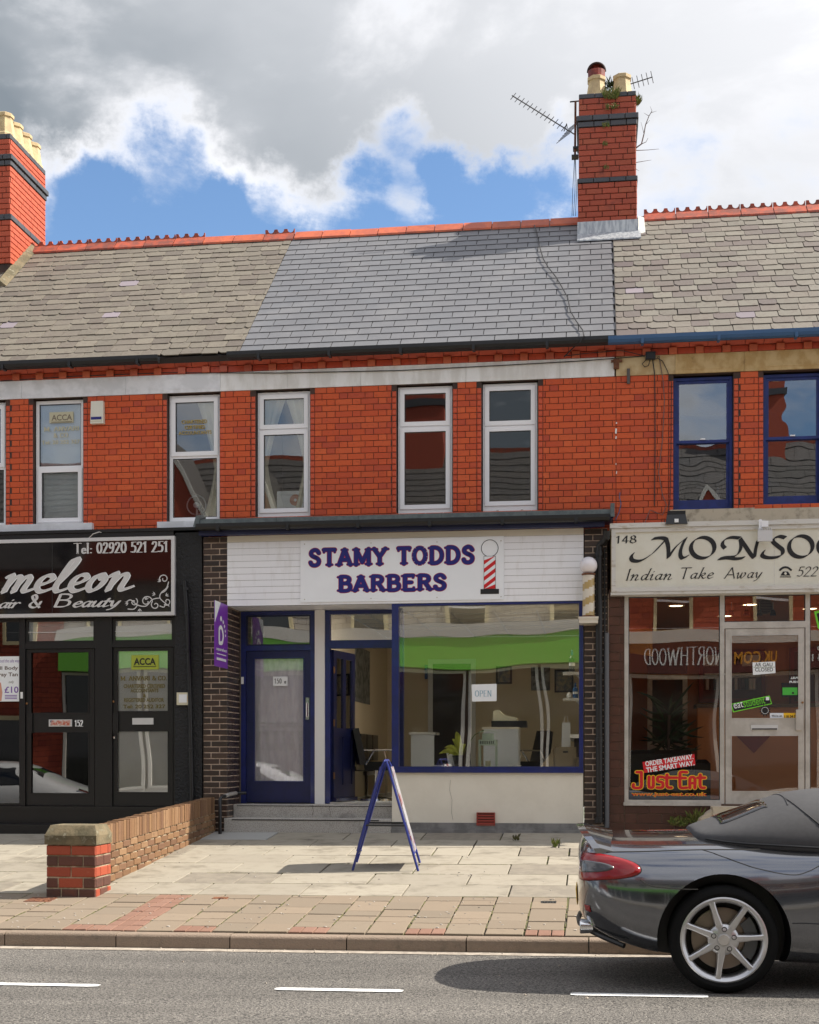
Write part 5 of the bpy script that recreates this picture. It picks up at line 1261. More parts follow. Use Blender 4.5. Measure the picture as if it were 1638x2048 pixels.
# purple letting board, fixed square to the wall
pb_ = empty('letting_board', P(455, 1338, YS), 'purple and white estate agent board projecting from the dark brick pier', 'sign')
xb = PX(455, YS) + .004; y0, y1 = YS - .60, YS - .004; z0, z1 = PZ(455, 1338, YS), PZ(455, 1211, YS)
boxobj('board', 'purple', (xb - .006, xb, y0, y1, z0, z1), pb_)
Tm = Matrix.Translation((xb + .0015, y0, 0)) @ Matrix.Rotation(pi / 2, 4, 'Z')   # local x runs from the street to the wall
H = z1 - z0
MB().face([Tm @ Vector(p) for p in ((0.0, -.001, z1 - .001), (.22, -.001, z1 - .001), (0, -.001, z1 - .26))]); mbx = MB(); mbx.hexa([tuple(Tm @ Vector(p)) for p in ((0.0, 0, z1 - .001), (.26, 0, z1 - .001), (0, 0, z1 - .27))], [tuple(Tm @ Vector(p)) for p in ((0.0, -.002, z1 - .001), (.26, -.002, z1 - .001), (0, -.002, z1 - .27))]); mbx.build('corner_flash', 'paper', pb_)
pn = Pen(); pn.round([[(.19, .37), (.19, .58)], [(.19, .58), (.25, .62), (.31, .60), (.36, .53), (.36, .45), (.31, .38), (.19, .37)]], .06)
for (x_, z_, r_) in ((.27, .75, .042), (.37, .71, .032), (.43, .65, .027), (.465, .58, .024), (.475, .51, .022)): pn.poly([(x_ + r_ * cos(k * pi / 6), z_ + r_ * sin(k * pi / 6)) for k in range(12)])
put_pen(pn, 'logo', 'paper', pb_, (lambda x, z: Tm @ Vector((x * 1.0, -.002, z0 + z * H)), Vector((1, 0, 0))), 2e-5)
sans('squarefoot', 'lettering', 'paper', pb_, .06, .54, z0 + H * .235, z0 + H * .30, -.002, .02, mtx=Tm); 
for (za, zb2_, k_) in ((.19, .205, 9), (.10, .14, 7)):
    for i in range(k_): w_ = .44 / k_; mbx = MB().box(.08 + i * w_, .08 + i * w_ + w_ * .8, -.003, -.0005, z0 + H * za, z0 + H * zb2_); mbx.v = [tuple(Tm @ Vector(p)) for p in mbx.v]; mbx.build('small_print', 'paper', pb_)
# barber pole
bp = empty('barber_pole', P(1177, 1252, -.48), 'barber pole with tan spiral stripes and white globe at the window corner', 'barber pole')
c = P(1177, 1244, -.48); cx, cy = c.x, c.y; zb_, zt_ = PZ(1177, 1236, -.48), PZ(1177, 1151, -.48); r = .073
boxobj('bracket', 'pole_cream', (cx - .115, cx + .115, cy - .09, YS + .005, zb_ - .07, zb_ - .0), bp); boxobj('bracket_lip', 'pole_cream', (cx - .122, cx + .122, cy - .1, YS + .004, zb_ - .018, zb_ + .008), bp)
mb = MB(); n, m_ = 30, 24
for i in range(n):
    for j in range(m_):
        a0, a1 = 2 * pi * i / n, 2 * pi * (i + 1) / n; h0, h1 = j / m_, (j + 1) / m_
        mb.cm = 1 if ((h0 * 2.6 - i / n * 1.0) * 2) % 2 < .9 else 0
        mb.face([(cx + r * cos(a0), cy + r * sin(a0), zb_ + .01 + (zt_ - zb_ - .01) * h0), (cx + r * cos(a1), cy + r * sin(a1), zb_ + .01 + (zt_ - zb_ - .01) * h0), (cx + r * cos(a1), cy + r * sin(a1), zb_ + .01 + (zt_ - zb_ - .01) * h1), (cx + r * cos(a0), cy + r * sin(a0), zb_ + .01 + (zt_ - zb_ - .01) * h1)])
mb.build('cylinder', ['pole_cream', 'pole_tan'], bp, recalc=False)
for z in (zb_ + .004, zt_): MB().lathe([(r * .9, 0), (r * 1.15, .005), (r * 1.15, .022), (r * .8, .03)], (cx, cy, z), 'z', 20).build('collar', 'rust', bp)
zc_ = PZ(1177, 1131, -.48); MB().lathe([(.108 * sin(pi * i / 14), -.108 * cos(pi * i / 14)) for i in range(1, 14)], (cx, cy, zc_), 'z', 24).build('globe', 'globe', bp, smooth=True)
# downpipes at the right-hand pier
yp = -.37; dp = MB().tube([P(1213, 1062, -.5), P(1213, 1075, -.49), P(1207, 1083, -.42), P(1199, 1091, yp), P(1198, 1110, yp), P(1198, 1400, yp), P(1199, 1645, yp)], .043, 12).build('downpipe', 'black_pipe', HM, smooth=True)
for v in (1108, 1342, 1480, 1640): 
    p = P(1198, v, yp); MB().lathe([(.045, -.03), (.054, -.028), (.054, .028), (.045, .03)], p, 'z', 12).build('pipe_socket', 'black_pipe', dp, smooth=True)
MB().tube([P(1213.5, 1266, -.36), P(1214, 1655, -.36)], .030, 10).build('waste_pipe', 'grey_pipe', HM, smooth=True); MB().tube([P(1209, 1100, -.325), P(1210, 1655, -.325)], .012, 8).build('conduit', 'cable', HM)
# handrail by the steps
hr = empty('handrail', P(430, 1660, -.6), 'short black handrail beside the shop steps', 'handrail')
xh = PX(440, -.55); MB().tube([(xh, -.55, pz(xh, -.55) - .02), (xh, -.55, .40), (xh + .01, -.53, .43), (xh + .02, -.45, .44), (xh + .03, -.2, .46), (xh + .05, .05, .47), (xh + .16, .12, .47)], .022, 10).build('rail', 'black_pipe', hr, smooth=True)
MB().tube([(xh + .02, -.40, .444), (xh + .03, -.2, .461), (xh + .05, .03, .47)], .026, 10).build('worn_grip', 'alu', hr, smooth=True)

# ------------------------------------------------------------------ left shopfront (black)
YL = YS + .02
lx0_ = XA + .0
boxobj('shop_pier', 'black_render', (PX(350, YL - .04), px0 - .004, YL - .04, .1, -.15, PZ(380, 1066, YL)), HL)
boxobj('shop_cornice', 'black_paint', (lx0_, PX(350, YL) - .003, YL - .05, .1, PZ(200, 1076, YL), PZ(200, 1062, YL)), HL)
boxobj('shop_cornice', 'black_paint', (lx0_, px0 - .005, YL - .07, .05, PZ(380, 1062, YL) - .0, PZ(380, 1056, YL)), HL)
zfa = PZ(200, 1236, YL); boxobj('fascia', 'black_paint', (lx0_, PX(350, YL) - .003, YL + .01, .1, zfa, PZ(200, 1078, YL)), HL)
zth = PZ(200, 1612, YL)
boxobj('plinth', 'black_paint', (lx0_, px0 - .006, YL - .03, .2, -.2, zth - .06), HL); boxobj('plinth', 'black_paint', (lx0_, PX(365, YL), YL - .28, YL - .031, -.2, PZ(200, 1650, YL - .28)), HL)
boxobj('shop_sill', 'black_paint', (lx0_, PX(350, YL), YL - .05, .15, zth - .0595, zth - .005), HL)
# posts, mullions
def post(u0, u1, y0=YL, y1=YL + .12, z0=zth - .005, z1=zfa - .001, mat='black_paint', par=None): a, b = PX(u0, y0), PX(u1, y0); return boxobj('shop_post', mat, (a, b, y0, y1, z0, z1), par or HL)
post(42, 50); post(190, 224); post(347, 352); 
boxobj('transom', 'black_paint', (PX(50, YL), PX(190, YL), YL + .004, YL + .1, PZ(120, 1297, YL), PZ(120, 1286, YL)), HL); boxobj('transom', 'black_paint', (PX(224, YL), PX(347, YL), YL + .004, YL + .1, PZ(285, 1294, YL), PZ(285, 1284, YL)), HL)
def fan(u0, u1, v0, v1, gm):
    a, b, c, d = rect(u0, u1, v0, v1, YL); e = MB().ring(a, b, c, d, .03, YL + .02, YL + .06).build('fanlight', 'black_paint', HL)
    boxobj('pane', gm, (a + .02, b - .02, YL + .035, YL + .04, c + .02, d - .02), e); boxobj('glazing_bar', 'silver_frame', (a + .03, b - .03, YL + .03, YL + .045, c + (d - c) * .45, c + (d - c) * .45 + .008), e); return e
f1 = fan(50, 190, 1238, 1286, 'glass_shop'); f2 = fan(224, 347, 1236, 1284, 'glass_shop'); 
for f_, (u0, u1) in ((f1, (55, 187)), (f2, (229, 343))): a, b, c, d = rect(u0, u1, 1240, 1283, YL + .07); boxobj('film', 'film_white', (a, b, YL + .07, YL + .074, c, d), f_)
def shop_door(house, u0, u1, v0, v1, y, w, panes, mat, gm, z0=None, films=None):
    a, b, c, d = rect(u0, u1, v0, v1, y); c = z0 if z0 is not None else c; mb = MB(); zs = sorted(panes); prev = c
    mb.box(a, a + w, y, y + .045, c, d); mb.box(b - w, b, y, y + .045, c, d)
    for (p0, p1) in zs: mb.box(a + w, b - w, y, y + .045, prev, p0); prev = p1
    mb.box(a + w, b - w, y, y + .045, prev, d); dr = mb.build('door', mat, house)
    for i, (p0, p1) in enumerate(zs):
        boxobj('pane', gm[i], (a + w - .004, b - w + .004, y + .02, y + .026, p0 - .004, p1 + .004), dr)
        MB().ring(a + w, b - w, p0, p1, .012, y - .006, y - .0005).build('glazing_bead', mat, dr)
        if films and films[i]: boxobj('film', films[i], (a + w, b - w, y + .032, y + .035, p0, p1), dr)
    return dr, (a, b, c, d)
um = 122; dz = lambda v, u=122: PZ(u, v, YL + .03)
d1, B1 = shop_door(HL, 51, 189, 1298, 1612, YL + .03, .07, [(dz(1588), dz(1463)), (dz(1427), dz(1303))], 'black_paint', ['glass_dark', 'glass_dark'], z0=zth)
d2, B2 = shop_door(HL, 225, 346, 1295, 1610, YL + .03, .058, [(dz(1586, 285), dz(1461, 285)), (dz(1424, 285), dz(1300, 285))], 'black_paint', ['glass_shop', 'glass_shop'], z0=zth, films=['film_white', 'film_white'])
for dr, u, um_ in ((d1, 57, 122), (d2, 229, 285)):
    a, b, c, d = rect(u - 4, u + 7, 1426, 1466, YL); boxobj('push_plate', 'black_paint', (a, b, YL + .005, YL + .0295, c, d), dr)
    MB().lathe([(.0, -.014), (.014, -.012), (.016, 0)], P(u - 3 if u < 100 else u - 2, 1407 if u < 100 else 1403, YL + .029), 'y', 12).build('lock', 'brass', dr)
MB().lathe([(.0, -.014), (.014, -.012), (.016, 0)], P(229, 1475, YL + .029), 'y', 12).build('lock', 'chrome', d2)
lb = rect(98, 144, 1439, 1453, YL + .02); boxobj('letter_plate', 'silver_frame', (lb[0], lb[1], YL + .012, YL + .0295, lb[2], lb[3]), d1); boxobj('letter_sticker', 'print_mix', (lb[0] + .02, lb[1] - .02, YL + .010, YL + .0118, lb[2] + .012, lb[3] - .012), d1)
lb = rect(265, 307, 1436, 1449, YL + .02); boxobj('letter_plate', 'silver_frame', (lb[0], lb[1], YL + .012, YL + .0295, lb[2], lb[3]), d2)
roman('152', 'lettering', 'letter_edge', d1, *rect(149, 166, 1440, 1453, YL + .02), YL + .026, w=.2, thin=.07)
yt = YL + .036
pe = panel('emblem_panel', 'olive', d2, rpoly(262, 317, 1310, 1339, yt), YL + .0475, .002)
yt = YL + .043
txt_u('ACCA', 268, 311, 1316, 1330, yt, 'ink_black', d2, .03); X0_, X1_, Z0_, Z1_ = rect(267, 312, 1316, 1333, yt); MB().tube([(X0_ + .03, yt, Z1_ - .03), (X0_, yt, Z0_), (X1_, yt, Z0_), (X1_ - .03, yt, Z1_ - .03)], .004, 5).build('emblem_line', 'ink_black', d2)
yt = YL + .049
roman('M. ANVARI & CO.', 'lettering', 'gold_dark', d2, *rect(241, 334, 1352, 1361, yt), yt, w=.22, thin=.1)
for s_, u0, u1, v in (('CHARTERED CERTIFIED', 247, 330, 1372), ('ACCOUNTANTS', 261, 317, 1381), ('&', 286, 292, 1391), ('REGISTERED AUDITOR', 248, 328, 1400), ('Tel: 20 252 327', 246, 331, 1413)): txt_u(s_, u0, u1, v - 4, v + 4, yt, 'gold_dark', d2, .035)
# left-hand window with a poster
a, b, c, d = rect(-260, 42, 1238, 1600, YL); lw = MB().ring(a, b, zth, zfa - .002, .03, YL + .01, YL + .1).build('shop_window', 'black_paint', HL); boxobj('pane', 'glass_dark', (a + .02, b - .02, YL + .04, YL + .046, zth + .02, zfa - .03), lw)
yp_ = YL + .03
pst = panel('poster', 'paper', None, rpoly(-46, 41, 1313, 1403, yp_), yp_, .002); tag(pst, 'white spray tan poster priced £10 in the left shop window', 'poster')
txt_u('ood the safe way', 0, 38.5, 1318, 1327, yp_ - .003, 'violet_ink', pst, 0); txt_u('ll Body', 0, 36, 1332.5, 1341.5, yp_ - .003, 'wood_floor', pst, .02); txt_u('ray Tan', -2, 35.5, 1345, 1355, yp_ - .003, 'wood_floor', pst, .02); txt_u('only', 17.5, 28, 1361, 1368, yp_ - .003, 'wood_floor', pst, 0, .3); txt_u('£10', 9, 37, 1373, 1386, yp_ - .003, 'violet_ink', pst, .02)
panel('portrait_print', 'magenta_skin', pst, [(PX(u, yp_), PZ(u, v, yp_)) for u, v in ((-20, 1402), (3, 1402), (5, 1385), (2, 1366), (-10, 1358), (-20, 1368))], yp_ - .002, .001)
for i in range(3): a, b, c, d = rect(10, 34, 1390 + i * 3.2, 1391.6 + i * 3.2, yp_); boxobj('small_print', 'violet_ink', (a, b, yp_ - .0035, yp_ - .0022, c, d), pst)
a, b, c, d = rect(41.5, 46, 1384, 1397, YL); boxobj('bell_push', 'white_plain', (a, b, YL - .012, YL, c, d), HL)
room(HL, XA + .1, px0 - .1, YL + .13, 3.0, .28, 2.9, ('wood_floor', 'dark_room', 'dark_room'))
# intercom on the black pier
e = empty('intercom', P(368, 1409, YL - .05), 'cream intercom box on the black rendered pier', 'intercom'); a, b, c, d = rect(354, 382, 1385, 1410, YL - .06)
boxobj('case', 'cream_plastic', (a, b, YL - .075, YL - .038, c, d), e); boxobj('speaker_panel', 'paper', (a + .03, b - .05, YL - .079, YL - .0755, c + .03, d - .025), e)
for i in range(2): boxobj('button', 'amber', (b - .04, b - .02, YL - .081, YL - .0755, c + .05 + i * .04, c + .065 + i * .04), e)
pp = MB().tube([P(369, 1162, YL - .08), P(370, 1175, YL - .075), P(376, 1250, YL - .07), P(380, 1400, YL - .07), P(384, 1608, YL - .07)], .028, 10).build('waste_pipe', 'black_pipe', HL, smooth=True)
for v in (1178, 1225, 1300, 1500): p = P(372 + (v - 1178) * .03, v, YL - .072); MB().lathe([(.03, -.02), (.037, -.018), (.037, .018), (.03, .02)], p, 'z', 10).build('pipe_socket', 'black_pipe', pp)
# the black sign
YK = -.36
ks = empty('shop_sign', P(170, 1232, YK), 'glossy black hair and beauty shop sign with silver script lettering', 'sign')
sx0_, sx1_ = XA + .1, PX(350, YK); sz0, sz1 = PZ(180, 1233, YK), PZ(180, 1076, YK)
boxobj('board', 'black_sign', (sx0_, sx1_ - .02, YK, YK + .05, sz0 + .02, sz1 - .02), ks); MB().ring(sx0_, sx1_, sz0, sz1, .045, YK - .02, YK + .06).build('frame', 'silver_frame', ks)
boxobj('panel_joint', 'gasket', (PX(104, YK), PX(104, YK) + .006, YK - .0015, YK, sz0 + .05, sz1 - .05), ks)
ysn = YK - .003
roman('Tel: 02920 521 251', 'lettering', 'silver_letter', ks, *rect(147, 335, 1084, 1106, ysn), ysn, w=.2, thin=.07, track=.07, ser=.1, glyphs={'e': (.46, [[(.08, .28), (.40, .28), (.36, .44), (.24, .5), (.1, .4), (.07, .2), (.16, .02), (.3, .01), (.41, .1)]]), 'l': (.26, [[(.12, 1), (.12, 0)]])})
SCR = {'m': (.80, [[(.06, .46), (.16, .5), (.06, 0)], [(.07, .10), (.24, .44), (.36, .46), (.38, .36), (.30, 0)], [(.31, .12), (.48, .44), (.60, .46), (.62, .34), (.54, .07), (.60, .01), (.78, .08)]]),
       'e': (.46, [[(.10, .20), (.30, .26), (.42, .38), (.36, .48), (.22, .47), (.10, .32), (.08, .12), (.18, .0), (.32, .02), (.50, .11)]]),
       'l': (.42, [[(.12, .22), (.34, .60), (.46, .90), (.42, .98), (.32, .88), (.16, .4), (.10, .12), (.16, .0), (.28, .02), (.46, .11)]]),
       'o': (.54, [[(.34, .49), (.20, .44), (.08, .22), (.10, .04), (.22, .0), (.36, .14), (.43, .34), (.36, .48), (.30, .46), (.34, .36), (.54, .42)]]),
       'n': (.62, [[(.06, .46), (.16, .5), (.06, 0)], [(.07, .10), (.26, .44), (.40, .47), (.43, .36), (.36, .08), (.42, .01), (.62, .09)]])}
def script(text, box, w, edge, glyphs, mat, Y, shear=.25, ang=25, track=-.02, thin=.04):
    S = strokes_for(text, track, shear, glyphs); p = Pen(); p.nib(S, w, ang, thin); b = p.bounds(); X = rect(*box, Y)
    if edge: q = Pen(); q.nib(S, w + edge, ang, thin + edge * .8); put_pen(q, 'letter_edge', 'letter_edge', ks, fit(b, X[0] + .006, X[1] + .006, X[2] - .004, X[3] - .004, Y), 2e-5)
    put_pen(p, 'lettering', mat, ks, fit(b, *X, Y - .003), 2e-5)
script('meleon', (1, 268, 1114, 1185), .135, .026, SCR, 'silver_letter', ysn)
script('air', (-2, 43, 1199, 1217), .11, 0, None, 'silver_letter', ysn, .25, 30, -.04, .06); script('&', (57, 85, 1188, 1217), .17, 0, None, 'silver_letter', ysn, .12, 30, 0, .06); script('B', (107, 146, 1187, 1215), .12, 0, None, 'silver_letter', ysn, .25, 30, 0, .06); script('eauty', (145, 243, 1196, 1221), .13, 0, None, 'silver_letter', ysn, .25, 30, -.02, .06)
fl = Pen()
def spiral(cx, cy, r0, turns, a0, dirn=1): return [(cx + r0 * (1 - .75 * t) * cos(a0 + dirn * 2 * pi * turns * t), cy + r0 * (1 - .75 * t) * sin(a0 + dirn * 2 * pi * turns * t)) for t in [i / 26 for i in range(27)]]
SP = [spiral(328, -1158, 10, 1.1, 3.6, -1), spiral(311, -1210, 9, 1.0, 2.4, 1), spiral(293, -1203, 12, 1.0, 0, 1), spiral(268, -1204, 8, 1.0, 1, -1), spiral(334, -1203, 8, .9, 4, 1), [(337, -1164), (333, -1176), (322, -1186), (320, -1196), (330, -1206), (338, -1212)], [(320, -1196), (305, -1199), (292, -1212), (275, -1210), (262, -1200), (254, -1203)], [(275, -1210), (268, -1218), (256, -1218)], [(331, -1206), (328, -1214), (320, -1212)], [(336, -1173), (330, -1182), (322, -1186)]]
fl.round(SP, 2.0)
for (x_, z_, an) in ((322, -1163, 2.6), (311, -1189, 2.9), (331, -1192, .6), (257, -1206, 3.4), (291, -1200, 1.2), (279, -1217, 4.8)):
    for k in (-.6, 0, .6): fl.poly(hull([(x_, z_), (x_ + 4 * cos(an + k + .25), z_ + 4 * sin(an + k + .25)), (x_ + 8 * cos(an + k), z_ + 8 * sin(an + k)), (x_ + 4 * cos(an + k - .25), z_ + 4 * sin(an + k - .25))]))
put_pen(fl, 'scroll_ornament', 'silver_letter', ks, (lambda x, z: P(x, -z, ysn), Vector((0, -1, 0))), 2e-5)
tag(MB().tube([P(178, 1076, YK - .01), P(186, 1068, YK - .03), P(198, 1064, YK - .03), P(209, 1066, YK + .1)], .006, 6).build('loose_cable', 'cable_pale', None), 'short white cable looping over the black shop sign', 'cable')

# ------------------------------------------------------------------ right shopfront (take away)
YM = YS + .0
mx0 = PX(1217, YM); zmt = PZ(1430, 1184, YM); zmb = PZ(1340, 1608, YM)
pr = MB().box(mx0 + .01, PX(1249, YM), YM + .012, .1, -.2, zmt + .05).build('pier', 'tile_mortar', HR)
put_bricks(lay_courses(mx0, PX(1249, YM) - .001, -.2, zmt + .05, .112, [.30], [0, .14], .006), YM, 'brown_tile', pr, 200, proud=0, depth=.02, ch=.002, name='wall_tile')
pr2 = MB().box(PX(1249, YM), XD, YM + .012, .1, -.2, zmb).build('stall_riser', 'tile_mortar', HR)
put_bricks(lay_courses(PX(1249, YM) + .001, XD, zmb - .36, zmb - .001, .112, [.30], [0, .15], .006), YM, 'brown_tile', pr2, 200, proud=0, depth=.02, ch=.002, name='wall_tile')
boxobj('party_wall', 'mortar_dark', (PX(1195, .1), PX(1245, .1), .102, .22, -.2, 3.9), HR)
boxobj('pier_edge', 'tile_mortar', (mx0 - .008, mx0 + .002, YM + .0, YM + .04, .1, zmt), HR)
boxobj('step', 'sill_stone', (PX(1420, YM), PX(1660, YM), YM - .42, YM - .003, -.3, zmb - .02), HR)
MB().prism([(PX(1375, YM), -.1), (PX(1420, YM) - .002, -.1), (PX(1420, YM) - .002, zmb - .06), (PX(1395, YM), zmb - .16)], YM - .4, YM - .004).build('ramp', 'sill_stone', HR)
# aluminium frames
alf = MB(); 
def apost(u0, u1, v0, v1, y0=YM, y1=YM + .07): a, b, c, d = rect(u0, u1, v0, v1, y0); alf.box(a, b, y0, y1, c, d)
apost(1249, 1257, 1184, 1608); apost(1440, 1449, 1184, 1608); apost(1611, 1620, 1184, 1608); apost(1850, 1860, 1184, 1608)
for (a_, b_) in ((1257, 1440), (1449, 1611), (1620, 1850)):
    a, b = PX(a_, YM), PX(b_, YM); alf.box(a, b, YM + .001, YM + .069, zmt - .045, zmt - .001)
    if a_ != 1449: alf.box(a, b, YM + .001, YM + .069, zmb, zmb + .05)
a, b = PX(1449, YM), PX(1611, YM); alf.box(a, b, YM + .001, YM + .069, PZ(1530, 1256, YM), PZ(1530, 1243, YM))
mfr = alf.build('shop_window', 'alu', HR)
boxobj('sill', 'alu', (PX(1247, YM), PX(1442, YM), YM - .03, YM - .001, zmb - .02, zmb + .02), mfr)
for (a_, b_, z0_, z1_) in ((1257, 1440, zmb + .05, zmt - .045), (1449, 1611, PZ(1530, 1243, YM), zmt - .045), (1620, 1850, zmb + .05, zmt - .045)):
    boxobj('pane', 'glass_monsoon', (PX(a_, YM) - .005, PX(b_, YM) + .005, YM + .03, YM + .036, z0_ - .005, z1_ + .005), mfr); MB().ring(PX(a_, YM), PX(b_, YM), z0_, z1_, .01, YM + .022, YM + .0295).build('gasket', 'gasket', mfr)
dzm = lambda v: PZ(1530, v, YM + .01)
d3, B3 = shop_door(HR, 1451, 1609, 1257, 1607, YM + .012, .062, [(dzm(1584), dzm(1470)), (dzm(1438), dzm(1269))], 'alu', ['glass_monsoon', 'glass_monsoon'], z0=zmb + .004)
a, b, c, d = rect(1592, 1606, 1419, 1460, YM - .02); boxobj('push_plate', 'alu', (a, b, YM - .03, YM + .0115, c, d), d3)
a, b, c, d = rect(1502, 1556, 1450, 1460, YM); boxobj('letter_plate', 'silver_frame', (a, b, YM - .002, YM + .0115, c, d), d3); boxobj('letter_slot', 'crack', (a + .01, b - .01, YM - .004, YM - .0025, c + .004, c + .02), d3)
MB().lathe([(0, -.01), (.012, -.009), (.014, 0)], P(1605, 1405, YM + .011), 'y', 10).build('lock', 'brass', d3)
# take away sign
YN = -.44
ms = empty('shop_sign', P(1430, 1180, YN), 'cream take-away sign with black calligraphy over the right shop', 'sign')
nx0, nx1 = PX(1223, YN), XD; nz0, nz1 = PZ(1430, 1181, YN), PZ(1430, 1053, YN)
boxobj('board', 'monsoon_board', (nx0 + .02, nx1, YN, YN + .1, nz0 + .02, nz1 - .02), ms); MB().ring(nx0, nx1, nz0, nz1, .05, YN - .02, YN + .14).build('frame', 'monsoon_frame', ms)
boxobj('top_ledge', 'monsoon_frame', (nx0 - .02, nx1, YN - .04, .0, nz1 + .002, nz1 + .06), ms); boxobj('side_cheek', 'band_cream', (nx0 - .006, nx0 - .001, YN + .0, -.03, nz0 - .03, nz1), ms)
boxobj('lower_ledge', 'monsoon_frame', (nx0 - .01, nx1, YN - .01, YM + .04, nz0 - .035, nz0 - .002), ms)
boxobj('panel_joint', 'monsoon_frame', (PX(1548, YN), PX(1548, YN) + .006, YN - .002, YN, nz0 + .05, nz1 - .05), ms)
yn = YN - .004
def C3(pts): return [((x - 1200) * 1., -(y - 1030) * 1.) for x, y in pts]
def cal(name, strokes, w, ang=38, thin=.9):  # strokes in photo pixels
    p = Pen(); p.nib([[(u, -v) for u, v in s] for s in strokes], w, ang, thin); put_pen(p, name, 'ink_black', ms, (lambda x, z: P(x, -z, yn), Vector((0, -1, 0))), 3e-5)
K = .2674
def cp(pts): return [(1200 + x * K, 1030 + y * K) for x, y in pts]
W_ = 9.2
cal('letter', [cp([(245, 290), (232, 318), (250, 342), (310, 340), (390, 290), (450, 230), (495, 180)]), cp([(395, 178), (430, 172), (470, 172), (495, 182)]), cp([(495, 182), (508, 225), (512, 270), (512, 318)]), cp([(512, 318), (565, 240), (640, 175)]), cp([(640, 175), (610, 240), (600, 290), (615, 322), (655, 308)])], W_)
cal('letter', [cp(ell(768, 245, 88, 78, 30))], W_ * 1.05, 35)
cal('letter', [cp([(935, 248), (915, 222), (928, 188), (975, 168), (1045, 172)]), cp([(1050, 178), (1055, 230), (1040, 280), (1000, 312), (930, 318), (890, 328)]), cp([(890, 328), (960, 322), (1020, 328), (1075, 320)]), cp([(1048, 178), (1085, 230), (1125, 290), (1150, 318)]), cp([(1155, 318), (1165, 250), (1180, 190)])], W_ * .95, 38)
cal('letter', [cp([(1383, 172), (1380, 168), (1340, 160), (1300, 175), (1295, 200), (1330, 232), (1365, 262), (1360, 300), (1310, 318), (1245, 318), (1212, 300), (1225, 270)])], W_, 38)
cal('letter', [cp(ell(1502, 236, 88, 80, 30))], W_ * 1.05, 35); cal('letter', [cp(ell(1722, 230, 90, 80, 30))], W_ * 1.05, 35)
cal('letter', [cp([(1860, 310), (1868, 170)]), cp([(1868, 170), (2010, 312)]), cp([(2010, 312), (2030, 150)])], W_, 38)
roman('148', 'lettering', 'ink_black', ms, *rect(1232, 1273, 1071, 1087, yn), yn, w=.13, thin=.04, ang=30, ser=.05, shear=.05)
def ital(t_, u0, u1, v0, v1, w=.085): roman(t_, 'lettering', 'ink_black', ms, *rect(u0, u1, v0, v1, yn), yn, w=w, thin=.03, ang=35, ser=.06, shear=.22, track=.05)
ital('Indian', 1251, 1344, 1136.5, 1161); ital('Take', 1362, 1428, 1134.5, 1158); ital('Away', 1447, 1525, 1134, 1163); ital('522', 1593, 1637, 1133, 1153, .10)
ph = Pen(); ph.round([[(1560, -1140), (1565, -1136), (1571, -1134.5), (1577, -1136), (1582, -1140)]], 4); ph.poly([(1566, -1143), (1576, -1143), (1581, -1151), (1561, -1151)]); ph.poly([(1560, -1153), (1582, -1153), (1582, -1154.6), (1560, -1154.6)])
put_pen(ph, 'telephone_symbol', 'ink_black', ms, (lambda x, z: P(x, -z, yn), Vector((0, -1, 0)))); dl = Pen(); dl.poly([(1571 + 2.6 * cos(k * pi / 6), -1147 + 2.6 * sin(k * pi / 6)) for k in range(12)]); put_pen(dl, 'dial', 'monsoon_board', ms, (lambda x, z: P(x, -z, yn - .003), Vector((0, -1, 0))))
# stickers on the take-away glass
yk = YM + .026
je = empty('window_sticker', P(1340, 1590, yk), 'red and yellow lettered sticker low on the take-away window', 'sticker')
panel('strap', 'je_red', je, [(PX(u, yk), PZ(u, v, yk)) for u, v in ((1288, 1546), (1391, 1530), (1389, 1508), (1285, 1524))], yk, .001)
for s_, v, u0, u1 in (('ORDER TAKEAWAY.', 1520.5, 1290, 1387), ('THE SMART WAY.', 1533, 1292, 1389)):
    X = rect(u0, u1, v - 5.2, v + 5.2, yk - .002); sans(s_, 'lettering', 'paper', je, *X, yk - .002, .03, rot=radians(9))
JG = {'J': (.5, [[(-.02, .98), (.22, .98)], [(.22, .98), (.22, .6), (.22, .15), (.14, .0), (-.14, .0), (-.22, .1), (-.2, .22)]]), 'u': (.44, [[(.1, .68), (.1, .1), (.2, .02), (.32, .1), (.32, .68)]]), 's': (.42, [[(.36, .68), (.12, .68), (.1, .42), (.34, .34), (.34, .04), (.06, .02)]]), 't': (.42, [[(.14, .82), (.14, .1), (.36, .02)], [(.0, .64), (.38, .64)]]),
      '-': (.24, [[(.0, .64), (.2, .64)]]), 'E': (.5, [[(.46, .98), (.14, .98), (.1, .7), (.1, .3), (.14, .02), (.46, .02)], [(.1, .62), (.4, .62)]]), 'a': (.48, [[(.1, .0), (.1, .56), (.22, .68), (.36, .56), (.36, 0)], [(.1, .3), (.36, .3)]])}
je_stuff = []
def je_word(t_, u0, u1, v0, v1, w, ed):
    S = strokes_for(t_, .03, 0, JG if t_[0] == 'J' else None); b_ = Pen(); b_.round(S, w); bb = b_.bounds(); o_ = Pen(); o_.round(S, w + ed); tag(put_pen(o_, 'letter_edge', 'je_yellow', je, fit(bb, *rect(u0, u1, v0, v1, yk - .001), yk - .001), 2e-5), kind='stuff'); put_pen(b_, 'lettering', 'je_red', je, fit(bb, *rect(u0, u1, v0, v1, yk - .004), yk - .004), 2e-5)
je_word('Just-Eat', 1263, 1413, 1541, 1579, .17, .09)
txt_u('www.just-eat.co.uk', 1262.5, 1414.5, 1584, 1594.5, yk - .002, 'je_yellow', je, .05); txt_u('www.just-eat.co.uk', 1263, 1414, 1584.6, 1594, yk - .0035, 'je_red', je, .008)
yk2 = YM + .026
cl = empty('notice', P(1527, 1348, yk2), 'white notice reading AR GAU CLOSED on the take-away door', 'notice')
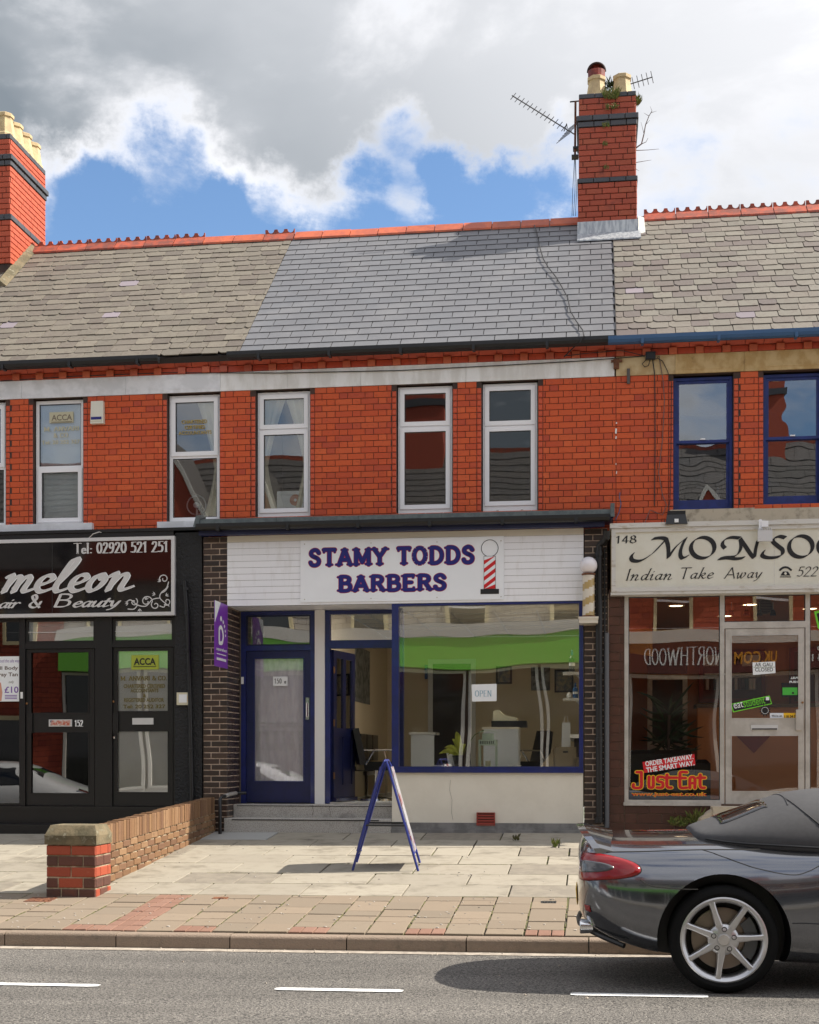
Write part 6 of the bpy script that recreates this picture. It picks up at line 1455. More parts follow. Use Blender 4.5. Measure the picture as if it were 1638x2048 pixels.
panel('card', 'paper', cl, [(PX(u, yk2), PZ(u, v, yk2)) for u, v in ((1506, 1350), (1551, 1346), (1550, 1323), (1505, 1325))], yk2, .001)
txt_u('AR GAU', 1510, 1545, 1325.5, 1333, yk2 - .002, 'ink_black', cl, .01); txt_u('CLOSED', 1510, 1546, 1335.5, 1343, yk2 - .002, 'ink_black', cl, .01)
a, b, c, d = rect(1507, 1550, 1334, 1334.8, yk2); boxobj('rule', 'weed', (a, b, yk2 - .0025, yk2 - .0012, c, d), cl)
es = empty('window_sticker', P(1503, 1425, yk2), 'tilted black sticker with a green edge on the take-away door', 'sticker')
def tilt(pts, y, th, name, mat, par): return panel(name, mat, par, [(PX(u, y), PZ(u, v, y)) for u, v in pts], y, th)
tilt(((1466, 1425), (1544, 1408), (1539, 1391), (1461, 1408)), yk2, .001, 'edge', 'lime', es); tilt(((1468, 1422.5), (1542, 1406.5), (1538, 1393.5), (1464, 1409.5)), yk2 - .0012, .0008, 'card', 'ink_black', es)
X = rect(1467, 1486, 1404, 1416, yk2); sans('eat', 'lettering', 'paper', es, *X, yk2 - .003, .0, rot=radians(11)); X = rect(1486, 1530, 1396, 1411, yk2); sans('student', 'lettering', 'lime', es, *X, yk2 - .003, .0, rot=radians(11))
a = P(1535, 1398, yk2 - .003); boxobj('mark', 'paper', (a.x - .02, a.x + .02, yk2 - .004, yk2 - .003, a.z - .015, a.z + .025), es)
sb = empty('window_sticker', P(1530, 1440, yk2), 'small dark starburst sticker under the tilted green edged sticker', 'sticker'); cs = P(1530, 1421, yk2)
panel('star', 'ink_black', sb, [(cs.x + (.075 if i % 2 else .045) * cos(i * pi / 12), cs.z + (.075 if i % 2 else .045) * sin(i * pi / 12)) for i in range(24)], yk2 - .0005, .001); MB().lathe([(.038, 0), (.042, 0), (.042, .001), (.038, .001)], (cs.x, yk2 - .003, cs.z), 'y', 20, cap=False).build('ring', 'white_plain', sb)
ws = empty('window_sticker', P(1560, 1440, yk2), 'grey and yellow strip sticker beside the take-away door handle', 'sticker')
panel('strip', 'cabinet_white', ws, rpoly(1540, 1567, 1426, 1437, yk2), yk2, .001); panel('strip_end', 'je_yellow', ws, rpoly(1567.3, 1592, 1426, 1437, yk2), yk2, .001); txt_u("We're on", 1543, 1564, 1429, 1434, yk2 - .002, 'ink_black', ws); txt_u('118 24 7', 1569, 1591, 1430, 1436, yk2 - .002, 'ink_black', ws, .03)
hg = empty('window_sticker', P(1580, 1395, yk2), 'green food rating sticker at the edge of the take-away door', 'sticker')
panel('back', 'ink_black', hg, rpoly(1563, 1597, 1366, 1394, yk2), yk2, .001); panel('green', 'lime_dark', hg, rpoly(1565, 1595, 1375, 1390, yk2), yk2 - .0012, .001); MB().lathe([(.0, -.001), (.014, -.001), (.014, 0)], P(1586, 1386, yk2 - .0024), 'y', 14).build('disc', 'ink_black', hg)
txt_u('PUSH', 1579, 1596, 1361.5, 1366, yk2 - .002, 'paper', d3, .03); txt_u('PULL', 1581, 1596, 1353.5, 1358, yk2 - .002, 'paper', d3, .03, flip=True)
gs = empty('window_sticker', P(1640, 1255, yk), 'green edged sticker at the right end of the take-away window', 'sticker'); tilt(((1636, 1258), (1720, 1240), (1712, 1205), (1628, 1223)), yk, .001, 'edge', 'lime', gs); tilt(((1639, 1252), (1715, 1237), (1709, 1211), (1633, 1227)), yk - .0012, .0008, 'card', 'ink_black', gs)
# inside the take away
ix0, ix1, iy1, ifz = mx0 + .1, XD - .1, 4.2, .25
room(HR, ix0, ix1, YM + .08, iy1, ifz, 2.95, ('wood_floor', 'orange_wall', 'orange_wall'))
co = empty('shop_counter', (PX(1500, 2.2), 2.2, ifz), 'orange counter inside the take away', 'counter')
zc2 = PZ(1450, 1415, 2.2); boxobj('front', 'orange_wall', (PX(1395, 2.2), ix1, 2.2, 2.3, ifz, zc2), co); boxobj('top', 'wood_floor', (PX(1395, 2.2) - .02, ix1 - .002, 2.15, 2.7, zc2 + .001, zc2 + .05), co)
mbx = [(PX(u, 2.18), PZ(1500, v, 2.18)) for u, v in ((1472, 1471), (1542, 1471), (1508, 1506))]; panel('diamond', 'deep_red', co, mbx, 2.197, .01)
for (u0, u1, v0, v1, lab, dk_) in ((1398, 1530, 1300, 1405, 'dark red lit menu board behind the take-away counter', 1), (1580, 1720, 1295, 1410, 'dark red menu board at the right of the take-away counter', 0)):
    a, b, c, d = rect(u0, u1, v0, v1, 4.1); e = empty('menu_board', ((a + b) / 2, 4.1, c), lab, 'menu board'); boxobj('back', 'maroon', (a, b, 4.1, 4.18, c, d), e); MB().ring(a, b, c, d, .06, 4.06, 4.0995).build('frame', 'deep_red', e)
    if dk_:
        for k, u in enumerate((1402, 1480)): panel('menu_sheet', 'paper', e, rpoly(u + 5, u + 40, 1310, 1332, 4.09), 4.095, .004)
        boxobj('shelf', 'silver_frame', (a + .08, b - .08, 3.98, 4.09, c + (d - c) * .52, c + (d - c) * .55), e)
        for k in range(14): x_ = a + .12 + k * (b - a - .24) / 14; MB().lathe([(.03, 0), (.03, .17)], (x_, 4.03, c + (d - c) * .24), 'z', 8).build('drink_can', random.choice(['deep_red', 'ink_black', 'silver_frame', 'maroon']), e)
# wall sign, mirror-like glazed inner screen, plant, sofa
am = panel('amber_notice', 'amber', None, [(PX(u, .6), PZ(u, v, .6)) for u, v in ((1256, 1306), (1306, 1313), (1304, 1257), (1256, 1258))], .6, .01); tag(am, 'plain amber notice hanging in the left of the take-away window', 'notice')
e = empty('inner_door', (PX(1332, 3.2), 3.2, ifz), 'pale framed inner door behind the take-away window', 'door'); a, b, c, d = rect(1295, 1375, 1350, 1560, 3.2); MB().ring(a, b, ifz, d, .07, 3.2, 3.26).build('frame', 'upvc_grey', e); boxobj('leaf', 'dark_room', (a + .07, b - .07, 3.22, 3.25, ifz + .07, d - .07), e); boxobj('rail', 'upvc_grey', (a + .07, b - .07, 3.19, 3.2195, ifz + .75, ifz + .9), e); boxobj('overlight', 'dark_room', (a, b, 3.2, 3.25, d + .02, d + .35), e)
e = empty('yucca_plant', (PX(1335, .9), .9, ifz), 'tall spiky dark green plant inside the take-away window', 'plant')
xp_, yp2 = PX(1335, .9), .9; MB().tube([(xp_, yp2, ifz + .2), (xp_ + .02, yp2, 1.5)], .02, 7).build('trunk', 'twig', e); MB().lathe([(.12, 0), (.16, .28), (.17, .28), (.15, .3)], (xp_, yp2, ifz), 'z', 14).build('pot', 'terracotta', e)
mb = MB()
for i in range(44):
    an = RU(0, 2 * pi); l = RU(.3, .62); el_ = RU(-.5, 1.0); bz = RU(.9, 1.6); leaf(mb, (xp_, yp2, bz), (xp_ + l * cos(an) * cos(el_), yp2 + l * sin(an) * cos(el_) * .6, bz + l * sin(el_)), .035, -.05 if el_ < .3 else .03)
mb.build('leaves', 'leaf_dark', e)
e = empty('sofa', (PX(1320, .6), .6, ifz), 'black leather sofa under the take-away window', 'sofa'); zs_ = PZ(1320, 1500, .3)
def rbox(name, mat, b, par, r=.05):
    x0, x1, y0, y1, z0, z1 = b; mb = MB().hexa([(x0, y0, z0), (x1, y0, z0), (x1, y1, z0), (x0, y1, z0)], [(x0, y0, z1 - r), (x1, y0, z1 - r), (x1, y1, z1 - r), (x0, y1, z1 - r)]); mb.hexa([(x0, y0, z1 - r + .0002), (x1, y0, z1 - r + .0002), (x1, y1, z1 - r + .0002), (x0, y1, z1 - r + .0002)], [(x0 + r, y0 + r, z1), (x1 - r, y0 + r, z1), (x1 - r, y1 - r, z1), (x0 + r, y1 - r, z1)]); return mb.build(name, mat, par)
rbox('backrest', 'black_vinyl', (PX(1256, .1), PX(1385, .1), .0, .25, ifz, zs_), e); rbox('armrest', 'black_vinyl', (PX(1385, .3), PX(1385, .3) + .2, .0, .85, ifz, zs_ - .12), e); rbox('seat', 'black_vinyl', (PX(1256, .3), PX(1385, .3) - .01, .26, .85, ifz, ifz + .4), e)
e = empty('wall_fan', P(1530, 1213, .5), 'round brown extractor grille above the take-away door', 'fan'); pc = P(1530, 1213, .5)
MB().lathe([(.0, .03), (.10, .03), (.105, .0), (.095, -.01), (.09, .0)], pc, 'y', 24, cap=False).build('rim', 'kraft', e)
for i in range(9): z = -.08 + i * .02; l = sqrt(max(0, .092 ** 2 - z * z)); MB().tube([pc + Vector((-l, .01, z)), pc + Vector((l, .01, z))], .005, 5).build('slat', 'wood_floor', e)
for i, u in enumerate((1463, 1493, 1519, 1546)):
    p = P(u, 1226, .45); e = empty('spotlight', p, ['leftmost', 'second', 'third', 'rightmost'][i] + ' of the four small spotlights above the take-away door', 'lamp'); MB().tube([p + Vector((0, 0, .14)), p + Vector((0, 0, .03))], .006, 5).build('stem', 'alu', e); MB().lathe([(.02, .04), (.035, -.01), (.04, -.03), (.0, -.028)], p, 'z', 12).build('head', 'black_pipe', e)

for i, (u, y_) in enumerate(((1352, 1.0), (1500, 1.0), (1620, 1.6), (1450, 2.4))):
    x_ = PX(u, y_); e = empty('downlight', (x_, y_, 2.94), ['leftmost small downlight', 'middle front downlight', 'rightmost downlight', 'rear downlight'][i] + ' in the take-away ceiling', 'lamp'); MB().lathe([(.09, 0), (.11, -.012), (.11, 0)], (x_, y_, 2.948), 'z', 20, cap=False).build('rim', 'alu', e); MB().lathe([(.0, -.004), (.09, -.004), (.09, 0)], (x_, y_, 2.947), 'z', 20).build('bulb', 'lit_spot', e)

# ------------------------------------------------------------------ fittings on the terrace
# alarm box
e = empty('alarm_box', P(193, 846, 0), 'white alarm box with a blue strip on the left brick wall', 'alarm box'); a, b, c, d = rect(181, 207, 802, 847, -.06)
MB().hexa([(a, -.07, c), (b, -.07, c), (b, -.005, c), (a, -.005, c)], [(a + .006, -.06, d), (b - .006, -.06, d), (b - .006, -.005, d), (a + .006, -.005, d)]).build('case', 'cream_white', e)
boxobj('lens', 'letter_blue', (a + .012, b - .025, -.076, -.065, c + .05, c + .085), e); boxobj('lip', 'cream_white', (a + .008, b - .02, -.08, -.066, c + .032, c + .047), e)
# television aerials
def aerial(p0, p1, n, el, label, boom=.009, mast=None, reflector=True):
    p0, p1 = Vector(p0), Vector(p1); e = empty('tv_aerial', p1, label, 'aerial'); MB().tube([p0, p1], boom, 6).build('boom', 'aerial', e)
    d = (p1 - p0).normalized(); s = d.cross(Vector((0, 1, 0))).normalized(); s = (s * .95 + Vector((0, .3, 0))).normalized()
    for i in range(n):
        q = p0 + (p1 - p0) * (.02 + .80 * i / (n - 1)); MB().tube([q - s * el, q + s * el], .0055, 5).build('element', 'aerial', e)
    if reflector:
        q = p0 + (p1 - p0) * .90
        for k in range(-3, 4): MB().tube([q + s * .04 * k * 1.3 + d * .03 * abs(k) * -0 - Vector((.10, 0, .07)), q + s * .04 * k * 1.3 + Vector((.10, 0, .07))], .0045, 5).build('reflector_rod', 'aerial', e)
        MB().tube([p0 + (p1 - p0) * .82 - Vector((0, 0, .05)), p0 + (p1 - p0) * .82 + Vector((.04, 0, .06)), p0 + (p1 - p0) * .87 + Vector((.0, 0, .02))], .008, 6).build('dipole', 'aerial', e)
    if mast:
        MB().tube([Vector(m_) for m_ in mast], .016, 8).build('mast', 'rust', e)
        mt, mb0 = Vector(mast[0]), Vector(mast[-1]); MB().tube([mt + Vector((-.08, 0, .0)), mt + Vector((.12, .05, .03))], .01, 6).build('top_bracket', 'black_pipe', e); boxobj('clamp', 'black_pipe', (mb0.x - .05, mb0.x + .05, mb0.y - .02, mb0.y + .1, mb0.z + .0, mb0.z + .03), e)
        boxobj('clamp', 'black_pipe', (mb0.x - .03, mb0.x + .05, mb0.y - .02, mb0.y + .1, mb0.z + .12, mb0.z + .15), e)
ya = 2.8
aerial(P(1024, 191, ya), P(1151, 270, ya), 13, .07, 'long television aerial on a mast left of the middle chimney', mast=[P(1151, 203, ya), P(1150, 314, ya)])
aerial(P(1305, 154, 3.3), P(1258, 169, 3.3), 5, .085, 'short television aerial poking out right of the chimney pots', .008, reflector=False)
for i, (u0, u1) in enumerate(((1145.5, 1144), (1150, 1147), (1153, 1151))):
    tag(MB().tube([P(1149 + i, 318, ya), P(u0, 380, ya), P(u1, 432, ya)], .004, 5).build('aerial_cable', 'cable', None), ['left', 'middle', 'right'][i] + ' of three cables hanging below the aerial mast', 'cable')
# cables
def cable(pts, r, label, mat='cable', name='cable'): return tag(MB().tube(pts, r, 6).build(name, mat, None), label, 'cable')
rc = [(1069, 440, 2.9), (1073, 452, 2.72), (1080, 490, 2.2), (1087, 520, 1.85), (1097, 537, 1.6), (1112, 556, 1.33), (1126, 580, 1.0), (1136, 600, .75), (1141, 625, .42), (1152, 645, .18), (1166, 664, -.06)]
pts = []
for (u, v, y) in rc:
    s = (y - EY) / cos(PIT); p = roof_frame(PX(u, y), s, .045).translation; pts.append(p)
pts += [P(1168, 672, -.33), P(1160, 684, -.33), P(1145, 697, -.14), P(1128, 714, -.10)]
cable(pts, .008, 'black cable snaking down the dark slate roof to the gutter')
cable([P(0, 762, -.03), P(150, 752.5, -.03), P(330, 745.5, -.03), P(560, 746, -.03), P(800, 741, -.03), P(1000, 731, -.03), P(1160, 722, -.03), P(1290, 712, -.04)], .006, 'thin black cable running along the white lintel band')
cable([P(1128, 712, -.06), P(1180, 706, -.06), P(1240, 701, -.06), P(1262, 705, -.06), P(1290, 712, -.06)], .005, 'black cable along the red cornice to the junction box')
jb = empty('junction_box', P(1300, 717, 0), 'small black junction box on the cream lintel', 'junction box'); a, b, c, d = rect(1291, 1311, 704, 719, -.05); boxobj('case', 'black_pipe', (a, b, -.07, -.016, c, d), jb); boxobj('cover', 'black_pipe', (a + .01, b - .01, -.078, -.0705, c + .01, d - .01), jb)
cable([P(1305, 719, -.04), P(1309, 745, -.025), P(1310, 800, -.018), P(1310, 900, -.018), P(1309, 1012, -.018)], .007, 'straight black cable dropping from the junction box')
cable([P(1312, 718, -.04), P(1318, 712, -.03), P(1326, 760, -.025), P(1329, 800, -.02), P(1325, 880, -.02), P(1317, 945, -.02), P(1325, 990, -.02), P(1333, 1010, -.02), P(1325, 1030, -.02), P(1312, 1025, -.02), P(1300, 1020, -.02), P(1290, 1045, -.06)], .005, 'thin brown cable wandering down the bricks left of the blue sash', 'cable_brown')
cable([P(1314, 716, -.04), P(1325, 722, -.03), P(1335, 742, -.03), P(1343, 765, -.022), P(1342, 900, -.022), P(1340, 1000, -.022), P(1333, 1040, -.05)], .005, 'black cable hugging the left edge of the blue sash window')
cable([P(1293, 719, -.03), P(1284, 728, -.03), P(1290, 734, -.03), P(1297, 731, -.03), P(1300, 720, -.04)], .005, 'black cable loop under the junction box')
cable([P(1240, 985, -.02), P(1239, 995, -.03), P(1242, 1008, -.03), P(1238, 1025, -.03), P(1231, 1040, -.1)], .006, 'frayed blue cable end on the brick wall above the canopy', 'blue_gutter')
for dx in (-3, 2, 5): pass
ir = empty('iron_bracket', P(1232, 735, 0), 'rusted iron bracket at the end of the white lintel band', 'bracket'); a, b, c, d = rect(1227, 1238, 718, 738, -.03); boxobj('plate', 'rust', (a, b, -.05, -.015, c, d), ir); boxobj('arm', 'rust', (a - .03, b + .04, -.045, -.016, d - .04, d - .015), ir)
ir = empty('iron_strap', P(1257, 766, 0), 'short dark iron strap on the bricks below the cream lintel', 'strap'); a, b, c, d = rect(1254, 1260, 737, 767, -.03); boxobj('strap', 'rust_grey', (a, b, -.03, -.006, c, d), ir)
# paint and filler marks on the bricks
for i, (u, v, w, h) in enumerate(((1232, 862, 4, 11), (1232, 875, 3, 6), (1232, 928, 2, 4), (1233, 945, 2.5, 6), (1233, 846, 3, 4))):
    a, b, c, d = rect(u - w / 2, u + w / 2, v - h / 2, v + h / 2, -.006); MB().prism([(a, c + .004), (b - .004, c), (b, d - .006), (a + .005, d)], -.0075, -.004).build('paint_splash', 'white_plain', HM)
# floodlight on the take-away sign
e = empty('floodlight', P(1353, 1050, -.4), 'black floodlight standing on the take-away sign', 'lamp'); yf = -.50
a, b, c, d = rect(1331, 1375, 1028, 1048, yf); MB().hexa([(a, yf - .02, c), (b, yf - .02, c), (b, yf + .14, c), (a, yf + .14, c)], [(a + .02, yf + .03, d), (b - .02, yf + .03, d), (b - .03, yf + .12, d), (a + .03, yf + .12, d)]).build('housing', 'black_pipe', e)
a2, b2, c2, d2_ = rect(1335, 1371, 1022, 1029, yf + .08); boxobj('cooling_fin', 'black_pipe', (a2, b2, yf + .06, yf + .12, c2, d2_), e)
sp_ = rect(1349, 1357, 1038, 1045, yf - .01); boxobj('label_sticker', 'paper', (sp_[0], sp_[1], yf - .026, yf - .0205 + .02, sp_[2], sp_[3]), e)
MB().tube([(a - .01, yf + .05, c + .06), (a - .015, yf + .03, c - .01), (b + .015, yf + .03, c - .01), (b + .01, yf + .05, c + .06)], .007, 6).build('bracket', 'black_pipe', e)
# small security lamp hanging in front of the sign
e = empty('security_lamp', P(1530, 1050, -.5), 'grey security lamp hanging in front of the take-away sign', 'lamp'); yf = -.60
a, b, c, d = rect(1516, 1545, 1057, 1082, yf); boxobj('housing', 'silver_frame', (a, b, yf, yf + .05, c, d - .02), e)
for i in range(7): x_ = a + i * (b - a) / 7; boxobj('fin', 'silver_frame', (x_ + .004, x_ + .014, yf - .0, yf + .07, d - .019, d + .01), e)
p = P(1522, 1056, yf); MB().tube([p + Vector((0, .06, -.02)), p + Vector((0, .06, .10)), p + Vector((0, .2, .10))], .02, 8).build('arm', 'upvc', e); boxobj('sensor', 'upvc', (p.x + .01, p.x + .09, yf + .03, yf + .12, p.z + .02, p.z + .09), e)

# ------------------------------------------------------------------ plants that seeded themselves
def tuft(name, c, n, rx, ry, h, label, mat='weed', out=(0, -1, 0), wd=.012, parent=None):
    e = empty(name, c, label, 'plant'); mb = MB(); c = Vector(c)
    for i in range(n):
        b = c + Vector((RU(-rx, rx), RU(-ry, ry), RU(-.02, .03))); o = Vector((RU(-1, 1), RU(-.6, .3), 0)) * h * .55 + Vector(out) * h * .25; tip = b + o + Vector((0, 0, RU(.2, 1.) * h)); leaf(mb, b, tip, wd * RU(.7, 1.4), RU(-.01, .02), 3)
    mb.build('foliage', mat, e)
tuft('weed_tuft', P(1222, 196, cy0 - .03), 120, .10, .03, .13, 'large grassy weed tuft on the top edge of the middle chimney'); tuft('weed_tuft', P(1224, 215, cy0 - .03), 50, .07, .02, .08, 'weed tuft hanging just below the chimney top tuft', out=(0, -1, -2))
tuft('weed_tuft', P(1211, 254, cy0 - .03), 26, .05, .02, .06, 'small weed tuft on the dark double band of the middle chimney'); tuft('weed_tuft', P(1275, 208, cy0 + .1), 60, .02, .08, .13, 'weed tuft on the upper right corner of the middle chimney'); tuft('weed_tuft', P(1210, 290, cy0 - .01), 18, .04, .01, .04, 'sprig of weed halfway up the middle chimney face'); tuft('weed_tuft', P(1212, 336, cy0 - .01), 14, .03, .01, .04, 'lowest sprig of weed on the middle chimney face')
tuft('weed_tuft', P(1222, 178, cy0 + .35), 60, .10, .05, .16, 'dark weeds growing between the two chimney pots', 'leaf_dark'); tuft('weed_tuft', P(39, 300, ly0 + .5) + Vector((.0, 0, 0)), 25, .03, .03, .06, 'tiny weed on the side of the left chimney')
tuft('weed_tuft', P(1357, 1650, YS - .1), 70, .10, .05, .11, 'reddish green weed at the foot of the take-away tiles', wd=.02); tuft('weed_tuft', P(1392, 1645, YS - .1), 60, .06, .05, .17, 'taller green weed beside the take-away step', wd=.02)
xw = PX(1111, -1.55); tuft('weed_tuft', (xw, -1.55, pz(xw, -1.55)), 30, .03, .05, .09, 'small green weed in a shaded paving joint near the car', wd=.015)
xw = PX(1032, -1.1); tuft('weed_tuft', (xw, -1.0, pz(xw, -1.0)), 26, .03, .04, .06, 'brown weed in the paving joint below the air brick', 'moss', wd=.012)
e = empty('bare_sapling', P(1273, 295, cy0 + .2), 'bare twiggy sapling growing from the right side of the chimney', 'plant')
yb_ = cy0 + .2
def br(pts, r): MB().tube([P(u, v, yb_) for u, v in pts], r, 5, r2=r * .4).build('branch', 'twig', e)
br([(1272, 296), (1283, 288), (1288, 268), (1291, 250), (1298, 232), (1304, 222)], .011); br([(1283, 288), (1292, 284), (1296, 276)], .006); br([(1288, 268), (1282, 244)], .004); br([(1291, 250), (1300, 240)], .004); br([(1298, 232), (1288, 226)], .004); br([(1301, 226), (1313, 222)], .004); br([(1272, 301), (1295, 300), (1318, 298)], .006); br([(1272, 325), (1290, 322), (1303, 320)], .005); br([(1272, 338), (1278, 342)], .004); br([(1304, 222), (1300, 212)], .003)
# moss in the paving joints
mb = MB()
for i in range(900):
    r = random.choice((4, 5, 6, 7, 7)); y = rows[r] if R() < .35 else RU(rows[7] - 1.4, rows[4]); x = RU(-6.5, .6)
    if y not in rows:
        if y > rows[7]: y = random.choice(rows[4:])
        else: x = x_left + round((x - x_left) / CW) * CW
    l = RU(.02, .09); w = RU(.004, .010); dx, dy = (l, w) if y in rows else (w, l)
    if y < KY + .2: continue
    z = lambda a, b: pz(a, b) - .003 + .002
    mb.hexa([(x - dx, y - dy, z(x, y) - .01), (x + dx, y - dy, z(x, y) - .01), (x + dx, y + dy, z(x, y) - .01), (x - dx, y + dy, z(x, y) - .01)], [(x - dx * .7, y - dy * .7, z(x - dx, y - dy)), (x + dx * .7, y - dy * .7, z(x + dx, y - dy)), (x + dx * .7, y + dy * .7, z(x + dx, y + dy)), (x - dx * .7, y + dy * .7, z(x - dx, y + dy))])
tag(mb.build('moss', 'moss', None), 'green moss growing along the paving joints', 'moss', kind='stuff')
# trodden chewing gum and specks
mb = MB()
for i in range(260):
    x = RU(-6.2, .6); y = RU(KY + .2, -1.6) if R() < .5 else RU(KY + .2, rows[7]); r = RU(.005, .014); z = pz(x, y) + .0045
    q = [(x + r * RU(.7, 1.2) * cos(k * pi / 3), y + r * RU(.7, 1.2) * sin(k * pi / 3)) for k in range(6)]; mb.hexa([(a, b, z - .004) for a, b in q], [(a, b, z) for a, b in q])
tag(mb.build('chewing_gum', 'gum', None), 'pale trodden gum spots dotted over the paving', 'gum', kind='stuff')
# litter and stones at the kerb
mb = MB()
for i in range(70):
    x = RU(-5.5, 1.0); y = KY - RU(.01, .22) if R() < .7 else RU(-8.8, KY - .2); z = rz(x, y) + .004; s = RU(.004, .014)
    q = [(x + s * RU(.5, 1.3) * cos(k * pi / 2 + .4), y + s * RU(.5, 1.3) * sin(k * pi / 2 + .4)) for k in range(4)]
    mb.hexa([(a, b, z) for a, b in q], [(a * .4 + x * .6, b * .4 + y * .6, z + s * .6) for a, b in q])
tag(mb.build('grit', 'channel', None), 'loose grit and scraps lying along the kerb', 'grit', kind='stuff')

# ------------------------------------------------------------------ garden wall and pillar
XW = -4.80; wt = .12
gw = empty('garden_wall', (XW - wt / 2, -2.3, pz(XW, -2.3)), 'low brown brick garden wall with upright coping bricks', 'wall')
yn0, yf0 = -4.42, YS - .02
def wtop(y): return .262 + (y + 4.21) * .043
def wbase(y): return pz(XW, y)
SOL = .205
core = MB(); core.hexa([(XW - wt + .008, yn0, wbase(yn0) - .1), (XW - .008, yn0, wbase(yn0) - .1), (XW - .008, yf0, wbase(yf0) - .1), (XW - wt + .008, yf0, wbase(yf0) - .1)], [(XW - wt + .008, yn0, wtop(yn0) - .01), (XW - .008, yn0, wtop(yn0) - .01), (XW - .008, yf0, wtop(yf0) - .01), (XW - wt + .008, yf0, wtop(yf0) - .01)])
core = core.build('core', 'wall_mortar', gw)
y = yn0; sl_ = .043
shm = Matrix(((1, 0, 0, 0), (0, 1, 0, 0), (0, sl_, 1, 0), (0, 0, 0, 1)))
while y < yf0 - .04:
    w = .080 * RU(.94, 1.06); j = .004; dz = RU(-.006, .006)
    mb = MB().box(XW - wt - .002, XW + .003 + RU(-.003, .003), y + j, min(y + w - j, yf0), wtop(y + w / 2) - SOL + .004, wtop(y + w / 2) + dz)
    mb.build('coping_brick', 'wall_brick', core); y += w
bmx = brick_mesh
it = []
CRS = .076
for r in range(9):
    y = yn0 - (.11 if r % 2 else 0)
    while y < yf0:
        a, b = max(y, yn0), min(y + .225, yf0); ym = (a + b) / 2; zt_ = wtop(ym) - SOL - r * CRS
        if b - a > .04 and zt_ > wbase(ym) - .02: it.append((ym, zt_ - CRS / 2, b - a - .014, CRS - .014))
        y += .225
xf = Matrix.Translation((XW, 0, 0)) @ Matrix.Rotation(pi / 2, 4, 'Z')
for (ym, zc, L, h) in it: inst('brick', brick_mesh(L, h, .03, 'wall_brick', .004), xf @ Matrix.Translation((ym, -.006 + RU(-.004, .003), zc)), core)
# pillar
pcx = P(91.5, 1791, -4.87); pY0 = -4.87; pX0, pX1 = PX(91.5, pY0), PX(192, pY0); pY1 = pY0 + .40
pl = empty('brick_pillar', ((pX0 + pX1) / 2, pY0 + .2, pz(pX0, pY0)), 'red and dark brick pillar with a chamfered stone cap at the pavement', 'pillar')
zb0 = pz(pX0, pY0) - .02; zbt = PZ(140, 1690, pY0); zct = PZ(140, 1651, pY0)
cr = MB().box(pX0 + .012, pX1 - .012, pY0 + .012, pY1, zb0, zbt).build('core', 'wall_mortar', pl)
n = 5; hh = (zbt - zb0) / n; W = pX1 - pX0
plan = [('pillar_dark', [.30, .35, .35]), ('pillar_dark', [.24, .5, .26]), ('pillar_red', [.5, .5]), ('pillar_dark', [.24, .5, .26]), ('pillar_red', [.5, .5])]
for i, (m_, fr_s) in enumerate(plan):
    z = zb0 + (i + .5) * hh; x = pX0
    for k, f in enumerate(fr_s):
        L = W * f; mm = 'pillar_red' if (i == 1 and k == 1) else m_
        inst('brick', brick_mesh(L - .012, hh - .014, .04, mm, .007), Matrix.Translation((x + L / 2, pY0 + RU(-.004, .004), z)), cr); x += L
    y = pY0 + .004
    for f in ((.5, .5) if i % 2 else (.28, .5, .22)):
        L = (pY1 - pY0) * f; mm = 'pillar_red' if (m_ == 'pillar_red' or R() < .5) else m_
        inst('brick', brick_mesh(L - .012, hh - .014, .04, mm, .007), Matrix.Translation((pX1, y + L / 2, z)) @ Matrix.Rotation(pi / 2, 4, 'Z'), cr); y += L
a, b, y0, y1 = pX0 - .008, pX1 + .008, pY0 - .012, pY1 + .01; zm = zbt + (zct - zbt) * .48
cap = MB(); cap.hexa([(a, y0, zbt + .003), (b, y0, zbt + .003), (b, y1, zbt + .003), (a, y1, zbt + .003)], [(a, y0, zm), (b, y0, zm), (b, y1, zm), (a, y1, zm)])
cap.hexa([(a, y0, zm + .0003), (b, y0, zm + .0003), (b, y1, zm + .0003), (a, y1, zm + .0003)], [(a + .035, y0 + .06, zct), (b - .035, y0 + .06, zct), (b - .035, y1 - .05, zct), (a + .035, y1 - .05, zct)]); cap.build('cap_stone', 'coping', pl)

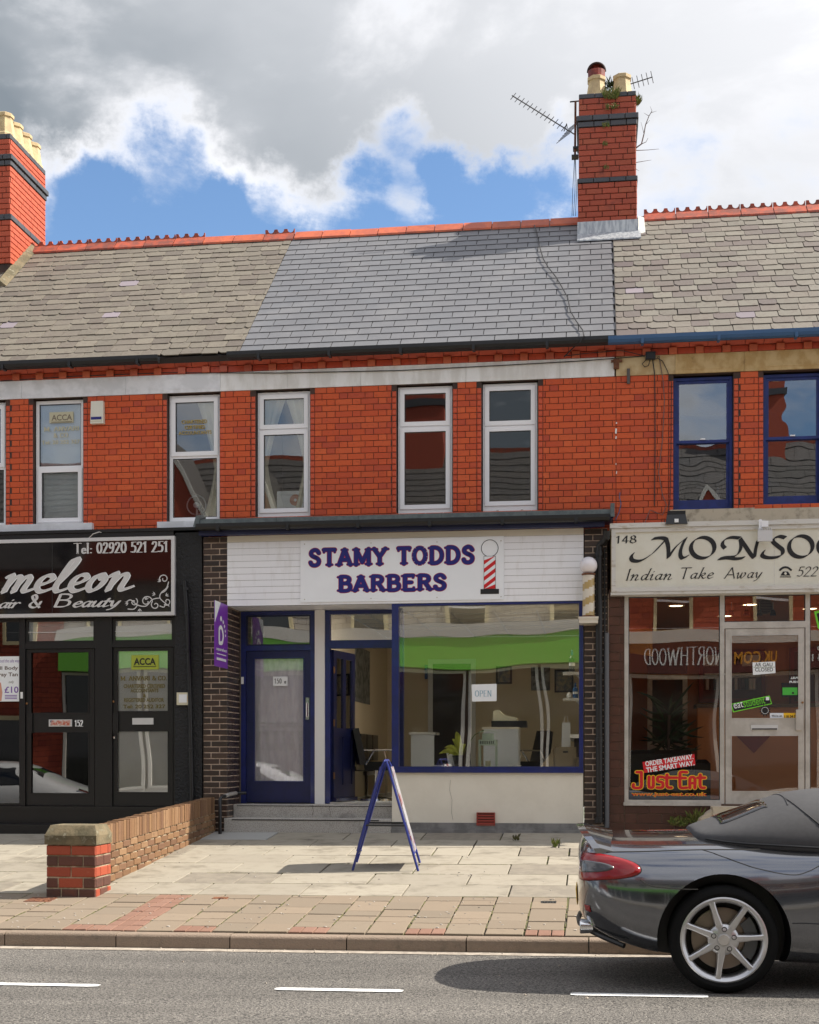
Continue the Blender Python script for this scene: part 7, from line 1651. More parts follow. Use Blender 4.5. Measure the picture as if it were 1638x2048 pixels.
# ------------------------------------------------------------------ pavement A-board
ax, ayn, ayf, hz_ = PX(778, -3.0), -3.26, -2.72, 0
ag = pz(ax, -3.0); half = .345; tz = ag + 1.115
abd = empty('pavement_sign', (ax, -3.0, ag), 'blue framed folding pavement sign standing edge on', 'sign')
for s, nm in ((-1, 'left'), (1, 'right')):
    fr_ = MB()
    tw = lambda y: -.052 * (y - ayn) / (ayf - ayn)
    for y in (ayn, ayf): fr_.tube([(ax + s * half + tw(y), y, pz(ax, y)), (ax + s * .03 + tw(y), y, tz - .05), (ax + s * .012 + tw(y), y, tz - .01)], .013, 8)
    fr_.tube([(ax + s * .012, ayn, tz - .01), (ax + s * .008 + tw(ayn + .08), ayn + .08, tz + .01), (ax + s * .008 + tw(ayf - .08), ayf - .08, tz + .01), (ax + s * .012 + tw(ayf), ayf, tz - .01)], .013, 8); fr_.tube([(ax + s * half * .86, ayn, ag + .15), (ax + s * half * .86 + tw(ayf), ayf, ag + .15)], .011, 8)
    f_ = fr_.build('leg_frame', 'board_blue', abd, smooth=True)
    def q(f, o): return (ax + s * (half * (1 - f) + .03 * f) + s * o, tz - (tz - ag) * (1 - f))
    p0, p1 = q(.16, .006), q(.95, .006); p2, p3 = q(.95, .016), q(.16, .016)
    MB().hexa([(x_, ayn + .02, z_) for x_, z_ in (p0, p1, p2, p3)], [(x_ + tw(ayf), ayf - .02, z_) for x_, z_ in (p0, p1, p2, p3)]).build('poster_panel', 'poster_mix' if s > 0 else 'board_blue', abd)
for y, zz in ((ayn, .45), (ayf, .45)): MB().tube([(ax - half * .6 + tw(y), y, ag + zz), (ax + half * .6 + tw(y), y, ag + zz)], .012, 6).build('spacer_bar', 'black_pipe', abd)

# ------------------------------------------------------------------ cars
def loft(stations, mirror=True):
    """stations: (x, [(y, z)...]) half sections from the bottom centre line to the top centre line; y > 0"""
    mb = MB(); k = len(stations[0][1]); ring = []
    for (x, hs) in stations:
        row = []
        full = [(-y, z) for y, z in hs] + [(y, z) for y, z in reversed(hs[1:-1])]
        for (y, z) in full: row.append(len(mb.v)); mb.v.append((x, y, z))
        ring.append(row)
    m_ = len(ring[0])
    for a, b in zip(ring, ring[1:]):
        for i in range(m_): j = (i + 1) % m_; mb.f.append((a[i], a[j], b[j], b[i])); mb.m.append(0)
    mb.f.append(tuple(ring[0])); mb.f.append(tuple(reversed(ring[-1]))); mb.m += [0, 0]
    return mb
def subdiv(mb, lv):
    me = bpy.data.meshes.new('t'); me.from_pydata(mb.v, [], mb.f); bm = bmesh.new(); bm.from_mesh(me); bmesh.ops.recalc_face_normals(bm, faces=bm.faces); bm.to_mesh(me); bm.free()
    o = bpy.data.objects.new('t', me); COL.objects.link(o); md = o.modifiers.new('s', 'SUBSURF'); md.levels = lv; md.render_levels = lv
    dg = bpy.context.evaluated_depsgraph_get(); r = bpy.data.meshes.new_from_object(o.evaluated_get(dg)); return o, r
def boolean_cut(me, cutters):
    o = bpy.data.objects.new('t', me); COL.objects.link(o); tmp = []
    for c in cutters:
        cm = bpy.data.meshes.new('c'); cm.from_pydata(c.v, [], c.f); bm = bmesh.new(); bm.from_mesh(cm); bmesh.ops.recalc_face_normals(bm, faces=bm.faces); bm.to_mesh(cm); bm.free()
        co_ = bpy.data.objects.new('c', cm); COL.objects.link(co_); md = o.modifiers.new('b', 'BOOLEAN'); md.operation = 'DIFFERENCE'; md.object = co_; md.solver = 'EXACT'; tmp.append(co_)
    dg = bpy.context.evaluated_depsgraph_get(); r = bpy.data.meshes.new_from_object(o.evaluated_get(dg))
    for t_ in tmp + [o]: bpy.data.objects.remove(t_)
    return r
def fin(me, name, mat, T, parent, ang=45):
    me.materials.clear(); me.materials.append(MAT[mat]); me.polygons.foreach_set('use_smooth', [True] * len(me.polygons)); me.set_sharp_from_angle(angle=radians(ang))
    me.name = name; return inst(name, me, T, parent)
def patch(bvh, poly, ray, T, name, mat, parent, n=14, off=.004, th=.006):
    """fill an outline given as 3-D start points (bilinear fan), shot along ray onto the body"""
    if len(poly) > 5: poly = smooth3(list(poly) + [poly[0]], 4)[:-1]
    bm = bmesh.new(); c = sum((Vector(p) for p in poly), Vector()) / len(poly); rows_ = []
    ray = Vector(ray).normalized(); m = len(poly); rings = 5
    for r in range(rings + 1):
        row = []
        for p in poly:
            q = c + (Vector(p) - c) * r / rings; h = bvh.ray_cast(q, ray)
            if h[0] is None: h = (q + ray * .3, -ray)
            row.append(bm.verts.new(h[0] - ray * off))
            if r == 0: break
        rows_.append(row)
    for i in range(m):
        j = (i + 1) % m
        try: bm.faces.new((rows_[0][0], rows_[1][i], rows_[1][j]))
        except ValueError: pass
        for r in range(1, rings): bm.faces.new((rows_[r][i], rows_[r + 1][i], rows_[r + 1][j], rows_[r][j]))
    bmesh.ops.recalc_face_normals(bm, faces=bm.faces)
    me = bpy.data.meshes.new(name); bm.to_mesh(me); bm.free(); o = fin(me, name, mat, T, parent); s_ = o.modifiers.new('s', 'SOLIDIFY'); s_.thickness = th; s_.offset = 0; return o
def seam(bvh, pts, ray, T, name, mat, parent, r=.0035, n=10):
    ray = Vector(ray).normalized(); out = []
    sp = smooth3(pts, n)
    for p in sp:
        h = bvh.ray_cast(Vector(p), ray)
        if h[0] is not None: out.append(h[0])
    if len(out) > 1: mb = MB().tube(out, r, 5); mb.v = [tuple(T @ Vector(p)) for p in mb.v]; return mb.build(name, mat, parent)
def smooth3(p, n):
    q = []; p = [Vector(a) for a in p]
    for i in range(len(p) - 1):
        a, b, c, d = p[max(i - 1, 0)], p[i], p[i + 1], p[min(i + 2, len(p) - 1)]
        for k in range(n): t_ = k / n; q.append(.5 * (2 * b + (c - a) * t_ + (2 * a - 5 * b + 4 * c - d) * t_ * t_ + (3 * b - a - 3 * c + d) * t_ ** 3))
    return q + [p[-1]]
def wheel(car, T, x, y, R_, rim, side, spokes, rot, parent_label=None, width=.25):
    """side: -1 when the outer face looks to -y"""
    Tw = T @ Matrix.Translation((x, y, R_)) @ (Matrix.Identity(4) if side < 0 else Matrix.Rotation(pi, 4, 'Z'))
    w = bpy.data.objects.new('wheel', None); w.empty_display_size = .1; w.matrix_basis = Tw; link(w, car)
    def b(mb, n, m_, sm=True): mb.v = [tuple(Tw @ Vector(p)) for p in mb.v]; return mb.build(n, m_, w, smooth=sm)
    b(MB().lathe([(rim * .985, .015), (rim * 1.0, .004), (R_ * .86, -.008), (R_ * .93, -.002), (R_ * .975, .018), (R_, .045), (R_, width - .045), (R_ * .96, width), (rim, width)], (0, 0, 0), 'y', 64, cap=False), 'tyre', 'tyre')
    for k_ in range(3): b(MB().lathe([(R_ + .0005, .07 + k_ * .05), (R_ + .0005, .078 + k_ * .05)], (0, 0, 0), 'y', 48, cap=False), 'tread_groove', 'crack')
    b(MB().lathe([(rim * .86, .03), (rim * .89, .012), (rim * .93, .006), (rim * .965, .0), (rim * 1.0, .004), (rim * .985, .02), (rim * .955, .03), (rim * .95, width * .75), (rim * .88, width * .75), (rim * .86, .03)], (0, 0, 0), 'y', 64, cap=False), 'rim', 'rim')
    sp = MB()
    for i in range(spokes):
        a = 2 * pi * i / spokes + rot; M_ = Matrix.Rotation(-a, 4, 'Y')
        q = []
        for (r, hw, y0, y1) in ((rim * .16, .030, .012, .06), (rim * .34, .028, .016, .058), (rim * .62, .021, .010, .05), (rim * .84, .021, .006, .045), (rim * .93, .027, .008, .04)):
            q.append([M_ @ Vector((-hw, y1, r)), M_ @ Vector((hw, y1, r)), M_ @ Vector((hw * .8, y0 + .004, r)), M_ @ Vector((hw * .5, y0, r)), M_ @ Vector((-hw * .5, y0, r)), M_ @ Vector((-hw * .8, y0 + .004, r))])
        for u_, v_ in zip(q, q[1:]):
            for k in range(6): j = (k + 1) % 6; sp.face([u_[k], u_[j], v_[j], v_[k]])
    b(sp, 'spokes', 'rim')
    b(MB().lathe([(rim * .37, .07), (rim * .36, .03), (rim * .30, .016), (rim * .15, .012), (rim * .14, .006), (.0, .004)], (0, 0, 0), 'y', 32, cap=False), 'hub', 'rim'); b(MB().lathe([(rim * .135, .004), (rim * .12, .0), (.0, -.001)], (0, 0, 0), 'y', 24, cap=False), 'hub_cap', 'alu')
    for i in range(5):
        a = 2 * pi * i / 5 + .25; c = Vector((rim * .245 * cos(a), .012, rim * .245 * sin(a))); b(MB().lathe([(.017, .004), (.017, .0), (.012, -.001), (.012, .004), (0, .006)], c, 'y', 12, cap=False), 'lug_nut', 'rim_dark')
    b(MB().lathe([(rim * .30, .10), (rim * .70, .098), (rim * .72, .10), (rim * .72, .125), (rim * .3, .125)], (0, 0, 0), 'y', 40), 'brake_disc', 'disc')
    cal_ = MB()
    for i in range(6):
        a0, a1 = radians(-38 + i * 13), radians(-38 + (i + 1) * 13)
        P_ = lambda r, a, y: Vector((r * cos(a), y, r * sin(a)))
        cal_.hexa([P_(rim * .52, a0, .075), P_(rim * .52, a1, .075), P_(rim * .80, a1, .075), P_(rim * .80, a0, .075)], [P_(rim * .52, a0, .14), P_(rim * .52, a1, .14), P_(rim * .80, a1, .14), P_(rim * .80, a0, .14)])
    b(cal_, 'brake_caliper', 'caliper', False); b(MB().lathe([(rim * .9, .16), (rim * .1, .16)], (0, 0, 0), 'y', 24, cap=False), 'inner_barrel', 'crack')
def car_coupe():
    cx, cyy = PX(1449, -8.39), -7.47; zc = rz(cx, -8.3) ; roll = .0
    T = Matrix.Translation((cx, cyy, zc)) @ Matrix.Rotation(math.atan(GX), 4, 'Y').inverted()
    car = empty('sports_car', (cx + 1.3, cyy, zc), 'dark grey convertible sports car with a grey fabric roof parked at the kerb', 'car')
    ST_ = [(-.925, [(0, .50), (.36, .50), (.46, .54), (.50, .61), (.51, .69), (.50, .77), (.46, .84), (.25, .87), (0, .88)]),
           (-.895, [(0, .42), (.48, .43), (.62, .49), (.67, .59), (.675, .69), (.65, .79), (.61, .885), (.33, .94), (0, .95)]),
           (-.84, [(0, .36), (.58, .37), (.72, .43), (.77, .56), (.77, .68), (.745, .79), (.69, .91), (.37, .98), (0, .995)]),
           (-.70, [(0, .29), (.66, .30), (.82, .36), (.865, .52), (.86, .66), (.82, .78), (.745, .90), (.40, .975), (0, .99)]),
           (-.50, [(0, .23), (.70, .23), (.87, .29), (.915, .48), (.905, .65), (.86, .79), (.765, .905), (.41, .975), (0, .99)]),
           (-.25, [(0, .19), (.72, .19), (.895, .25), (.94, .47), (.93, .65), (.88, .80), (.775, .915), (.42, .98), (0, .995)]),
           (0, [(0, .18), (.72, .18), (.90, .24), (.945, .46), (.935, .64), (.885, .80), (.78, .92), (.42, .985), (0, 1.0)]),
           (.3, [(0, .17), (.72, .17), (.89, .23), (.93, .45), (.925, .63), (.88, .79), (.785, .905), (.42, .975), (0, .985)]),
           (.6, [(0, .16), (.71, .16), (.865, .20), (.89, .43), (.895, .61), (.86, .77), (.78, .89), (.41, .955), (0, .965)]),
           (1.1, [(0, .15), (.70, .15), (.845, .19), (.855, .42), (.885, .65), (.87, .815), (.79, .91), (.4, .93), (0, .93)]),
           (1.7, [(0, .15), (.70, .15), (.84, .19), (.85, .41), (.875, .63), (.86, .79), (.78, .885), (.4, .91), (0, .91)]),
           (2.15, [(0, .15), (.70, .15), (.86, .20), (.88, .43), (.90, .62), (.88, .76), (.77, .86), (.4, .92), (0, .94)]),
           (2.6, [(0, .16), (.70, .16), (.88, .23), (.915, .45), (.925, .61), (.89, .73), (.74, .81), (.4, .85), (0, .87)]),
           (3.0, [(0, .17), (.68, .17), (.85, .24), (.88, .41), (.885, .54), (.84, .64), (.69, .71), (.38, .75), (0, .77)]),
           (3.3, [(0, .2), (.6, .2), (.73, .26), (.76, .37), (.76, .48), (.70, .56), (.58, .61), (.33, .65), (0, .67)]),
           (3.45, [(0, .3), (.4, .3), (.5, .33), (.54, .38), (.54, .45), (.5, .5), (.42, .53), (.25, .56), (0, .57)])]
    o, me0 = subdiv(loft(ST_), 2); bpy.data.objects.remove(o)
    bvh = BVHTree.FromPolygons([v.co.copy() for v in me0.vertices], [tuple(p.vertices) for p in me0.polygons])
    cut = []
    RA = .415
    for x in (0, 2.6):
        for s in (-1, 1): cut.append(MB().lathe([(RA, s * .60), (RA, s * 1.2)], (x, 0, .345), 'y', 56))
    me = boolean_cut(me0, cut); bo = fin(me, 'body', 'car_grey', T, car, 38); me.materials.append(MAT['car_trim'])
    for p in me.polygons:
        for x in (0, 2.6):
            if all(abs(sqrt((me.vertices[v].co.x - x) ** 2 + (me.vertices[v].co.z - .345) ** 2) - RA) < .002 for v in p.vertices) or (abs(abs(p.center.y) - .6) < .003 and (p.center.x - x) ** 2 + (p.center.z - .345) ** 2 < RA * RA): p.material_index = 1
    for x in (0, 2.6):
        for s in (-1, 1):
            ar = [radians(-5 + 190 * i / 20) for i in range(21)]; mb = MB()
            for a0, a1 in zip(ar, ar[1:]): mb.face([(x + .39 * cos(a0), s * .63, .345 + .39 * sin(a0)), (x + .39 * cos(a1), s * .63, .345 + .39 * sin(a1)), (x, s * .63, .345)])
            mb.v = [tuple(T @ Vector(p)) for p in mb.v]; mb.build('wheel_arch_liner', 'car_trim', car)
            wheel(car, T, x, s * .905, .343, .272, s, 7, .30)
            lip = [(x + (RA + .004) * cos(a), s * 1.3, .345 + (RA + .004) * sin(a)) for a in [radians(-8 + 196 * i / 40) for i in range(41)]]
    # boot spoiler lip
    sp = MB(); n = 24
    for i in range(n):
        for (ya, yb) in ((-.71 + 1.42 * i / n, -.71 + 1.42 * (i + 1) / n),):
            def sec(y):
                f = max(0, 1 - (abs(y) / .725) ** 2.6); zt_ = .885 + .135 * f; xb = -.90 * f - .78 * (1 - f)
                return [(xb - .03, y, zt_ + .015), (xb + .02, y, zt_ + .018), (xb + .22, y, zt_ - .035), (xb + .22, y, zt_ - .16), (xb + .06, y, zt_ - .18), (xb + .035, y, zt_ - .09)]
            a, b = sec(ya), sec(yb)
            for k in range(6): j = (k + 1) % 6; sp.face([a[k], a[j], b[j], b[k]])
    sp.face(sec(-.71)); sp.face(list(reversed(sec(.71))))
    sp.v = [tuple(T @ Vector(p)) for p in sp.v]; sp.build('spoiler_lip', 'car_grey', car, smooth=True)
    # lamps, one each side, wrapped round the rear corner
    for s in (-1, 1):
        ray = (.72, -s * .70, 0)
        def co_(u, z): return Vector((-.80, s * .84, z + .02)) + Vector((.70, s * .72, 0)).normalized() * u - Vector(ray).normalized() * .6
        out_ = [(-.21, .855), (-.06, .85), (.07, .828), (.16, .80), (.205, .768), (.205, .735), (.15, .71), (.02, .692), (-.21, .682), (-.225, .77)]
        tl = patch(bvh, [co_(*q) for q in out_], ray, T, 'tail_light', 'tail_red', car, off=.006, th=.012)
        inn_ = [(-.21, .81), (-.06, .805), (.03, .79), (.065, .77), (.035, .75), (-.06, .738), (-.21, .733), (-.216, .77)]
        tp = patch(bvh, [co_(*q) for q in inn_], ray, T, 'indicator_lens', 'tail_dark', tl, off=.0135, th=.004)
        patch(bvh, [co_(*q) for q in ((-.16, .52), (-.10, .515), (-.095, .475), (-.16, .48))], ray, T, 'reflector', 'tail_red', car, off=.004)
        seam(bvh, [co_(*q) for q in out_ + out_[:1]], ray, T, 'lamp_gap', 'crack', car, .004, 4)
        sd = (0, -s, 0)
        seam(bvh, [(x, s * 1.5, z) for x, z in ((-.52, .72), (-.44, .68), (-.25, .665), (-.16, .665))], sd, T, 'bumper_gap', 'crack', car, .0035)
        seam(bvh, [(x, s * 1.5, z) for x, z in ((.78, .20), (.74, .40), (.78, .62), (.84, .80), (.86, .86))], sd, T, 'door_gap', 'crack', car, .0035); seam(bvh, [(x, s * 1.5, z) for x, z in ((.78, .205), (1.4, .20), (1.95, .21), (2.02, .45), (2.02, .75), (2.0, .82))], sd, T, 'door_gap', 'crack', car, .0035)
        seam(bvh, [(x, s * 1.5, z) for x, z in ((.42, .455), (.6, .45), (1.2, .40), (2.1, .38))], sd, T, 'sill_crease', 'car_trim', car, .004)
        dn = (0, 0, -1)
        seam(bvh, [(x, s * y, 2) for x, y in ((-.78, .70), (-.5, .735), (-.2, .745), (.1, .74), (.25, .72))], dn, T, 'boot_gap', 'crack', car, .004); seam(bvh, [(x, s * y, 2) for x, y in ((-.12, .745), (.02, .82), (.2, .865), (.45, .87), (.62, .83), (.66, .80))], dn, T, 'fuel_flap_gap' if s < 0 else 'fender_gap', 'crack', car, .0035)
        # exhaust in the diffuser corner
        ex = MB().lathe([(.045, 0), (.05, -.08), (.045, -.085), (.038, -.08), (.034, .0)], (-.82, s * .60, .385), 'x', 20, cap=False); ex.v = [tuple(T @ Vector(p)) for p in ex.v]; ex.build('exhaust', 'chrome', car, smooth=True)
        if 0: MB_ = MB().hexa([(-.66, s * .78, .20), (-.40, s * .90, .20), (-.40, s * .86, .20), (-.66, s * .70, .20)], [(-.66, s * .80, .225), (-.40, s * .915, .245), (-.40, s * .86, .25), (-.66, s * .70, .235)]); MB_.v = [tuple(T @ Vector(p)) for p in MB_.v]; MB_.build('valance', 'car_trim', car)
    df = MB().hexa([(-.78, -.45, .31), (-.78, .45, .31), (-.45, .5, .22), (-.45, -.5, .22)], [(-.86, -.45, .38), (-.86, .45, .38), (-.5, .5, .25), (-.5, -.5, .25)]); df.v = [tuple(T @ Vector(p)) for p in df.v]; df.build('diffuser', 'car_trim', car)
    dl = MB().tube([(-.62, -.80, .285), (-.76, -.70, .33), (-.86, -.55, .36), (-.91, -.3, .37), (-.92, 0, .37), (-.91, .3, .37), (-.86, .55, .36), (-.76, .70, .33), (-.62, .80, .285)], .018, 8); dl.v = [tuple(T @ Vector(p)) for p in dl.v]; dl.build('diffuser_lip', 'car_trim', car, smooth=True)
    pl_ = patch(bvh, [(-1.5, y, z) for y, z in ((-.26, .60), (.26, .60), (.26, .49), (-.26, .49))], (1, 0, 0), T, 'number_plate', 'je_yellow', car, off=.012)
    # fabric roof
    SR = [(-.16, [(0, .975), (.36, .96), (.42, .965), (.44, .985), (.38, .998), (.22, 1.008), (0, 1.012)]),
          (-.10, [(0, .95), (.50, .94), (.58, .955), (.58, .985), (.48, 1.01), (.26, 1.03), (0, 1.035)]),
          (.10, [(0, .93), (.60, .925), (.69, .955), (.67, 1.00), (.56, 1.065), (.30, 1.10), (0, 1.11)]),
          (.30, [(0, .93), (.64, .92), (.735, .955), (.705, 1.02), (.59, 1.12), (.33, 1.175), (0, 1.185)]),
          (.46, [(0, .92), (.66, .915), (.75, .945), (.715, 1.03), (.60, 1.165), (.35, 1.235), (0, 1.25)]),
          (.62, [(0, .92), (.66, .91), (.755, .935), (.72, 1.03), (.61, 1.185), (.36, 1.265), (0, 1.28)]),
          (.95, [(0, .90), (.66, .895), (.755, .915), (.715, 1.03), (.60, 1.20), (.36, 1.285), (0, 1.30)]),
          (1.35, [(0, .89), (.66, .885), (.75, .90), (.70, 1.02), (.59, 1.185), (.36, 1.265), (0, 1.28)]),
          (1.62, [(0, .9), (.6, .9), (.69, .96), (.66, 1.05), (.56, 1.15), (.35, 1.21), (0, 1.225)])]
    SR = [(x, [(y, z - (.07 if k < 2 else .045 if k == 2 else 0)) for k, (y, z) in enumerate(h_)]) for x, h_ in SR]
    o, mr = subdiv(loft(SR), 2); bpy.data.objects.remove(o); bvr = BVHTree.FromPolygons([v.co.copy() for v in mr.vertices], [tuple(p.vertices) for p in mr.polygons])
    top = fin(mr, 'fabric_roof', 'softtop', T, car, 60)
    patch(bvr, [(x, y, 2) for x, y in ((.03, -.40), (.06, -.46), (.30, -.40), (.335, -.36), (.335, .36), (.30, .40), (.06, .46), (.03, .40))], (0, 0, -1), T, 'rear_window', 'darkglass', car, off=.003)
    seam(bvr, [(x, y, 2) for x, y in ((.455, -.5), (.46, -.3), (.46, 0), (.46, .3), (.455, .5))], (0, 0, -1), T, 'roof_bow', 'softtop', top, .005)
    for s in (-1, 1):
        seam(bvr, [(x, s * 1.5, z) for x, z in ((.46, 1.22), (.54, 1.14), (.64, 1.05), (.74, .97))], (0, -s, 0), T, 'roof_seam', 'car_trim', top, .006)
        patch(bvr, [(x, s * 1.5, z) for x, z in ((.80, .93), (.78, 1.05), (.90, 1.14), (1.25, 1.14), (1.5, 1.08), (1.58, .95), (1.2, .915))], (0, -s, 0), T, 'side_window', 'darkglass', car, off=.003)
        seam(bvr, [(x, s * 1.5, z) for x, z in ((-.08, .965), (.1, .945), (.4, .93), (.8, .91), (1.3, .885))], (0, -s, 0), T, 'roof_piping', 'car_trim', top, .008)
    ws_ = MB().hexa([(1.58, -.66, 1.0), (1.58, .66, 1.0), (2.2, .70, .90), (2.2, -.70, .90)], [(1.58, -.54, 1.225), (1.58, .54, 1.225), (2.22, .70, .92), (2.22, -.70, .92)]); ws_.v = [tuple(T @ Vector(p)) for p in ws_.v]; ws_.build('windscreen', 'darkglass', car)
    for s in (-1, 1):
        hl = patch(bvh, [(x, s * y, 2) for x, y in ((2.75, .66), (3.0, .60), (3.12, .66), (2.95, .80), (2.75, .82))], (0, 0, -1), T, 'headlight', 'chrome', car)
        dm = MB().hexa([(1.75, s * .86, .93), (1.9, s * .86, .93), (1.9, s * 1.0, .95), (1.78, s * 1.0, .95)], [(1.77, s * .87, 1.02), (1.88, s * .87, 1.02), (1.88, s * 1.0, 1.03), (1.8, s * 1.0, 1.03)]); dm.v = [tuple(T @ Vector(p)) for p in dm.v]; dm.build('door_mirror', 'car_grey', car)
car_coupe()
def car_hatch(x, y, rz_, label, mat):
    zc = rz(x, y); T = Matrix.Translation((x, y, zc)) @ Matrix.Rotation(rz_, 4, 'Z'); car = empty('parked_car', (x, y, zc), label, 'car')
    ST_ = [(-.75, [(0, .35), (.6, .35), (.7, .42), (.72, .6), (.72, .8), (.70, .95), (.62, 1.05), (.4, 1.1), (0, 1.12)]),
           (-.62, [(0, .25), (.7, .25), (.82, .35), (.84, .6), (.84, .82), (.80, 1.0), (.66, 1.25), (.45, 1.36), (0, 1.38)]),
           (-.2, [(0, .22), (.7, .22), (.84, .3), (.86, .6), (.86, .84), (.82, 1.0), (.66, 1.38), (.45, 1.48), (0, 1.50)]),
           (.6, [(0, .2), (.7, .2), (.84, .28), (.86, .6), (.86, .84), (.82, .98), (.64, 1.40), (.45, 1.51), (0, 1.53)]),
           (1.2, [(0, .2), (.7, .2), (.84, .28), (.86, .6), (.86, .82), (.82, .96), (.64, 1.36), (.45, 1.46), (0, 1.48)]),
           (1.75, [(0, .2), (.7, .2), (.84, .28), (.86, .58), (.86, .80), (.81, .92), (.70, 1.06), (.45, 1.12), (0, 1.14)]),
           (2.3, [(0, .2), (.7, .2), (.84, .28), (.85, .55), (.85, .72), (.80, .82), (.68, .90), (.4, .95), (0, .97)]),
           (2.9, [(0, .25), (.6, .25), (.74, .32), (.76, .5), (.76, .62), (.72, .70), (.6, .76), (.35, .80), (0, .82)]), (3.05, [(0, .32), (.4, .32), (.5, .38), (.54, .46), (.54, .54), (.5, .6), (.42, .64), (.25, .67), (0, .68)])]
    o, me0 = subdiv(loft(ST_), 2); bpy.data.objects.remove(o); bvh = BVHTree.FromPolygons([v.co.copy() for v in me0.vertices], [tuple(p.vertices) for p in me0.polygons])
    me = boolean_cut(me0, [MB().lathe([(.36, s * .58), (.36, s * 1.1)], (xx, 0, .31), 'y', 32) for xx in (0, 2.35) for s in (-1, 1)]); fin(me, 'body', mat, T, car, 40)
    for xx in (0, 2.35):
        for s in (-1, 1): wheel(car, T, xx, s * .84, .31, .22, s, 8, .1, width=.2)
    for s in (-1, 1):
        for poly in (((-.45, 1.0), (-.35, 1.32), (.35, 1.40), (.38, .99)), ((.45, .99), (.42, 1.40), (1.0, 1.37), (1.5, .97))): patch(bvh, [(a, s * 1.5, z) for a, z in poly], (0, -s, 0), T, 'side_window', 'darkglass', car)
        patch(bvh, [(a, s * 1.5, z) for a, z in ((-.7, .95), (-.55, .95), (-.55, .75), (-.7, .75))], (0, -s, 0), T, 'tail_light', 'tail_red', car); patch(bvh, [(a, s * b, 2) for a, b in ((2.5, .5), (2.85, .45), (2.8, .62), (2.5, .7))], (0, 0, -1), T, 'headlight', 'chrome', car)
    patch(bvh, [(a, b, 3) for a, b in ((1.25, -.5), (1.7, -.58), (1.7, .58), (1.25, .5))], (0, 0, -1), T, 'windscreen', 'darkglass', car)
car_hatch(-8.7, -13.5, 0, 'white hatchback across the street, seen only reflected in the blue door', 'car_white')
car_hatch(-14.2, -13.4, 0, 'pale hatchback across the street, seen only reflected in the black shop', 'car_white')

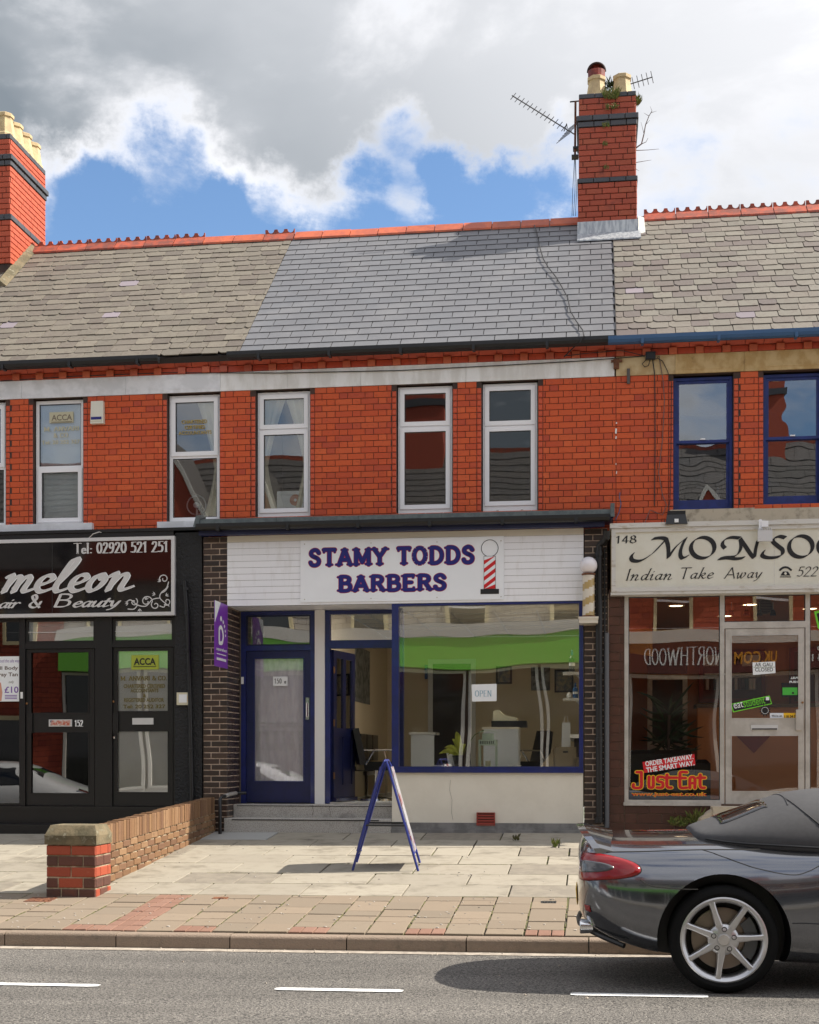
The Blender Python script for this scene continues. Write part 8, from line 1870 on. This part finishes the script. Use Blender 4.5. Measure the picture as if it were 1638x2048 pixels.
# ------------------------------------------------------------------ the far side of the street (it shows only in the glass and the paint)
YO = -22.0; gzo = rz(0, -14.5) + .11
def far_house(x0, x1, label, ground, fas=None, chim=None, gables=(), eave=6.6, ridge=10.5, wallm='far_brick'):
    h = empty('far_house', ((x0 + x1) / 2, YO, gzo), label, 'house')
    boxobj('wall', 'mortar_dark', (x0, x1, YO - 6, YO - .012, gzo - .3, eave), h)
    it = lay_courses(x0, x1, 3.9 if fas else gzo, eave, .16, [.46, .23], [0, .34], .012); mb = MB()
    for (x, z, L, hh_) in it:
        v, f = brick_geo(L, hh_, .03, .006); n = len(mb.v); mb.v += [(x - p[0], YO - p[1] + .004, z + p[2]) for p in v]; mb.f += [tuple(n + i for i in reversed(q)) for q in f]; mb.m += [0] * len(f)
    tag(mb.build('bricks', wallm, h, recalc=False), kind='stuff')
    rf = MB().hexa([(x0, YO + .25, eave - .05), (x1, YO + .25, eave - .05), (x1, YO - 6.2, eave - .05), (x0, YO - 6.2, eave - .05)], [(x0, YO - 2.9, ridge), (x1, YO - 2.9, ridge), (x1, YO - 3.1, ridge), (x0, YO - 3.1, ridge)]).build('roof', 'roof_under', h)
    sl = MB(); pit = atan2(ridge - eave + .05, 3.15); L = sqrt((ridge - eave) ** 2 + 3.15 ** 2)
    for r in range(18):
        x = x0 + (.2 if r % 2 else 0)
        while x < x1 - .05:
            s0, s1 = r * L / 18, (r + 1) * L / 18 + .03; xe = min(x + .39, x1)
            q = lambda s, o: (YO + .25 - s * cos(pit) + o * sin(pit), eave - .05 + s * sin(pit) + o * cos(pit))
            a, b = q(s0, .035), q(s1, .012); sl.face([(x, *a), (xe, *a), (xe, *b), (x, *b)]); x += .4
    tag(sl.build('slates', 'slate_far', rf, recalc=False), kind='stuff')
    boxobj('ridge', 'ridge_old', (x0, x1, YO - 3.12, YO - 2.88, ridge - .05, ridge + .12), rf)
    w = x1 - x0
    for k in range(max(2, int(w / 2.3))):
        xm = x0 + w * (k + .5) / max(2, int(w / 2.3)); wz0, wz1 = 4.5, 6.1
        win = MB().ring(xm - .55, xm + .55, wz0 - .1, wz1 + .12, .1, YO + .002, YO + .06).build('window', 'far_cream', h); boxobj('pane', 'darkglass', (xm - .45, xm + .45, YO + .005, YO + .02, wz0, wz1 + .02), win); boxobj('bar', 'upvc', (xm - .45, xm + .45, YO + .0205, YO + .04, (wz0 + wz1) / 2, (wz0 + wz1) / 2 + .06), win)
    if fas:
        f0, f1, fm, glm = fas
        boxobj('fascia', fm, (x0 + .05, x1 - .05, YO + .005, YO + .45, f0, f1), h); boxobj('fascia_top', 'far_white', (x0 + .02, x1 - .02, YO + .004, YO + .5, f1 + .002, f1 + .35), h)
        n = max(2, int(w / 2.2))
        for k in range(n):
            xa, xb = x0 + w * k / n, x0 + w * (k + 1) / n; sw_ = MB().ring(xa + .05, xb - .05, gzo + .5, f0 - .02, .09, YO + .002, YO + .1).build('shop_window', 'far_white', h); boxobj('pane', 'darkglass', (xa + .14, xb - .14, YO + .01, YO + .03, gzo + .59, f0 - .11), sw_)
        boxobj('stall_riser', 'far_white', (x0 + .05, x1 - .05, YO + .003, YO + .08, gzo - .05, gzo + .499), h)
    else:
        boxobj('door', 'sash_blue', (x0 + w * .5 - .45, x0 + w * .5 + .45, YO + .005, YO + .05, gzo, gzo + 2.1), h)
        for k in (.22, .78):
            xm = x0 + w * k; win = MB().ring(xm - .6, xm + .6, gzo + .8, gzo + 2.7, .12, YO + .002, YO + .06).build('window', 'far_cream', h); boxobj('pane', 'darkglass', (xm - .48, xm + .48, YO + .005, YO + .02, gzo + .92, gzo + 2.58), win)
    for (gx, gw_, gz) in gables:
        gb = MB().prism([(gx - gw_ / 2, eave - .4), (gx + gw_ / 2, eave - .4), (gx + gw_ / 2, eave), (gx, gz), (gx - gw_ / 2, eave)], YO - 2.5, YO + .30).build('gable', 'far_brick', h)
        for s in (-1, 1):
            MB().hexa([(gx + s * (gw_ / 2 + .1), YO + .305, eave - .12), (gx + s * (gw_ / 2 + .1), YO + .38, eave - .12), (gx, YO + .38, gz - .0), (gx, YO + .305, gz - .0)], [(gx + s * (gw_ / 2 + .1), YO + .305, eave + .16), (gx + s * (gw_ / 2 + .1), YO + .38, eave + .16), (gx, YO + .38, gz + .28), (gx, YO + .305, gz + .28)]).build('bargeboard', 'far_white', gb)
            MB().hexa([(gx + s * (gw_ / 2 + .15), YO - 2.6, eave - .05), (gx + s * (gw_ / 2 + .15), YO + .3, eave - .05), (gx, YO + .3, gz + .05), (gx, YO - 2.6, gz + .05)], [(gx + s * (gw_ / 2 + .15), YO - 2.6, eave + .08), (gx + s * (gw_ / 2 + .15), YO + .3, eave + .08), (gx, YO + .3, gz + .2), (gx, YO - 2.6, gz + .2)]).build('gable_roof', 'slate_far', gb)
    if chim is not None:
        x0 = chim; c = MB().box(x0 - .45, x0 + .75, YO - 3.7, YO - 2.5, ridge - 1.2, ridge + 2.0).build('chimney', 'far_brick', h); boxobj('chimney_band', 'blue_brick', (x0 - .52, x0 + .82, YO - 3.77, YO - 2.43, ridge + 1.45, ridge + 1.7), c)
        for k in range(2): MB().lathe([(.2, 0), (.15, .45), (.18, .5)], (x0 - .15 + k * .6, YO - 3.1, ridge + 2.0), 'z', 10).build('chimney_pot', 'pot_buff', c)
    return h
far_house(-30, -23.6, 'far side brick house at the left end, seen only in reflections', 0); far_house(-23.6, -15.8, 'far side brick house beside the green shop, seen only in reflections', 0)
fg = far_house(-15.8, -8.2, 'far side shop with a bright green fascia, left half, seen reflected in the barber door', 0, (3.55, 4.45, 'green_fascia', 0), None, ((-12.9, 4.4, 10.6), (-9.9, 2.2, 9.6)), wallm='far_grey')
far_house(-8.2, .9, 'far side shop with a bright green fascia, right half, seen reflected in the barber window', 0, (3.55, 4.45, 'green_fascia', 0), -5.4, wallm='far_grey')
nh = far_house(.9, 9.0, 'far side shop with a dark red fascia, seen reflected in the take-away window', 0, (3.3, 4.1, 'northwood', 0), 5.0, ((3.3, 1.8, 8.6),))
far_house(9.0, 15.5, 'far side brick house at the right end, seen only in reflections', 0); far_house(15.5, 22, 'far side brick house right of the red fascia shop, seen only in reflections', 0)
TF = Matrix.Translation((0, YO + .46, 0)) @ Matrix.Rotation(pi, 4, 'Z')
roman('NORTHWOOD', 'lettering', 'paper', nh, -3.6, -1.4, 3.5, 3.95, 0, mtx=Matrix.Translation((0, YO + .455, 0)) @ Matrix.Rotation(pi, 4, 'Z')); sans('UK.COM', 'lettering', 'amber', nh, -5.0, -3.9, 3.5, 3.85, 0, .02, mtx=Matrix.Translation((0, YO + .455, 0)) @ Matrix.Rotation(pi, 4, 'Z')); sans('02920\n301141', 'lettering', 'paper', nh, -7.2, -6.0, 3.45, 3.95, 0, .0, mtx=Matrix.Translation((0, YO + .455, 0)) @ Matrix.Rotation(pi, 4, 'Z'))
def text_fix(): pass
